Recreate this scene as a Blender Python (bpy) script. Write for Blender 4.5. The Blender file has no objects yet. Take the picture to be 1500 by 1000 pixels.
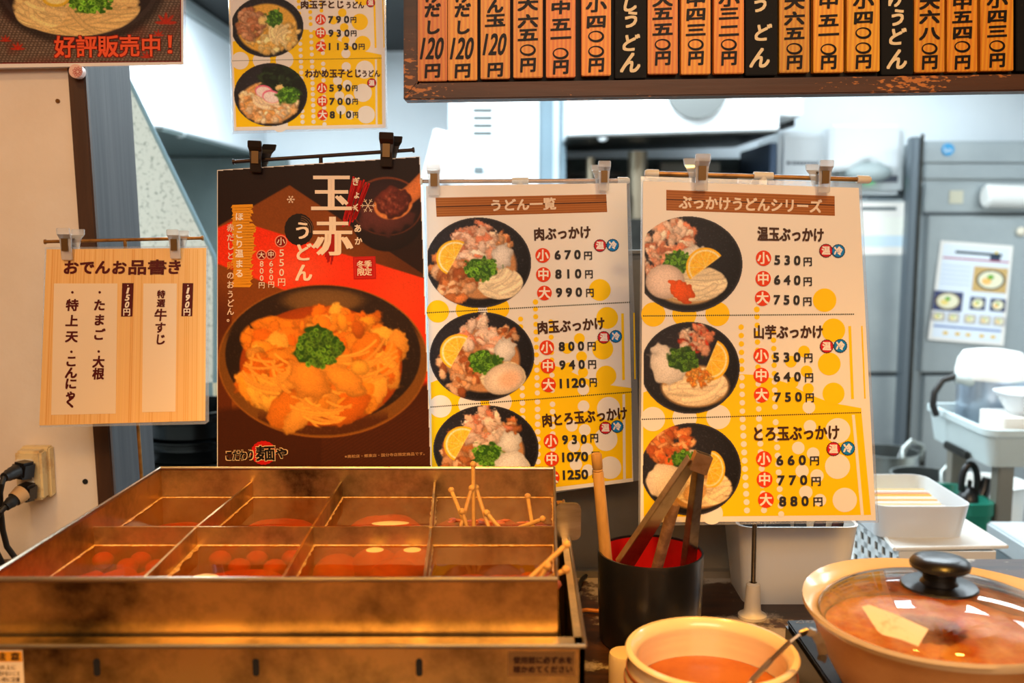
import bpy, bmesh, math, random
import numpy as np
from mathutils import Vector, Matrix

random.seed(7)
SC = bpy.context.scene
COL = SC.collection

# ------------------------------------------------------------------ camera, world, lights, exposure
CH = 1.40                       # eye height
PITCH = math.radians(6.84)
F = 1500 * 35.0 / 36.0          # focal length in pixels of a 1500 px wide frame
cam = bpy.data.cameras.new('camera')
cam.lens = 35.0
cam.sensor_width = 36.0
cam.clip_start = 0.02
cam.dof.use_dof = True
cam.dof.focus_distance = 1.04
cam.dof.aperture_fstop = 5.4
cam_o = bpy.data.objects.new('camera', cam)
cam_o.location = (0, 0, CH)
cam_o.rotation_euler = (math.pi / 2 - PITCH, 0, 0)
COL.objects.link(cam_o)
SC.camera = cam_o

SC.view_settings.view_transform = 'Standard'
SC.view_settings.look = 'None'
SC.view_settings.gamma = 1.0
SC.view_settings.use_curve_mapping = False
SC.view_settings.exposure = 0.0

world = bpy.data.worlds.new('world')
SC.world = world
world.use_nodes = True
world.node_tree.nodes['Background'].inputs[0].default_value = (1.0, 0.62, 0.36, 1)
world.node_tree.nodes['Background'].inputs[1].default_value = 0.10


def lamp(name, kind, loc, power, color, size=0.1, size_y=None, target=None, spot=None):
    l = bpy.data.lights.new(name, kind)
    l.energy = power
    l.color = color
    if kind == 'AREA':
        l.shape = 'RECTANGLE'
        l.size = size
        l.size_y = size_y or size
    else:
        l.shadow_soft_size = size
    if kind == 'SPOT':
        l.spot_size = math.radians(spot)
        l.spot_blend = 0.6
    o = bpy.data.objects.new(name, l)
    o.location = loc
    if target is not None:
        d = Vector(target) - Vector(loc)
        o.rotation_euler = d.to_track_quat('-Z', 'Y').to_euler()
    COL.objects.link(o)
    return o


WARM = (1.0, 0.48, 0.07)
WARM2 = (0.96, 1.0, 1.0)
COOL = (0.80, 0.93, 1.0)
# dining side: warm pendant lamps over the counter, plus added unseen lights
lamp('counter_lamp', 'SPOT', (-0.16, 0.44, CH + 0.80), 52, WARM, 0.05, target=(-0.16, 0.72, CH - 0.30), spot=48)
lamp('counter_lamp', 'SPOT', (0.42, 0.44, CH + 0.80), 40, WARM, 0.05, target=(0.36, 0.70, CH - 0.32), spot=42)
lamp('counter_lamp', 'SPOT', (-0.58, 0.42, CH + 0.80), 13, (1.0, 0.60, 0.24), 0.05, target=(-0.50, 1.08, CH - 0.30), spot=52)  # spot added to brighten the left card and wall
lamp('board_fill', 'SPOT', (0.36, 0.34, CH + 0.95), 17, (1.0, 0.62, 0.20), 0.05, target=(0.36, 1.10, CH + 0.42), spot=66)  # unseen spot added to brighten the plaques
lamp('dining_wall_fill', 'AREA', (0.0, -1.6, 2.45), 66, (1.0, 0.48, 0.08), 2.4, 0.5)  # unseen area light added so the steel reflects a bright room
lamp('dining_lamp', 'AREA', (0.1, -1.1, CH + 0.85), 15, WARM2, 1.6, 0.7, target=(0.1, 0.9, CH - 0.1))
# kitchen side: cool fluorescent ceiling panels, some added to lift back wall and fronts
for kx, ky, kp in ((-0.7, 2.3, 46), (0.7, 2.2, 30), (0.5, 3.6, 36), (2.1, 3.0, 24), (2.0, 1.9, 16), (1.7, 4.45, 9), (-0.7, 3.4, 44)):
    lamp('kitchen_ceiling_lamp', 'AREA', (kx, ky, 2.19), kp, COOL, 1.1, 0.3)

# ------------------------------------------------------------------ pixel rays to world points
cP, sP = math.cos(PITCH), math.sin(PITCH)


def ray(px, py):
    x = (px - 750) / F
    y = (500 - py) / F
    return Vector((x, cP + y * sP, -sP + y * cP))


def atY(px, py, Y):
    r = ray(px, py)
    t = Y / r.y
    return Vector((r.x * t, Y, CH + r.z * t))


def atZ(px, py, z):
    r = ray(px, py)
    t = (z - CH) / r.z
    return Vector((r.x * t, r.y * t, z))


def pxw(n, Y):                  # n pixels measured at depth Y, in metres
    return n / F * Y


# ------------------------------------------------------------------ materials
def lin(c):
    c = c / 255.0
    return c / 12.92 if c <= 0.04045 else ((c + 0.055) / 1.055) ** 2.4


def rgb(r, g, b):
    return (lin(r), lin(g), lin(b), 1.0)


MATS = {}


def mat(name, color, rough=0.5, metal=0.0, noise=None, bump=None, coat=0.0, alpha=1.0, spec=None, stretch=None, emit=None):
    """principled material; noise = (scale, colour2, lo, hi); bump = (scale, strength)"""
    if name in MATS:
        return MATS[name]
    m = bpy.data.materials.new(name)
    m.use_nodes = True
    nt = m.node_tree
    p = nt.nodes['Principled BSDF']
    p.inputs['Base Color'].default_value = color
    p.inputs['Roughness'].default_value = rough
    p.inputs['Metallic'].default_value = metal
    p.inputs['Coat Weight'].default_value = coat
    p.inputs['Coat Roughness'].default_value = 0.12
    p.inputs['Alpha'].default_value = alpha
    if spec is not None:
        p.inputs['Specular IOR Level'].default_value = spec
    if emit:
        p.inputs['Emission Color'].default_value = emit[0]
        p.inputs['Emission Strength'].default_value = emit[1]
    tc = nt.nodes.new('ShaderNodeTexCoord')
    mp = nt.nodes.new('ShaderNodeMapping')
    nt.links.new(tc.outputs['Object'], mp.inputs['Vector'])
    if stretch:
        mp.inputs['Scale'].default_value = stretch
    if noise:
        n = nt.nodes.new('ShaderNodeTexNoise')
        n.inputs['Scale'].default_value = noise[0]
        n.inputs['Detail'].default_value = 6
        n.inputs['Roughness'].default_value = 0.65
        nt.links.new(mp.outputs['Vector'], n.inputs['Vector'])
        rp = nt.nodes.new('ShaderNodeValToRGB')
        rp.color_ramp.elements[0].position = noise[2]
        rp.color_ramp.elements[0].color = color
        rp.color_ramp.elements[1].position = noise[3]
        rp.color_ramp.elements[1].color = noise[1]
        nt.links.new(n.outputs['Fac'], rp.inputs['Fac'])
        nt.links.new(rp.outputs['Color'], p.inputs['Base Color'])
    if bump:
        n2 = nt.nodes.new('ShaderNodeTexNoise')
        n2.inputs['Scale'].default_value = bump[0]
        n2.inputs['Detail'].default_value = 4
        nt.links.new(mp.outputs['Vector'], n2.inputs['Vector'])
        b = nt.nodes.new('ShaderNodeBump')
        b.inputs['Strength'].default_value = bump[1]
        b.inputs['Distance'].default_value = 0.002
        nt.links.new(n2.outputs['Fac'], b.inputs['Height'])
        nt.links.new(b.outputs['Normal'], p.inputs['Normal'])
    MATS[name] = m
    return m


def print_mat():
    m = bpy.data.materials.new('printed ink')
    m.use_nodes = True
    nt = m.node_tree
    p = nt.nodes['Principled BSDF']
    a = nt.nodes.new('ShaderNodeAttribute')
    a.attribute_name = 'Col'
    nt.links.new(a.outputs['Color'], p.inputs['Base Color'])
    p.inputs['Roughness'].default_value = 0.45
    p.inputs['Specular IOR Level'].default_value = 0.18
    return m


def film_mat(name, tint, gloss_rough=0.05, ior=1.45, tint2=None, amount=1.0, body=None):
    """see-through film: tinted transparency under a fresnel reflection; body = (colour, share) of milky scatter"""
    m = bpy.data.materials.new(name)
    m.use_nodes = True
    nt = m.node_tree
    nt.nodes.remove(nt.nodes['Principled BSDF'])
    out = nt.nodes['Material Output']
    tr = nt.nodes.new('ShaderNodeBsdfTransparent')
    tr.inputs[0].default_value = tint
    gl = nt.nodes.new('ShaderNodeBsdfGlossy')
    gl.inputs['Roughness'].default_value = gloss_rough
    fr = nt.nodes.new('ShaderNodeFresnel')
    fr.inputs['IOR'].default_value = ior
    base = tr
    if body:
        df = nt.nodes.new('ShaderNodeBsdfDiffuse')
        df.inputs[0].default_value = body[0]
        mx0 = nt.nodes.new('ShaderNodeMixShader')
        if len(body) > 2:
            n = nt.nodes.new('ShaderNodeTexNoise')
            n.inputs['Scale'].default_value = body[2]
            n.inputs['Detail'].default_value = 8
            tcc = nt.nodes.new('ShaderNodeTexCoord')
            nt.links.new(tcc.outputs['Object'], n.inputs['Vector'])
            mr = nt.nodes.new('ShaderNodeMapRange')
            mr.inputs['From Min'].default_value = 0.35
            mr.inputs['From Max'].default_value = 0.7
            mr.inputs['To Min'].default_value = 0.0
            mr.inputs['To Max'].default_value = body[1] * 2
            nt.links.new(n.outputs['Fac'], mr.inputs['Value'])
            nt.links.new(mr.outputs['Result'], mx0.inputs[0])
        else:
            mx0.inputs[0].default_value = body[1]
        nt.links.new(tr.outputs[0], mx0.inputs[1])
        nt.links.new(df.outputs[0], mx0.inputs[2])
        base = mx0
    mx = nt.nodes.new('ShaderNodeMixShader')
    nt.links.new(fr.outputs[0], mx.inputs[0])
    nt.links.new(base.outputs[0], mx.inputs[1])
    nt.links.new(gl.outputs[0], mx.inputs[2])
    nt.links.new(mx.outputs[0], out.inputs[0])
    return m


M_PRINT = print_mat()
M_PAPER = mat('white paper', rgb(238, 232, 224), 0.5)
M_LAM = film_mat('laminate film', (0.93, 0.95, 0.97, 1), 0.08, 1.5, body=((0.8, 0.82, 0.84, 1), 0.16))
M_CLEAR = film_mat('clear plastic', (0.95, 0.96, 0.96, 1), 0.06, 1.5, body=((0.95, 0.93, 0.9, 1), 0.34))
M_GLASS = film_mat('steamed glass', (0.95, 0.96, 0.96, 1), 0.03, 1.5, body=((0.86, 0.74, 0.58, 1), 0.16, 28))
M_FROST = film_mat('frosted plastic', (0.8, 0.86, 0.9, 1), 0.3, 1.4, body=((0.86, 0.88, 0.9, 1), 0.72))
M_STEEL = mat('brushed steel', rgb(176, 166, 148), 0.32, 1.0, noise=(9, rgb(140, 128, 108), 0.35, 0.7), bump=(120, 0.06), stretch=(1, 1, 6))
M_STEEL_OLD = mat('stained steel', rgb(222, 186, 116), 0.36, 1.0, noise=(11, rgb(84, 68, 42), 0.44, 0.70), bump=(60, 0.08))
M_STEEL_LT = mat('pale steel', rgb(196, 202, 204), 0.42, 0.6, noise=(3, rgb(170, 178, 182), 0.4, 0.7))
M_STEEL_DK = mat('dark steel', rgb(70, 70, 66), 0.4, 0.85, noise=(8, rgb(40, 40, 38), 0.4, 0.7))
M_BRASS = mat('brass', rgb(112, 86, 48), 0.4, 0.6)
M_BRASSP = mat('worn brass rod', rgb(170, 120, 58), 0.35, 0.6, noise=(60, rgb(120, 80, 34), 0.4, 0.7))
M_BLK = mat('black plastic', rgb(22, 20, 20), 0.3)
M_BLKM = mat('black matte', rgb(16, 17, 17), 0.7)
M_IVORY = mat('ivory plastic', rgb(226, 214, 192), 0.4)
M_STICK = mat('bamboo skewer wood', rgb(226, 172, 84), 0.55, noise=(40, rgb(196, 130, 60), 0.4, 0.7))
M_STICKW = mat('worn utensil wood', rgb(206, 154, 78), 0.6, noise=(30, rgb(150, 98, 40), 0.4, 0.7), bump=(80, 0.3), stretch=(1, 1, 0.2))
M_STICKD = mat('dark utensil wood', rgb(120, 84, 52), 0.7, noise=(60, rgb(170, 128, 84), 0.45, 0.7), bump=(120, 0.5))
M_CUP = mat('black lacquer', rgb(20, 20, 22), 0.28, coat=0.3, noise=(20, rgb(28, 27, 28), 0.4, 0.7))
M_RED = mat('red lacquer', rgb(206, 24, 18), 0.3, coat=0.4)
M_CER = mat('cream stoneware', rgb(240, 216, 174), 0.25, coat=0.5, noise=(6, rgb(232, 202, 154), 0.4, 0.75))
M_CERB = mat('tan stoneware', rgb(206, 150, 92), 0.4, noise=(12, rgb(186, 128, 72), 0.4, 0.7))
M_CERL = mat('brown glaze line', rgb(150, 70, 30), 0.3)
M_WHITE = mat('white plastic', rgb(236, 234, 228), 0.35)
M_WHITED = mat('grey white plastic', rgb(206, 210, 210), 0.4)
M_ENAMEL = mat('white enamel', rgb(236, 240, 242), 0.4)
M_GREY = mat('grey tub plastic', rgb(186, 198, 198), 0.45)
M_GREEN = mat('green plastic', rgb(20, 112, 92), 0.4)
M_WALL = mat('cream wallboard', rgb(236, 222, 204), 0.75, noise=(7, rgb(226, 208, 186), 0.35, 0.75), bump=(90, 0.15))
M_KWALL = mat('pale kitchen wall', rgb(240, 245, 248), 0.5, noise=(1.5, rgb(232, 240, 246), 0.4, 0.7))
M_DCEIL = mat('charcoal ceiling', rgb(34, 36, 36), 0.8)
M_CEIL = mat('dining ceiling', rgb(150, 130, 110), 0.8)
M_DFLOOR = mat('dining floor wood', rgb(190, 124, 64), 0.55, noise=(5, rgb(150, 92, 44), 0.4, 0.7), stretch=(1, 0.1, 1))
M_FLOOR = mat('floor tile', rgb(96, 92, 88), 0.5, noise=(4, rgb(76, 72, 68), 0.4, 0.7))
M_DWALL = mat('dining wall', rgb(196, 160, 116), 0.8, noise=(2, rgb(150, 110, 70), 0.4, 0.7))
M_POSTB = mat('dark brown post wood', rgb(74, 44, 22), 0.5, noise=(30, rgb(48, 26, 12), 0.4, 0.65), bump=(60, 0.3), stretch=(1, 1, 0.08))
M_POSTG = mat('grey weathered post wood', rgb(66, 65, 68), 0.6, noise=(50, rgb(44, 44, 48), 0.35, 0.7), bump=(70, 0.3), stretch=(1, 1, 0.05))
M_FRAME = mat('dark frame wood', rgb(84, 48, 20), 0.5, noise=(22, rgb(52, 28, 12), 0.4, 0.65), bump=(70, 0.3), stretch=(0.08, 1, 1))
M_GALV = mat('galvanised sheet', rgb(214, 220, 218), 0.5, 0.3, noise=(120, rgb(150, 162, 160), 0.52, 0.66))
M_ORANGE = mat('orange fishcake', rgb(236, 140, 50), 0.5, noise=(40, rgb(220, 112, 36), 0.4, 0.7))
M_EGG = mat('stewed egg', rgb(240, 208, 150), 0.4)
M_DAIKON = mat('simmered radish', rgb(246, 178, 84), 0.45, noise=(50, rgb(232, 150, 60), 0.4, 0.7))
M_MEAT = mat('simmered beef', rgb(176, 84, 44), 0.5, noise=(70, rgb(220, 130, 80), 0.4, 0.65), bump=(90, 0.5))
M_STEW = mat('orange stew', rgb(244, 168, 70), 0.4, noise=(45, rgb(222, 112, 26), 0.40, 0.60), bump=(80, 0.4))
M_JSOUP = mat('orange dashi sauce', rgb(178, 98, 22), 0.14, noise=(16, rgb(150, 70, 10), 0.4, 0.7), bump=(30, 0.25))
M_FOAM = mat('pale foam', rgb(226, 186, 120), 0.5, noise=(200, rgb(190, 130, 60), 0.4, 0.6))
M_BROTH = film_mat('amber broth', (0.80, 0.28, 0.035, 1), 0.03, 1.2, body=((0.40, 0.105, 0.004, 1), 0.30))
M_SLOT = mat('dark slot', rgb(10, 8, 8), 0.8)
M_CABLE = mat('black cable', rgb(26, 24, 22), 0.45)


def counter_mat():
    m = mat('dark counter wood', rgb(70, 42, 26), 0.4, noise=(14, rgb(38, 22, 14), 0.4, 0.65), stretch=(1, 6, 1))
    nt = m.node_tree
    p = nt.nodes['Principled BSDF']
    src = p.inputs['Base Color'].links[0].from_socket
    tc = nt.nodes.new('ShaderNodeTexCoord')
    n = nt.nodes.new('ShaderNodeTexNoise')
    n.inputs['Scale'].default_value = 11
    n.inputs['Detail'].default_value = 8
    n.inputs['Roughness'].default_value = 0.7
    nt.links.new(tc.outputs['Object'], n.inputs['Vector'])
    r = nt.nodes.new('ShaderNodeValToRGB')
    r.color_ramp.elements[0].position = 0.50
    r.color_ramp.elements[1].position = 0.57
    nt.links.new(n.outputs['Fac'], r.inputs['Fac'])
    mx = nt.nodes.new('ShaderNodeMix')
    mx.data_type = 'RGBA'
    nt.links.new(r.outputs['Color'], mx.inputs[0])
    nt.links.new(src, mx.inputs[6])
    mx.inputs[7].default_value = rgb(176, 160, 140)
    nt.links.new(mx.outputs[2], p.inputs['Base Color'])
    return m


M_COUNTER = counter_mat()


def worn_frame():
    """the frame's stain is rubbed off in small orange flecks"""
    m = MATS['dark frame wood']
    nt = m.node_tree
    p = nt.nodes['Principled BSDF']
    src = p.inputs['Base Color'].links[0].from_socket
    tc = nt.nodes.new('ShaderNodeTexCoord')
    mp = nt.nodes.new('ShaderNodeMapping')
    mp.inputs['Scale'].default_value = (0.5, 1, 1.3)
    nt.links.new(tc.outputs['Object'], mp.inputs['Vector'])
    n = nt.nodes.new('ShaderNodeTexNoise')
    n.inputs['Scale'].default_value = 220
    n.inputs['Detail'].default_value = 3
    n2 = nt.nodes.new('ShaderNodeTexNoise')
    n2.inputs['Scale'].default_value = 15
    for q in (n, n2):
        nt.links.new(mp.outputs['Vector'], q.inputs['Vector'])
    ad = nt.nodes.new('ShaderNodeMath')
    ad.operation = 'MULTIPLY'
    nt.links.new(n.outputs['Fac'], ad.inputs[0])
    nt.links.new(n2.outputs['Fac'], ad.inputs[1])
    r = nt.nodes.new('ShaderNodeValToRGB')
    r.color_ramp.elements[0].position = 0.345
    r.color_ramp.elements[1].position = 0.39
    nt.links.new(ad.outputs[0], r.inputs['Fac'])
    mx = nt.nodes.new('ShaderNodeMix')
    mx.data_type = 'RGBA'
    nt.links.new(r.outputs['Color'], mx.inputs[0])
    nt.links.new(src, mx.inputs[6])
    mx.inputs[7].default_value = rgb(196, 120, 48)
    nt.links.new(mx.outputs[2], p.inputs['Base Color'])


worn_frame()


def wood_mat(name, c1, c2, scale=1.0):
    """striped timber: grain runs along local z"""
    m = bpy.data.materials.new(name)
    m.use_nodes = True
    nt = m.node_tree
    p = nt.nodes['Principled BSDF']
    p.inputs['Roughness'].default_value = 0.42
    tc = nt.nodes.new('ShaderNodeTexCoord')
    mp = nt.nodes.new('ShaderNodeMapping')
    oi = nt.nodes.new('ShaderNodeObjectInfo')
    mul = nt.nodes.new('ShaderNodeMath')
    mul.operation = 'MULTIPLY'
    mul.inputs[1].default_value = 37.0
    nt.links.new(oi.outputs['Random'], mul.inputs[0])
    nt.links.new(mul.outputs[0], mp.inputs['Location'])
    mp.inputs['Scale'].default_value = (60 * scale, 60 * scale, 6 * scale)
    nt.links.new(tc.outputs['Object'], mp.inputs['Vector'])
    w = nt.nodes.new('ShaderNodeTexWave')
    w.inputs['Scale'].default_value = 1.1
    w.inputs['Distortion'].default_value = 5.0
    w.inputs['Detail'].default_value = 3
    w.inputs['Detail Scale'].default_value = 0.6
    nt.links.new(mp.outputs['Vector'], w.inputs['Vector'])
    r = nt.nodes.new('ShaderNodeValToRGB')
    r.color_ramp.elements[0].color = c1
    r.color_ramp.elements[1].color = c2
    nt.links.new(w.outputs['Fac'], r.inputs['Fac'])
    # every plank has its own tone
    hs = nt.nodes.new('ShaderNodeHueSaturation')
    mr = nt.nodes.new('ShaderNodeMapRange')
    mr.inputs['To Min'].default_value = 0.482
    mr.inputs['To Max'].default_value = 0.512
    nt.links.new(oi.outputs['Random'], mr.inputs['Value'])
    nt.links.new(mr.outputs['Result'], hs.inputs['Hue'])
    m2 = nt.nodes.new('ShaderNodeMapRange')
    m2.inputs['To Min'].default_value = 0.78
    m2.inputs['To Max'].default_value = 1.04
    mm = nt.nodes.new('ShaderNodeMath')
    mm.operation = 'FRACT'
    nt.links.new(mul.outputs[0], mm.inputs[0])
    nt.links.new(mm.outputs[0], m2.inputs['Value'])
    nt.links.new(m2.outputs['Result'], hs.inputs['Value'])
    nt.links.new(r.outputs['Color'], hs.inputs['Color'])
    nt.links.new(hs.outputs['Color'], p.inputs['Base Color'])
    return m


M_TILE = wood_mat('orange plaque timber', rgb(248, 172, 26), rgb(232, 140, 14))
M_TILEB = mat('black painted plaque', rgb(13, 13, 14), 0.6, noise=(90, rgb(40, 36, 28), 0.64, 0.76), spec=0.2)


# ------------------------------------------------------------------ mesh builder
def origin(o):
    v = Vector((0, 0, 0))
    while o is not None:
        v = v + o.location
        o = o.parent
    return v


class MB:
    def __init__(s):
        s.v = []
        s.f = []
        s.m = []
        s.mi = 0

    def add(s, verts, faces, mi=None):
        b = len(s.v)
        s.v += [Vector(p) for p in verts]
        s.f += [tuple(i + b for i in f) for f in faces]
        s.m += [s.mi if mi is None else mi] * len(faces)
        return s

    def hexa(s, p):             # 8 corners: bottom ring then top ring
        return s.add(p, [(3, 2, 1, 0), (4, 5, 6, 7), (0, 1, 5, 4), (1, 2, 6, 5), (2, 3, 7, 6), (3, 0, 4, 7)])

    def box(s, a, b):
        x0, x1 = sorted((a[0], b[0]))
        y0, y1 = sorted((a[1], b[1]))
        z0, z1 = sorted((a[2], b[2]))
        return s.hexa([(x0, y0, z0), (x1, y0, z0), (x1, y1, z0), (x0, y1, z0), (x0, y0, z1), (x1, y0, z1), (x1, y1, z1), (x0, y1, z1)])

    def prism(s, pts, vec):     # polygon swept along vec
        n = len(pts)
        v = [Vector(p) for p in pts] + [Vector(p) + Vector(vec) for p in pts]
        fs = [tuple(range(n - 1, -1, -1)), tuple(range(n, 2 * n))]
        for i in range(n):
            j = (i + 1) % n
            fs.append((i, j, j + n, i + n))
        return s.add(v, fs)

    def wall(s, p0, p1, zt, zb, th):    # upright sheet along p0-p1
        a = Vector((p0[0], p0[1]))
        b = Vector((p1[0], p1[1]))
        d = (b - a).normalized()
        n = Vector((-d.y, d.x)) * th / 2
        q = [a - n, b - n, b + n, a + n]
        return s.hexa([(k.x, k.y, zb) for k in q] + [(k.x, k.y, zt) for k in q])

    def tube(s, pts, r, seg=10, cap=True):
        pts = [Vector(p) for p in pts]
        rs = r if isinstance(r, (list, tuple)) else [r] * len(pts)
        rings = []
        prev = None
        for i, p in enumerate(pts):
            t = (pts[min(i + 1, len(pts) - 1)] - pts[max(i - 1, 0)]).normalized()
            if prev is None:
                u = t.cross(Vector((0.13, 0.31, 1)) if abs(t.z) < 0.9 else Vector((0, 1, 0.1))).normalized()
            else:
                u = (prev - t * prev.dot(t)).normalized()
            prev = u
            w = t.cross(u)
            rings.append([p + (u * math.cos(2 * math.pi * k / seg) + w * math.sin(2 * math.pi * k / seg)) * rs[i] for k in range(seg)])
        v = [q for rg in rings for q in rg]
        fs = []
        for i in range(len(rings) - 1):
            for k in range(seg):
                k2 = (k + 1) % seg
                fs.append((i * seg + k, i * seg + k2, (i + 1) * seg + k2, (i + 1) * seg + k))
        if cap:
            fs.append(tuple(range(seg - 1, -1, -1)))
            fs.append(tuple((len(rings) - 1) * seg + k for k in range(seg)))
        return s.add(v, fs)

    def lathe(s, c, prof, seg=48, wob=None, mis=None):   # prof: (radius, z) list about the vertical through c
        c = Vector(c)
        v = []
        for (r, z) in prof:
            for k in range(seg):
                a = 2 * math.pi * k / seg
                rr = r * (1 + (wob(a, r) if wob else 0))
                v.append((c.x + rr * math.cos(a), c.y + rr * math.sin(a), c.z + z))
        b = len(s.v)
        s.v += [Vector(p) for p in v]
        for i in range(len(prof) - 1):
            for k in range(seg):
                k2 = (k + 1) % seg
                s.f.append((b + i * seg + k, b + i * seg + k2, b + (i + 1) * seg + k2, b + (i + 1) * seg + k))
                s.m.append(mis[i] if mis else s.mi)
        return s

    def ball(s, c, rx, ry, rz, seg=20, rings=10, rot=0.0, bend=0.0, lump=0.0, seed=0):
        rnd = random.Random(seed)
        ph = [rnd.uniform(0, 6.28) for _ in range(6)]
        v = []
        for i in range(rings + 1):
            th = math.pi * i / rings
            for k in range(seg):
                a = 2 * math.pi * k / seg
                q = 1 + lump * (math.sin(3 * a + ph[0]) * math.sin(2 * th + ph[1]) + 0.6 * math.sin(5 * a + ph[2]) * math.sin(4 * th + ph[3]))
                x, y, z = rx * q * math.sin(th) * math.cos(a), ry * q * math.sin(th) * math.sin(a), rz * q * math.cos(th)
                y += bend * x * x
                v.append((c[0] + x * math.cos(rot) - y * math.sin(rot), c[1] + x * math.sin(rot) + y * math.cos(rot), c[2] + z))
        fs = []
        for i in range(rings):
            for k in range(seg):
                k2 = (k + 1) % seg
                fs.append((i * seg + k, (i + 1) * seg + k, (i + 1) * seg + k2, i * seg + k2))
        return s.add(v, fs)

    def build(s, name, mats, parent=None, smooth=False, bevel=0.0, merge=True, auto=40):
        me = bpy.data.meshes.new(name)
        off = origin(parent)
        me.from_pydata([tuple(p - off) for p in s.v], [], s.f)
        for m in (mats if isinstance(mats, (list, tuple)) else [mats]):
            me.materials.append(m)
        me.polygons.foreach_set('material_index', s.m)
        bm = bmesh.new()
        bm.from_mesh(me)
        if merge:
            bmesh.ops.remove_doubles(bm, verts=bm.verts, dist=1e-6)
        bmesh.ops.recalc_face_normals(bm, faces=bm.faces)
        if bevel:
            es = [e for e in bm.edges if len(e.link_faces) == 2 and e.calc_face_angle(0) > math.radians(30)]
            bmesh.ops.bevel(bm, geom=es, offset=bevel, segments=2, affect='EDGES', clamp_overlap=True)
        if smooth:
            for f in bm.faces:
                f.smooth = True
            lim = math.radians(auto)
            for e in bm.edges:
                if len(e.link_faces) == 2 and e.calc_face_angle(0) > lim:
                    e.smooth = False
        bm.to_mesh(me)
        bm.free()
        o = bpy.data.objects.new(name, me)
        COL.objects.link(o)
        if parent is not None:
            o.parent = parent
        return o


def tag(o, label, cat, group=None, kind=None):
    o['label'] = label
    o['category'] = cat
    if group:
        o['group'] = group
    if kind:
        o['kind'] = kind
    return o


def thing(name, loc, label, cat, group=None, kind=None):
    o = bpy.data.objects.new(name, None)
    o.empty_display_size = 0.03
    o.location = loc
    COL.objects.link(o)
    return tag(o, label, cat, group, kind)


def struct(name, mb, m, **k):
    o = mb.build(name, m, **k)
    o['kind'] = 'structure'
    return o


# ------------------------------------------------------------------ printed sheets
GLYPH = {}


def glyphs(text):
    if text in GLYPH:
        return GLYPH[text]
    c = bpy.data.curves.new('lettering', 'FONT')
    c.body = text
    c.size = 1.0
    c.resolution_u = 3
    c.dimensions = '2D'
    c.fill_mode = 'BOTH'
    o = bpy.data.objects.new('lettering', c)
    COL.objects.link(o)
    dg = bpy.context.evaluated_depsgraph_get()
    dg.update()
    me = o.evaluated_get(dg).to_mesh()
    v = np.empty(len(me.vertices) * 3, np.float32)
    me.vertices.foreach_get('co', v)
    v = v.reshape(-1, 3)[:, :2].astype(np.float64)
    fs = [tuple(p.vertices) for p in me.polygons]
    o.evaluated_get(dg).to_mesh_clear()
    bpy.data.objects.remove(o)
    bpy.data.curves.remove(c)
    GLYPH[text] = (v, fs)
    return GLYPH[text]


class Plane:
    """a sheet's plane, met by the view rays of the photograph"""
    def __init__(s, p0, p1, p2):
        s.p = Vector(p0)
        n = (Vector(p1) - s.p).cross(Vector(p2) - s.p).normalized()
        if n.y > 0:
            n = -n
        s.n = n

    def at(s, px, py, lift=0.0):
        r = ray(px, py)
        o = Vector((0, 0, CH))
        t = (s.p + s.n * lift - o).dot(s.n) / r.dot(s.n)
        return o + r * t

    def at_np(s, px, py, lift=0.0):
        x = (px - 750) / F
        y = (500 - py) / F
        d = np.stack([x, cP + y * sP, -sP + y * cP], -1)
        n = np.array(s.n)
        o = np.array((0, 0, CH))
        q = np.array(s.p) + n * lift - o
        t = (q @ n) / (d @ n)
        return o + d * t[..., None]


STEP = 0.00014


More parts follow.
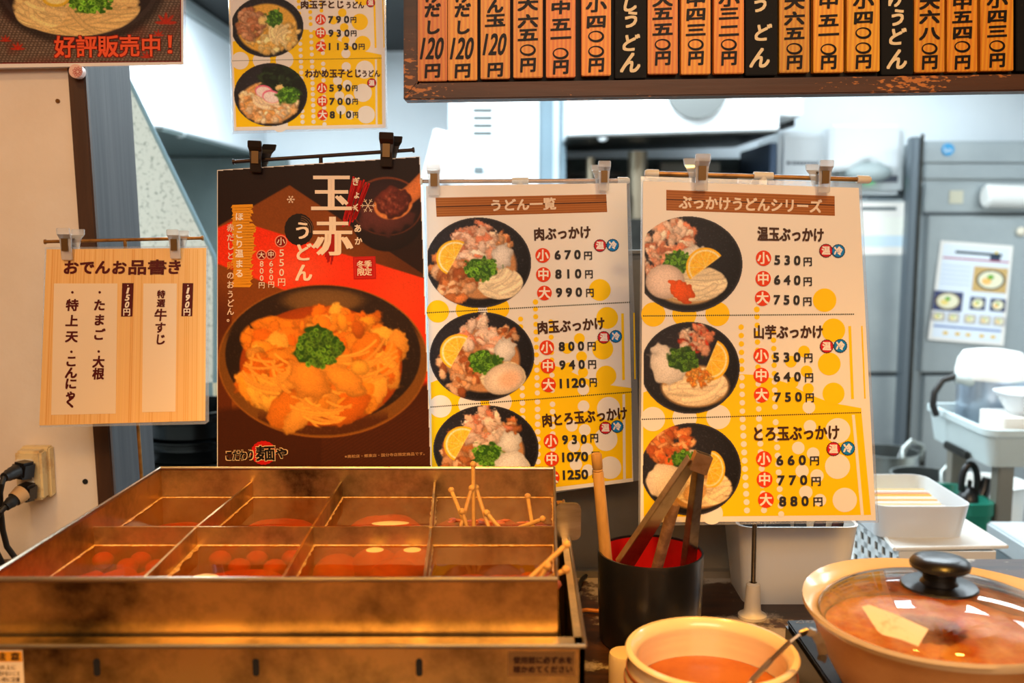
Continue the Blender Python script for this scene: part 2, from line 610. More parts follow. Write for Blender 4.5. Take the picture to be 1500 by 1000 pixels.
class Print:
    def __init__(s, plane):
        s.pl = plane
        s.v = []
        s.l = []
        s.f = []
        s.c = []

    def raw(s, pts, faces, col, layer):
        b = len(s.v)
        s.v += [tuple(p) for p in pts]
        s.l += [layer] * len(pts)
        s.f += [tuple(i + b for i in f) for f in faces]
        s.c += [col] * len(faces)

    def poly(s, pts, col, layer=1):
        s.raw(pts, [tuple(range(len(pts)))], col, layer)

    def disc(s, cx, cy, rx, ry=None, col=(0, 0, 0), layer=1, n=28, rot=0.0, jag=0.0):
        ry = ry or rx
        pts = []
        for k in range(n):
            a = 2 * math.pi * k / n
            q = 1 + (jag if k % 2 else 0)
            x, y = rx * q * math.cos(a), ry * q * math.sin(a)
            pts.append((cx + x * math.cos(rot) - y * math.sin(rot), cy + x * math.sin(rot) + y * math.cos(rot)))
        s.poly(pts, col, layer)

    def line(s, x0, y0, x1, y1, w, col, layer=2):
        d = math.hypot(x1 - x0, y1 - y0)
        nx, ny = -(y1 - y0) / d * w / 2, (x1 - x0) / d * w / 2
        s.poly([(x0 + nx, y0 + ny), (x1 + nx, y1 + ny), (x1 - nx, y1 - ny), (x0 - nx, y0 - ny)], col, layer)

    def dots(s, x0, y0, x1, y1, r, gap, col, layer=3):
        n = int(math.hypot(x1 - x0, y1 - y0) / gap)
        for i in range(n + 1):
            t = i / n
            s.disc(x0 + (x1 - x0) * t, y0 + (y1 - y0) * t, r, r, col, layer, 6)

    def text(s, t, x0, y0, x1, y1, h, col, layer=4, bold=0.0, shear=0.0, hb=None):
        """lettering whose ink fills the band from (x0,y0) to (x1,y1), h tall (all in photo pixels)"""
        v, fs = glyphs(t)
        lo, hi = v.min(0), v.max(0)
        u = (v[:, 0] - lo[0]) / (hi[0] - lo[0])
        w = 0.5 - (v[:, 1] - lo[1]) / (hi[1] - lo[1])
        d = math.hypot(x1 - x0, y1 - y0)
        nx, ny = -(y1 - y0) / d, (x1 - x0) / d
        px = x0 + u * (x1 - x0) + nx * w * h - shear * w * h
        py = y0 + u * (y1 - y0) + ny * w * h
        hb = bold if hb is None else hb
        offs = [(0, 0)] if not (bold or hb) else [(-bold, -hb), (bold, -hb), (bold, hb), (-bold, hb)]
        for i, (ox, oy) in enumerate(offs):
            s.raw(list(zip(px + ox, py + oy)), fs, col, layer + 0.2 * i)

    def char(s, t, cx, cy, w, h, col, layer=4, bold=0.0, rot=0.0, shear=0.0, hb=None):
        """one full-width character in its em square of w x h"""
        k, _ = glyphs('国')
        lo, hi = k.min(0), k.max(0)
        mid = (lo + hi) / 2
        em = (hi - lo).max() / 0.92
        v, fs = glyphs(t)
        x = (v[:, 0] - mid[0]) / em * w
        y = -(v[:, 1] - mid[1]) / em * h
        x = x - shear * y
        ca, sa = math.cos(rot), math.sin(rot)
        px, py = cx + x * ca - y * sa, cy + x * sa + y * ca
        hb = bold if hb is None else hb
        offs = [(0, 0)] if not (bold or hb) else [(-bold, -hb), (bold, -hb), (bold, hb), (-bold, hb)]
        for i, (ox, oy) in enumerate(offs):
            s.raw(list(zip(px + ox, py + oy)), fs, col, layer + 0.2 * i)

    def build(s, name, parent):
        v = np.array(s.v)
        l = np.array(s.l, float) * STEP
        x = (v[:, 0] - 750) / F
        y = (500 - v[:, 1]) / F
        d = np.stack([x, cP + y * sP, -sP + y * cP], -1)
        n = np.array(s.pl.n)
        o = np.array((0, 0, CH))
        t = ((np.array(s.pl.p) - o) @ n + l) / (d @ n)
        P = o + d * t[:, None] - np.array(origin(parent))
        me = bpy.data.meshes.new(name)
        me.from_pydata(P.tolist(), [], s.f)
        me.materials.append(M_PRINT)
        at = me.color_attributes.new('Col', 'FLOAT_COLOR', 'CORNER')
        cl = np.concatenate([np.tile(np.array([lin(q) for q in c] + [1.0]), (len(f), 1)) for f, c in zip(s.f, s.c)])
        at.data.foreach_set('color', cl.astype(np.float32).ravel())
        ob = bpy.data.objects.new(name, me)
        COL.objects.link(ob)
        ob.parent = parent
        return ob


# ------------------------------------------------------------------ little food photographs, painted cell by cell
class Img:
    def __init__(s, x0, y0, x1, y1, k=1.5, seed=1, base=(30, 28, 32)):
        s.x0, s.y0, s.k = x0, y0, k
        s.w = int((x1 - x0) * k) + 1
        s.h = int((y1 - y0) * k) + 1
        s.X, s.Y = np.meshgrid(x0 + np.arange(s.w) / k, y0 + np.arange(s.h) / k)
        s.c = np.ones((s.h, s.w, 3)) * np.array(base, float)
        s.a = np.ones((s.h, s.w), bool)
        s.r = np.random.RandomState(seed)

    def win(s, cx, cy, rad):
        i0 = max(0, int((cx - rad - s.x0) * s.k))
        i1 = min(s.w, int((cx + rad - s.x0) * s.k) + 2)
        j0 = max(0, int((cy - rad - s.y0) * s.k))
        j1 = min(s.h, int((cy + rad - s.y0) * s.k) + 2)
        return (slice(j0, j1), slice(i0, i1)) if i1 > i0 and j1 > j0 else None

    def mix(s, sl, a, col):
        a = np.clip(a, 0, 1)[..., None]
        s.c[sl] = s.c[sl] * (1 - a) + np.asarray(col, float) * a

    def noise(s, cell, shape=None):
        h, w = shape or (s.h, s.w)
        gh, gw = int(h / (cell * s.k)) + 3, int(w / (cell * s.k)) + 3
        g = s.r.rand(gh, gw)
        y = np.arange(h) / (cell * s.k)
        x = np.arange(w) / (cell * s.k)
        yi, xi = y.astype(int), x.astype(int)
        fy, fx = (y - yi)[:, None], (x - xi)[None]
        fy, fx = fy * fy * (3 - 2 * fy), fx * fx * (3 - 2 * fx)
        a = g[np.ix_(yi, xi)] * (1 - fx) + g[np.ix_(yi, xi + 1)] * fx
        b = g[np.ix_(yi + 1, xi)] * (1 - fx) + g[np.ix_(yi + 1, xi + 1)] * fx
        return a * (1 - fy) + b * fy

    def ell(s, cx, cy, rx, ry, col, rot=0.0, soft=1.0, edge=None, hi=0.0, alpha=1.0, rough=0.0):
        """filled ellipse; edge darkens towards the outline, hi lifts the upper left"""
        w = s.win(cx, cy, max(rx, ry) * (1.3 + rough) + 2)
        if not w:
            return
        x, y = s.X[w] - cx, s.Y[w] - cy
        ca, sa = math.cos(rot), math.sin(rot)
        u, v = (x * ca + y * sa) / rx, (-x * sa + y * ca) / ry
        d = np.sqrt(u * u + v * v)
        if rough:
            d = d * (1 + rough * (s.noise(max(2.0, min(rx, ry) / 3), d.shape) - 0.5) * 2)
        a = np.clip((1 - d) * min(rx, ry) / soft + 0.5, 0, 1) * alpha
        c = np.ones(d.shape + (3,)) * np.asarray(col, float)
        if edge:
            c *= (1 - edge * np.clip(d, 0, 1) ** 3)[..., None]
        if hi:
            c *= (1 + hi * np.clip(-(x / rx + y / ry) * 0.5, -1, 1))[..., None]
        s.mix(w, a, np.clip(c, 0, 255))

    def stroke(s, pts, r, col, edge=0.45, alpha=1.0, clip=None):
        P = np.array(pts, float)
        if len(P) == 3:         # quadratic curve
            t = np.linspace(0, 1, 26)[:, None]
            P = (1 - t) ** 2 * P[0] + 2 * t * (1 - t) * P[1] + t * t * P[2]
        c = P.mean(0)
        w = s.win(c[0], c[1], np.abs(P - c).max() + r + 2)
        if not w:
            return
        X, Y = s.X[w], s.Y[w]
        D = np.full(X.shape, 1e9)
        for a, b in zip(P[:-1], P[1:]):
            e = b - a
            l2 = e @ e + 1e-9
            t = np.clip(((X - a[0]) * e[0] + (Y - a[1]) * e[1]) / l2, 0, 1)
            D = np.minimum(D, (X - a[0] - t * e[0]) ** 2 + (Y - a[1] - t * e[1]) ** 2)
        D = np.sqrt(D) / r
        if clip:
            q = np.hypot((X - clip[0]) / clip[2], (Y - clip[1]) / clip[3])
            alpha = alpha * np.clip((1.08 - q) * 12, 0, 1)
        al = np.clip((1 - D) * r * s.k * 0.9 + 0.4, 0, 1) * alpha
        s.mix(w, al, np.clip(np.asarray(col, float) * (1.04 - edge * np.clip(D, 0, 1) ** 2.5)[..., None], 0, 255))

    def noodles(s, cx, cy, rx, ry, n, r, col, swirl=0.0):
        """folded strands of udon, loosely combed in one direction"""
        for i in range(n):
            a = s.r.uniform(0, 2 * math.pi)
            q = math.sqrt(s.r.uniform(0, 1)) * 0.85
            x, y = cx + rx * q * math.cos(a), cy + ry * q * math.sin(a)
            d = s.r.normal(swirl, 0.2) + (0.7 if i % 6 == 0 else 0)
            L = rx * s.r.uniform(0.5, 1.05)
            dx, dy = math.cos(d) * L, math.sin(d) * L * ry / rx
            b = s.r.uniform(0.25, 0.7)
            v = s.r.uniform(0.9, 1.06)
            s.stroke([(x - dx, y - dy), (x - dy * b * 2, y + dx * b), (x + dx, y + dy)], r * s.r.uniform(0.9, 1.1), [min(255, k * v) for k in col], 0.2, clip=(cx, cy, rx, ry))

    def chunks(s, cx, cy, rx, ry, n, size, cols, edge=0.5, flat=0.45, rough=0.22):
        cols = [np.array(c, float) for c in cols]
        ps = []
        for i in range(n):
            a = s.r.uniform(0, 2 * math.pi)
            q = math.sqrt(s.r.uniform(0, 1))
            ps.append((cy + ry * q * math.sin(a), cx + rx * q * math.cos(a)))
        ps.sort()
        for y, x in ps:
            k = cols[s.r.randint(len(cols))] * s.r.uniform(0.85, 1.12)
            z = size * s.r.uniform(0.55, 1.25)
            ro = s.r.uniform(0, 3.14)
            f2 = s.r.uniform(flat, 0.8)
            s.ell(x + 0.5, y + 0.9, z, z * f2, k * 0.62, ro, 2.6, alpha=0.5, rough=0.2)
            s.ell(x, y, z, z * f2, np.clip(k, 0, 255), ro, 2.0, edge * 0.5, 0.16, rough=rough)

    def green(s, cx, cy, rx, ry, n, bright=1.0):
        s.ell(cx, cy, rx, ry, (46 * bright, 92 * bright, 20), 0, 3, rough=0.3)
        for i in range(n):
            a = s.r.uniform(0, 2 * math.pi)
            q = math.sqrt(s.r.uniform(0, 1))
            x, y = cx + rx * q * math.cos(a), cy + ry * q * math.sin(a)
            r1 = s.r.uniform(1.6, 3.4) * max(0.6, rx / 22)
            g = s.r.uniform(0.7, 1.25) * bright
            ro = s.r.uniform(0, 3.14)
            col = np.clip(np.array((126, 186, 52)) * g, 0, 255)
            s.ell(x, y, r1, r1 * s.r.uniform(0.5, 0.95), col, ro, 0.8, 0.2)
            s.ell(x, y, r1 * 0.55, r1 * 0.4, (62 * g, 116 * g, 24), ro, 1.0)

    def lemon(s, cx, cy, r, ang, ry=0.8):
        w = s.win(cx, cy, r + 2)
        x, y = s.X[w] - cx, (s.Y[w] - cy) / ry
        ca, sa = math.cos(ang), math.sin(ang)
        u, v = x * ca + y * sa, -x * sa + y * ca
        d = np.hypot(u, v)
        half = np.clip((v + 0.02 * r) * 1.2 + 0.5, 0, 1)
        s.mix(w, np.clip(r - d + 0.5, 0, 1) * half, (250, 190, 30))
        s.mix(w, np.clip(r * 0.9 - d + 0.5, 0, 1) * half, (255, 236, 176))
        th = np.arctan2(v, u)
        seg = np.abs(((th / math.pi * 5) % 1) - 0.5) * 2
        pulp = np.clip(r * 0.8 - d + 0.5, 0, 1) * half * np.clip((1.0 - seg) * d * 0.7, 0, 1)
        s.mix(w, pulp, (253, 204, 62))
        s.mix(w, pulp * 0.5 * np.clip(s.noise(2.2, d.shape) * 2 - 0.9, 0, 1), (246, 158, 20))

    def clip_ell(s, cx, cy, rx, ry):
        s.a &= ((s.X - cx) / rx) ** 2 + ((s.Y - cy) / ry) ** 2 <= 1.0

    def bowl(s, cx, cy, rx, ry, rim=(58, 56, 62), inside=(34, 32, 38)):
        s.ell(cx, cy, rx, ry, rim, 0, 1)
        s.ell(cx, cy, rx * 0.97, ry * 0.965, np.array(rim) * 0.55, 0, 1)
        s.ell(cx, cy, rx * 0.95, ry * 0.945, inside, 0, 1.5, 0.25, 0.5)
        sp = np.clip(s.noise(1.3) * 1.0 - 0.72, 0, 1) * 1.2
        d = ((s.X - cx) / rx) ** 2 + ((s.Y - cy) / ry) ** 2
        s.mix((slice(None), slice(None)), sp * (d < 0.9), (120, 122, 132))

    def grain(s, amt=0.05):
        s.c = np.clip(s.c * (1 + amt * (s.noise(1.1)[..., None] - 0.5) * 2), 0, 255)

    def soften(s, n=1):
        for _ in range(n):
            p = np.pad(s.c, ((1, 1), (1, 1), (0, 0)), 'edge')
            s.c = (p[:-2, 1:-1] + p[2:, 1:-1] + p[1:-1, :-2] + p[1:-1, 2:] + 2 * s.c) / 6

    def build(s, name, plane, parent, layer=2, inside=None):
        """inside = polygon in pixels that crops the picture"""
        A = s.a.copy()
        if inside is not None:
            n = len(inside)
            ins = np.zeros(A.shape, bool)
            for i in range(n):
                xa, ya = inside[i]
                xb, yb = inside[(i + 1) % n]
                if ya == yb:
                    continue
                c = ((ya > s.Y) != (yb > s.Y)) & (s.X < (xb - xa) * (s.Y - ya) / (yb - ya) + xa)
                ins ^= c
            A &= ins
        q = A[:-1, :-1] & A[1:, :-1] & A[:-1, 1:] & A[1:, 1:]
        idx = np.arange(s.h * s.w).reshape(s.h, s.w)
        fs = np.stack([idx[:-1, :-1][q], idx[1:, :-1][q], idx[1:, 1:][q], idx[:-1, 1:][q]], -1)
        used = np.unique(fs)
        remap = np.full(s.h * s.w, -1)
        remap[used] = np.arange(len(used))
        fs = remap[fs]
        P = plane.at_np(s.X.ravel()[used], s.Y.ravel()[used], layer * STEP) - np.array(origin(parent))
        me = bpy.data.meshes.new(name)
        me.vertices.add(len(P))
        me.vertices.foreach_set('co', P.astype(np.float32).ravel())
        me.loops.add(fs.size)
        me.loops.foreach_set('vertex_index', fs.astype(np.int32).ravel())
        me.polygons.add(len(fs))
        me.polygons.foreach_set('loop_start', np.arange(0, fs.size, 4, dtype=np.int32))
        me.update(calc_edges=True)
        c = s.c.reshape(-1, 3)[used] / 255.0
        c = np.where(c <= 0.04045, c / 12.92, ((c + 0.055) / 1.055) ** 2.4)
        c = np.concatenate([c, np.ones((len(c), 1))], 1)
        at = me.color_attributes.new('Col', 'FLOAT_COLOR', 'POINT')
        at.data.foreach_set('color', c.astype(np.float32).ravel())
        me.materials.append(M_PRINT)
        me.validate()
        ob = bpy.data.objects.new(name, me)
        COL.objects.link(ob)
        ob.parent = parent
        return ob

# ------------------------------------------------------------------ the setting
CT = CH - 0.415                 # customer counter top
KT = CH - 0.60                  # kitchen worktop behind it
ZC = 2.22                       # ceiling

b = MB(); b.box((-2.6, 1.0, -0.05), (3.6, 5.2, 0)); struct('floor', b, M_FLOOR)
b = MB(); b.box((-2.6, -2.6, -0.05), (3.6, 1.0, 0)); struct('floor_dining', b, M_DFLOOR)
b = MB(); b.box((-2.6, 1.30, ZC), (3.6, 5.2, ZC + 0.06)); struct('ceiling', b, M_DCEIL)
b = MB(); b.box((-2.6, -2.6, 2.55), (3.6, 1.30, 2.61)); struct('ceiling_dining', b, M_CEIL)
b = MB(); b.box((-2.6, 4.95, 0), (3.6, 5.2, ZC)); struct('wall_back', b, M_KWALL)
b = MB(); b.box((-2.6, 1.34, 0), (-2.4, 4.95, ZC)); struct('wall_left', b, M_KWALL)
b = MB(); b.box((3.4, 1.34, 0), (3.6, 4.95, ZC)); struct('wall_right', b, M_KWALL)
b = MB(); b.box((-2.6, -2.75, 0), (3.6, -2.6, 2.55)); struct('wall_dining', b, M_DWALL)

# partition left of the serving hatch, its post and the header over the hatch
YW = 1.20
xw = atY(122, 395, YW).x
p_tl, p_bl = atY(101, 97, YW), atY(145, 720, YW)
xpost = (p_tl.x + p_bl.x) / 2
xpost1 = xpost + pxw(25, YW)
zm = 0.5 * (p_tl.z + p_bl.z)
LEAN = -0.019               # the post stands a touch out of plumb


def leanbox(b, x0, x1, y0, y1, z0, z1):
    a, c = LEAN * (z0 - zm), LEAN * (z1 - zm)
    return b.hexa([(x0 + a, y0, z0), (x1 + a, y0, z0), (x1 + a, y1, z0), (x0 + a, y1, z0), (x0 + c, y0, z1), (x1 + c, y0, z1), (x1 + c, y1, z1), (x0 + c, y1, z1)])


b = MB(); b.hexa([(-2.6, YW, 0), (xpost + LEAN * (0 - zm), YW, 0), (xpost + LEAN * (0 - zm), 1.34, 0), (-2.6, 1.34, 0), (-2.6, YW, 2.55), (xpost + LEAN * (2.55 - zm), YW, 2.55), (xpost + LEAN * (2.55 - zm), 1.34, 2.55), (-2.6, 1.34, 2.55)]); struct('wall_front', b, M_WALL)
b = MB(); b.mi = 0
leanbox(b, xpost, xpost1, YW - 0.006, YW + 0.002, CT - 0.4, 2.50)
b.mi = 1
leanbox(b, xpost + 0.001, xpost1, YW + 0.002, YW + 0.137, CT - 0.4, 2.50)
o = b.build('trim_1', [M_POSTB, M_POSTG], bevel=0.0015)
o['kind'] = 'structure'
b = MB(); b.box((xpost1 + 0.025, YW - 0.015, 1.80), (1.9, YW + 0.10, 2.55)); struct('trim_2', b, M_POSTB)
b = MB(); b.box((1.30, YW, 0), (3.6, 1.34, 2.55)); struct('wall_front_2', b, M_WALL)

# wall marks: a screw hole and a dark hole
b = MB(); q = atY(85, 148, YW); b.tube([q + Vector((0, 0.004, 0)), q + Vector((0, -0.0015, 0))], 0.0026, 10)
tag(b.build('wall_screw', M_BRASSP), 'small screw head in the cream wall below the noodle poster', 'screw')
b = MB(); q = atY(125, 705, YW); b.tube([q + Vector((0, 0.004, 0)), q + Vector((0, -0.0008, 0))], 0.0035, 10)
tag(b.build('wall_plug', M_SLOT), 'small black plugged hole low on the cream wall beside the post', 'wall plug')

# counter, the low wall under it and the kitchen worktop
b = MB(); b.box((-1.2, 0.42, CT - 0.04), (1.3, YW - 0.003, CT))
tag(b.build('counter', M_COUNTER, bevel=0.003), 'dark brown serving counter with worn pale patches', 'counter')
b = MB(); b.box((-2.6, 1.0, 0), (1.3, YW - 0.004, CT - 0.042)); struct('wall_counter', b, M_POSTB)
b = MB(); b.box((0.0, 1.24, KT - 0.03), (0.80, 1.70, KT)); b.box((0.0, 1.24, 0), (0.80, 1.30, KT - 0.03)); b.box((0.0, 1.30, 0.02), (0.78, 1.66, KT - 0.04))
tag(b.build('kitchen_worktop', M_STEEL_LT, bevel=0.002), 'steel kitchen worktop behind the counter, under the white lidded basket', 'worktop')
# steel splash panel standing along the back of the counter
q0, q1 = atY(640, 600, 1.14), atY(1104, 600, 1.14)
zt = atY(900, 366, 1.14).z
b = MB(); b.box((q0.x, 1.14, CT), (q1.x, 1.146, zt)); b.box((q0.x, 1.134, zt - 0.004), (q1.x, 1.15, zt)); b.box((q0.x, 1.128, CT), (q1.x, 1.14, CT + 0.008))
tag(b.build('splash_panel', mat('dull splash steel', rgb(146, 136, 120), 0.5, 0.5, noise=(3, rgb(112, 102, 88), 0.35, 0.7))), 'dull steel splash panel standing behind the two spotted menus', 'splash panel')

# ------------------------------------------------------------------ sheets
WHITE = (240, 234, 226)
YEL = (255, 208, 0)
BRN = (70, 42, 26)
INK = (48, 46, 46)
ORG = (230, 62, 14)


def lerp(a, b, t):
    return a + (b - a) * t


def sheet(name, label, plane, quad, lam, group=None, paper=M_PAPER, cat='menu sheet'):
    cx = sum(p[0] for p in quad) / len(quad)
    base = plane.at(cx, max(p[1] for p in quad))
    root = thing(name, base, label, cat, group)
    nb = -plane.n
    b = MB(); b.prism([plane.at(*p) for p in quad], nb * 0.0006)
    b.build('paper', paper, root)
    if lam:
        b = MB(); b.prism([plane.at(px, py, -0.0007) for px, py in lam], nb * 0.0006)
        b.build('laminate_edge', M_LAM, root)
    return root


def price_rows(P, rows, lay=5, rs=10.8):
    """rows: (size mark, cx, cy, digits, x0, x1, cy0, cy1, h, yen x0, yen x1, yen cy, yen h)"""
    for (m, cx, cy, dg, x0, x1, y0, y1, h, e0, e1, ey, eh) in rows:
        P.disc(cx, cy, rs, rs * 1.0, ORG, lay)
        P.char(m, cx, cy, rs * 1.55, rs * 1.55, (250, 240, 228), lay + 1, rs * 0.045)
        P.text(dg, x0, y0, x1, y1, h, INK, lay + 1, h * 0.05)
        if e0:
            P.text('円', e0, ey + 0.1, e1, ey - 0.1, eh, INK, lay + 1, eh * 0.03)


def badge(P, cx, cy, r, ch, col, lay=5):
    P.disc(cx, cy, r * 1.08, r * 1.08, tuple(int(k * 0.45) for k in col), lay, 36, jag=0.06)
    P.disc(cx, cy, r * 0.98, r * 0.98, col, lay + 1, 30)
    P.char(ch, cx, cy, r * 1.35, r * 1.35, (246, 236, 230), lay + 2, r * 0.06)


def polka(P, kind, tl, tr, bl, br, s=1.0, lay=1):
    """the spotted yellow ground of one menu section"""
    def q(u, v):
        a = (lerp(tl[0], tr[0], u), lerp(tl[1], tr[1], u))
        c = (lerp(bl[0], br[0], u), lerp(bl[1], br[1], u))
        return (lerp(a[0], c[0], v), lerp(a[1], c[1], v))
    bd = [(0, 0.74), (0.12, 0.66), (0.3, 0.61), (0.46, 0.585), (0.55, 0.60), (0.66, 0.68), (0.76, 0.80), (0.86, 0.89), (1.0, 0.955)]

    def bound(u):
        for (u0, v0), (u1, v1) in zip(bd[:-1], bd[1:]):
            if u <= u1:
                return lerp(v0, v1, (u - u0) / (u1 - u0))
        return bd[-1][1]
    if kind == 'mid':
        pts = [q(u, v) for u, v in bd] + [q(1, 1.0), q(0, 1.0)]
        # the fill is cut in convex strips
        for i in range(len(bd) - 1):
            u0, v0 = bd[i]
            u1, v1 = bd[i + 1]
            P.poly([q(u0, v0), q(u1, v1), q(u1, 1), q(u0, 1)], YEL, lay)
    if kind == 'bot':
        P.poly([q(0, 0), q(1, 0), q(1, 1), q(0, 1)], YEL, lay)

    def dot(u, v, r):
        white = kind == 'bot' or (kind == 'mid' and v > bound(u))
        x, y = q(u, v)
        P.disc(x, y, r * s, r * s, WHITE if white else YEL, lay + 1, 30)
    if kind == 'top':
        dot(0.85, 0.84, 16)
        for v in (0.94,):
            dot(0.53, v, 4)
    if kind == 'mid':
        for u in (0.045, 0.19, 0.345):
            dot(u, -0.01, 16.5)
        for u, v, r in ((0.885, 0.16, 16), (0.86, 0.5, 15.5), (0.875, 0.8, 15), (0.745, 0.37, 8), (0.683, 0.47, 8), (0.754, 0.57, 8), (0.69, 0.68, 7.5), (0.76, 0.745, 7.5), (0.76, 0.93, 8.5)):
            dot(u, v, r)
        for i, u in enumerate((0.455, 0.53, 0.605)):
            for k in range(12):
                v = 0.02 + 0.083 * k + (0.1 if i == 0 else 0.15 if i == 2 else -0.0)
                if v < 0.99:
                    dot(u, v, 3.7)
        for u0, u1 in ((0.955, 0.968), (1.015, 1.022)):
            P.poly([q(u0, 0.12), q(u1, 0.12), q(u1, 0.86), q(u0, 0.86)], YEL, lay + 1)
    if kind == 'bot':
        for u in (0.045, 0.19, 0.345):
            dot(u, 0.0, 16.5)
        for u, v, r in ((0.885, 0.17, 17), (0.87, 0.52, 17), (0.89, 0.85, 16.5), (0.76, 0.12, 8.5), (0.70, 0.33, 8.5), (0.765, 0.39, 8.5), (0.71, 0.56, 9), (0.775, 0.61, 9), (0.72, 0.77, 9), (0.78, 0.85, 8.5), (0.30, 0.97, 15)):
            dot(u, v, r)
        for i, u in enumerate((0.455, 0.53, 0.605)):
            for k in range(12):
                v = 0.03 + 0.083 * k + (0.04 if i == 2 else 0)
                if v < 0.99:
                    dot(u, v, 4.0)
        P.poly([q(0.955, 0.02), q(0.968, 0.02), q(0.968, 1.0), q(0.955, 1.0)], WHITE, lay + 1)


def inset(quad, d):
    cx = sum(p[0] for p in quad) / 4
    cy = sum(p[1] for p in quad) / 4
    return [(p[0] + (d if p[0] < cx else -d), p[1] + (d if p[1] < cy else -d)) for p in quad]


def udon_bowl(cx, cy, rx, ry, seed, style):
    m = Img(cx - rx - 1, cy - ry - 1, cx + rx + 1, cy + ry + 1, 1.5, seed)
    m.clip_ell(cx, cy, rx, ry)
    m.bowl(cx, cy, rx, ry)

    def at(u, v):
        return cx + u * rx, cy + v * ry
    ND = (244, 226, 190)
    BON = [(238, 172, 140), (246, 204, 178), (226, 136, 100), (250, 220, 200)]
    MEAT = [(206, 120, 62), (232, 160, 104), (176, 92, 44), (240, 184, 136)]
    if style in ('niku', 'nikutama', 'nikutoro'):
        x, y = at(0.02, 0.08)
        m.ell(x, y, rx * 0.70, ry * 0.72, (196, 138, 88), 0, 4)
        x, y = at(0.40, 0.45)
        m.noodles(x, y, rx * 0.42, ry * 0.34, 24, 4.3, ND, -0.6)
        x, y = at(-0.42, 0.22)
        m.chunks(x, y, rx * 0.40, ry * 0.60, 62, 10, MEAT)
        x, y = at(0.38, -0.42)
        m.chunks(x, y, rx * 0.26, ry * 0.24, 34, 6.5, MEAT)
        x, y = at(-0.02, -0.46)
        m.chunks(x, y, rx * 0.38, ry * 0.40, 40, 11, BON, 0.4, 0.3, 0.3)
        x, y = at(0.44, -0.14)
        m.ell(x, y, rx * 0.2, ry * 0.27, (240, 232, 224), 0.3, 2, 0.25, 0.08, rough=0.2)
        x, y = at(0.05, 0.14)
        m.green(x, y, rx * 0.30, ry * 0.25, 70)
        if style != 'niku':
            x, y = at(0.42, 0.5) if style == 'nikutama' else at(0.48, 0.42)
            if style == 'nikutama':
                m.ell(x, y, rx * 0.40, ry * 0.34, (250, 226, 202), -0.35, 2, 0.22, 0.06)
                m.ell(x + 8, y + 1, rx * 0.2, ry * 0.18, (246, 196, 160), -0.35, 9)
            else:
                m.ell(x, y, rx * 0.30, ry * 0.40, (246, 238, 230), 0.2, 2, 0.18, 0.05, rough=0.15)
        x, y = at(-0.44, -0.1)
        m.lemon(x, y, rx * 0.36, 2.05, 0.95)
    if style == 'ontama':
        x, y = at(0.0, 0.42)
        m.ell(x, y, rx * 0.62, ry * 0.42, (196, 160, 110), 0, 4)
        m.noodles(x + 8, y - 2, rx * 0.58, ry * 0.36, 30, 4.4, ND, 0.1)
        x, y = at(-0.36, -0.52)
        m.chunks(x, y, rx * 0.50, ry * 0.42, 60, 10, BON, 0.35, 0.3)
        x, y = at(-0.56, -0.05)
        m.chunks(x, y, rx * 0.3, ry * 0.3, 50, 6, BON, 0.45, 0.3)
        x, y = at(0.10, -0.16)
        m.ell(x, y, rx * 0.24, ry * 0.24, (238, 228, 216), 0, 2, 0.25, 0.08, rough=0.2)
        x, y = at(-0.2, -0.05)
        m.green(x, y, rx * 0.26, ry * 0.24, 60)
        x, y = at(0.32, 0.06)
        m.lemon(x, y, rx * 0.36, 2.5, 1.0)
        x, y = at(-0.42, 0.36)
        m.ell(x, y, rx * 0.36, ry * 0.36, (246, 220, 204), 0, 2, 0.25, 0.07)
        x, y = at(-0.12, 0.55)
        m.ell(x, y, rx * 0.24, ry * 0.22, (240, 92, 20), 0.5, 1.2, 0.2, 0.1, rough=0.35)
    if style == 'yamaimo':
        x, y = at(0.1, 0.4)
        m.ell(x, y, rx * 0.68, ry * 0.46, (190, 150, 100), 0, 4)
        m.noodles(x, y, rx * 0.62, ry * 0.40, 30, 4.6, (246, 222, 182), -0.5)
        x, y = at(-0.46, -0.06)
        m.ell(x, y, rx * 0.36, ry * 0.46, (240, 230, 220), 0.1, 3, 0.2, 0.06, rough=0.25)
        x, y = at(0.12, -0.62)
        m.chunks(x, y, rx * 0.30, ry * 0.32, 46, 7.5, BON + [(196, 60, 34)], 0.45, 0.3)
        x, y = at(-0.12, -0.18)
        m.green(x, y, rx * 0.30, ry * 0.26, 70, 0.8)
        x, y = at(0.4, -0.18)
        m.lemon(x, y, rx * 0.38, 2.2 + 3.14 - 0.2, 1.1)
        x, y = at(0.18, 0.22)
        m.chunks(x, y, rx * 0.26, ry * 0.18, 60, 3.6, [(240, 170, 70), (226, 130, 40)])
    if style == 'torotama':
        x, y = at(0.1, 0.4)
        m.ell(x, y, rx * 0.66, ry * 0.46, (190, 140, 80), 0, 4)
        m.noodles(x + 10, y, rx * 0.56, ry * 0.38, 26, 4.5, (246, 214, 164), 0.2)
        x, y = at(-0.38, -0.5)
        m.chunks(x, y, rx * 0.48, ry * 0.42, 60, 10, [(226, 130, 66), (206, 96, 40), (240, 170, 110)], 0.45, 0.3)
        x, y = at(0.1, -0.2)
        m.ell(x, y, rx * 0.22, ry * 0.2, (240, 228, 214), 0, 2, 0.2, rough=0.2)
        x, y = at(-0.12, -0.2)
        m.green(x, y, rx * 0.26, ry * 0.2, 50)
        x, y = at(0.36, 0.0)
        m.lemon(x, y, rx * 0.32, 4.9, 1.2)
        x, y = at(-0.48, 0.26)
        m.ell(x, y, rx * 0.40, ry * 0.38, (248, 226, 200), 0, 2, 0.15, 0.05, rough=0.1)
        x, y = at(0.08, 0.5)
        m.ell(x, y, rx * 0.24, ry * 0.2, (248, 190, 120), -0.5, 2, 0.2)
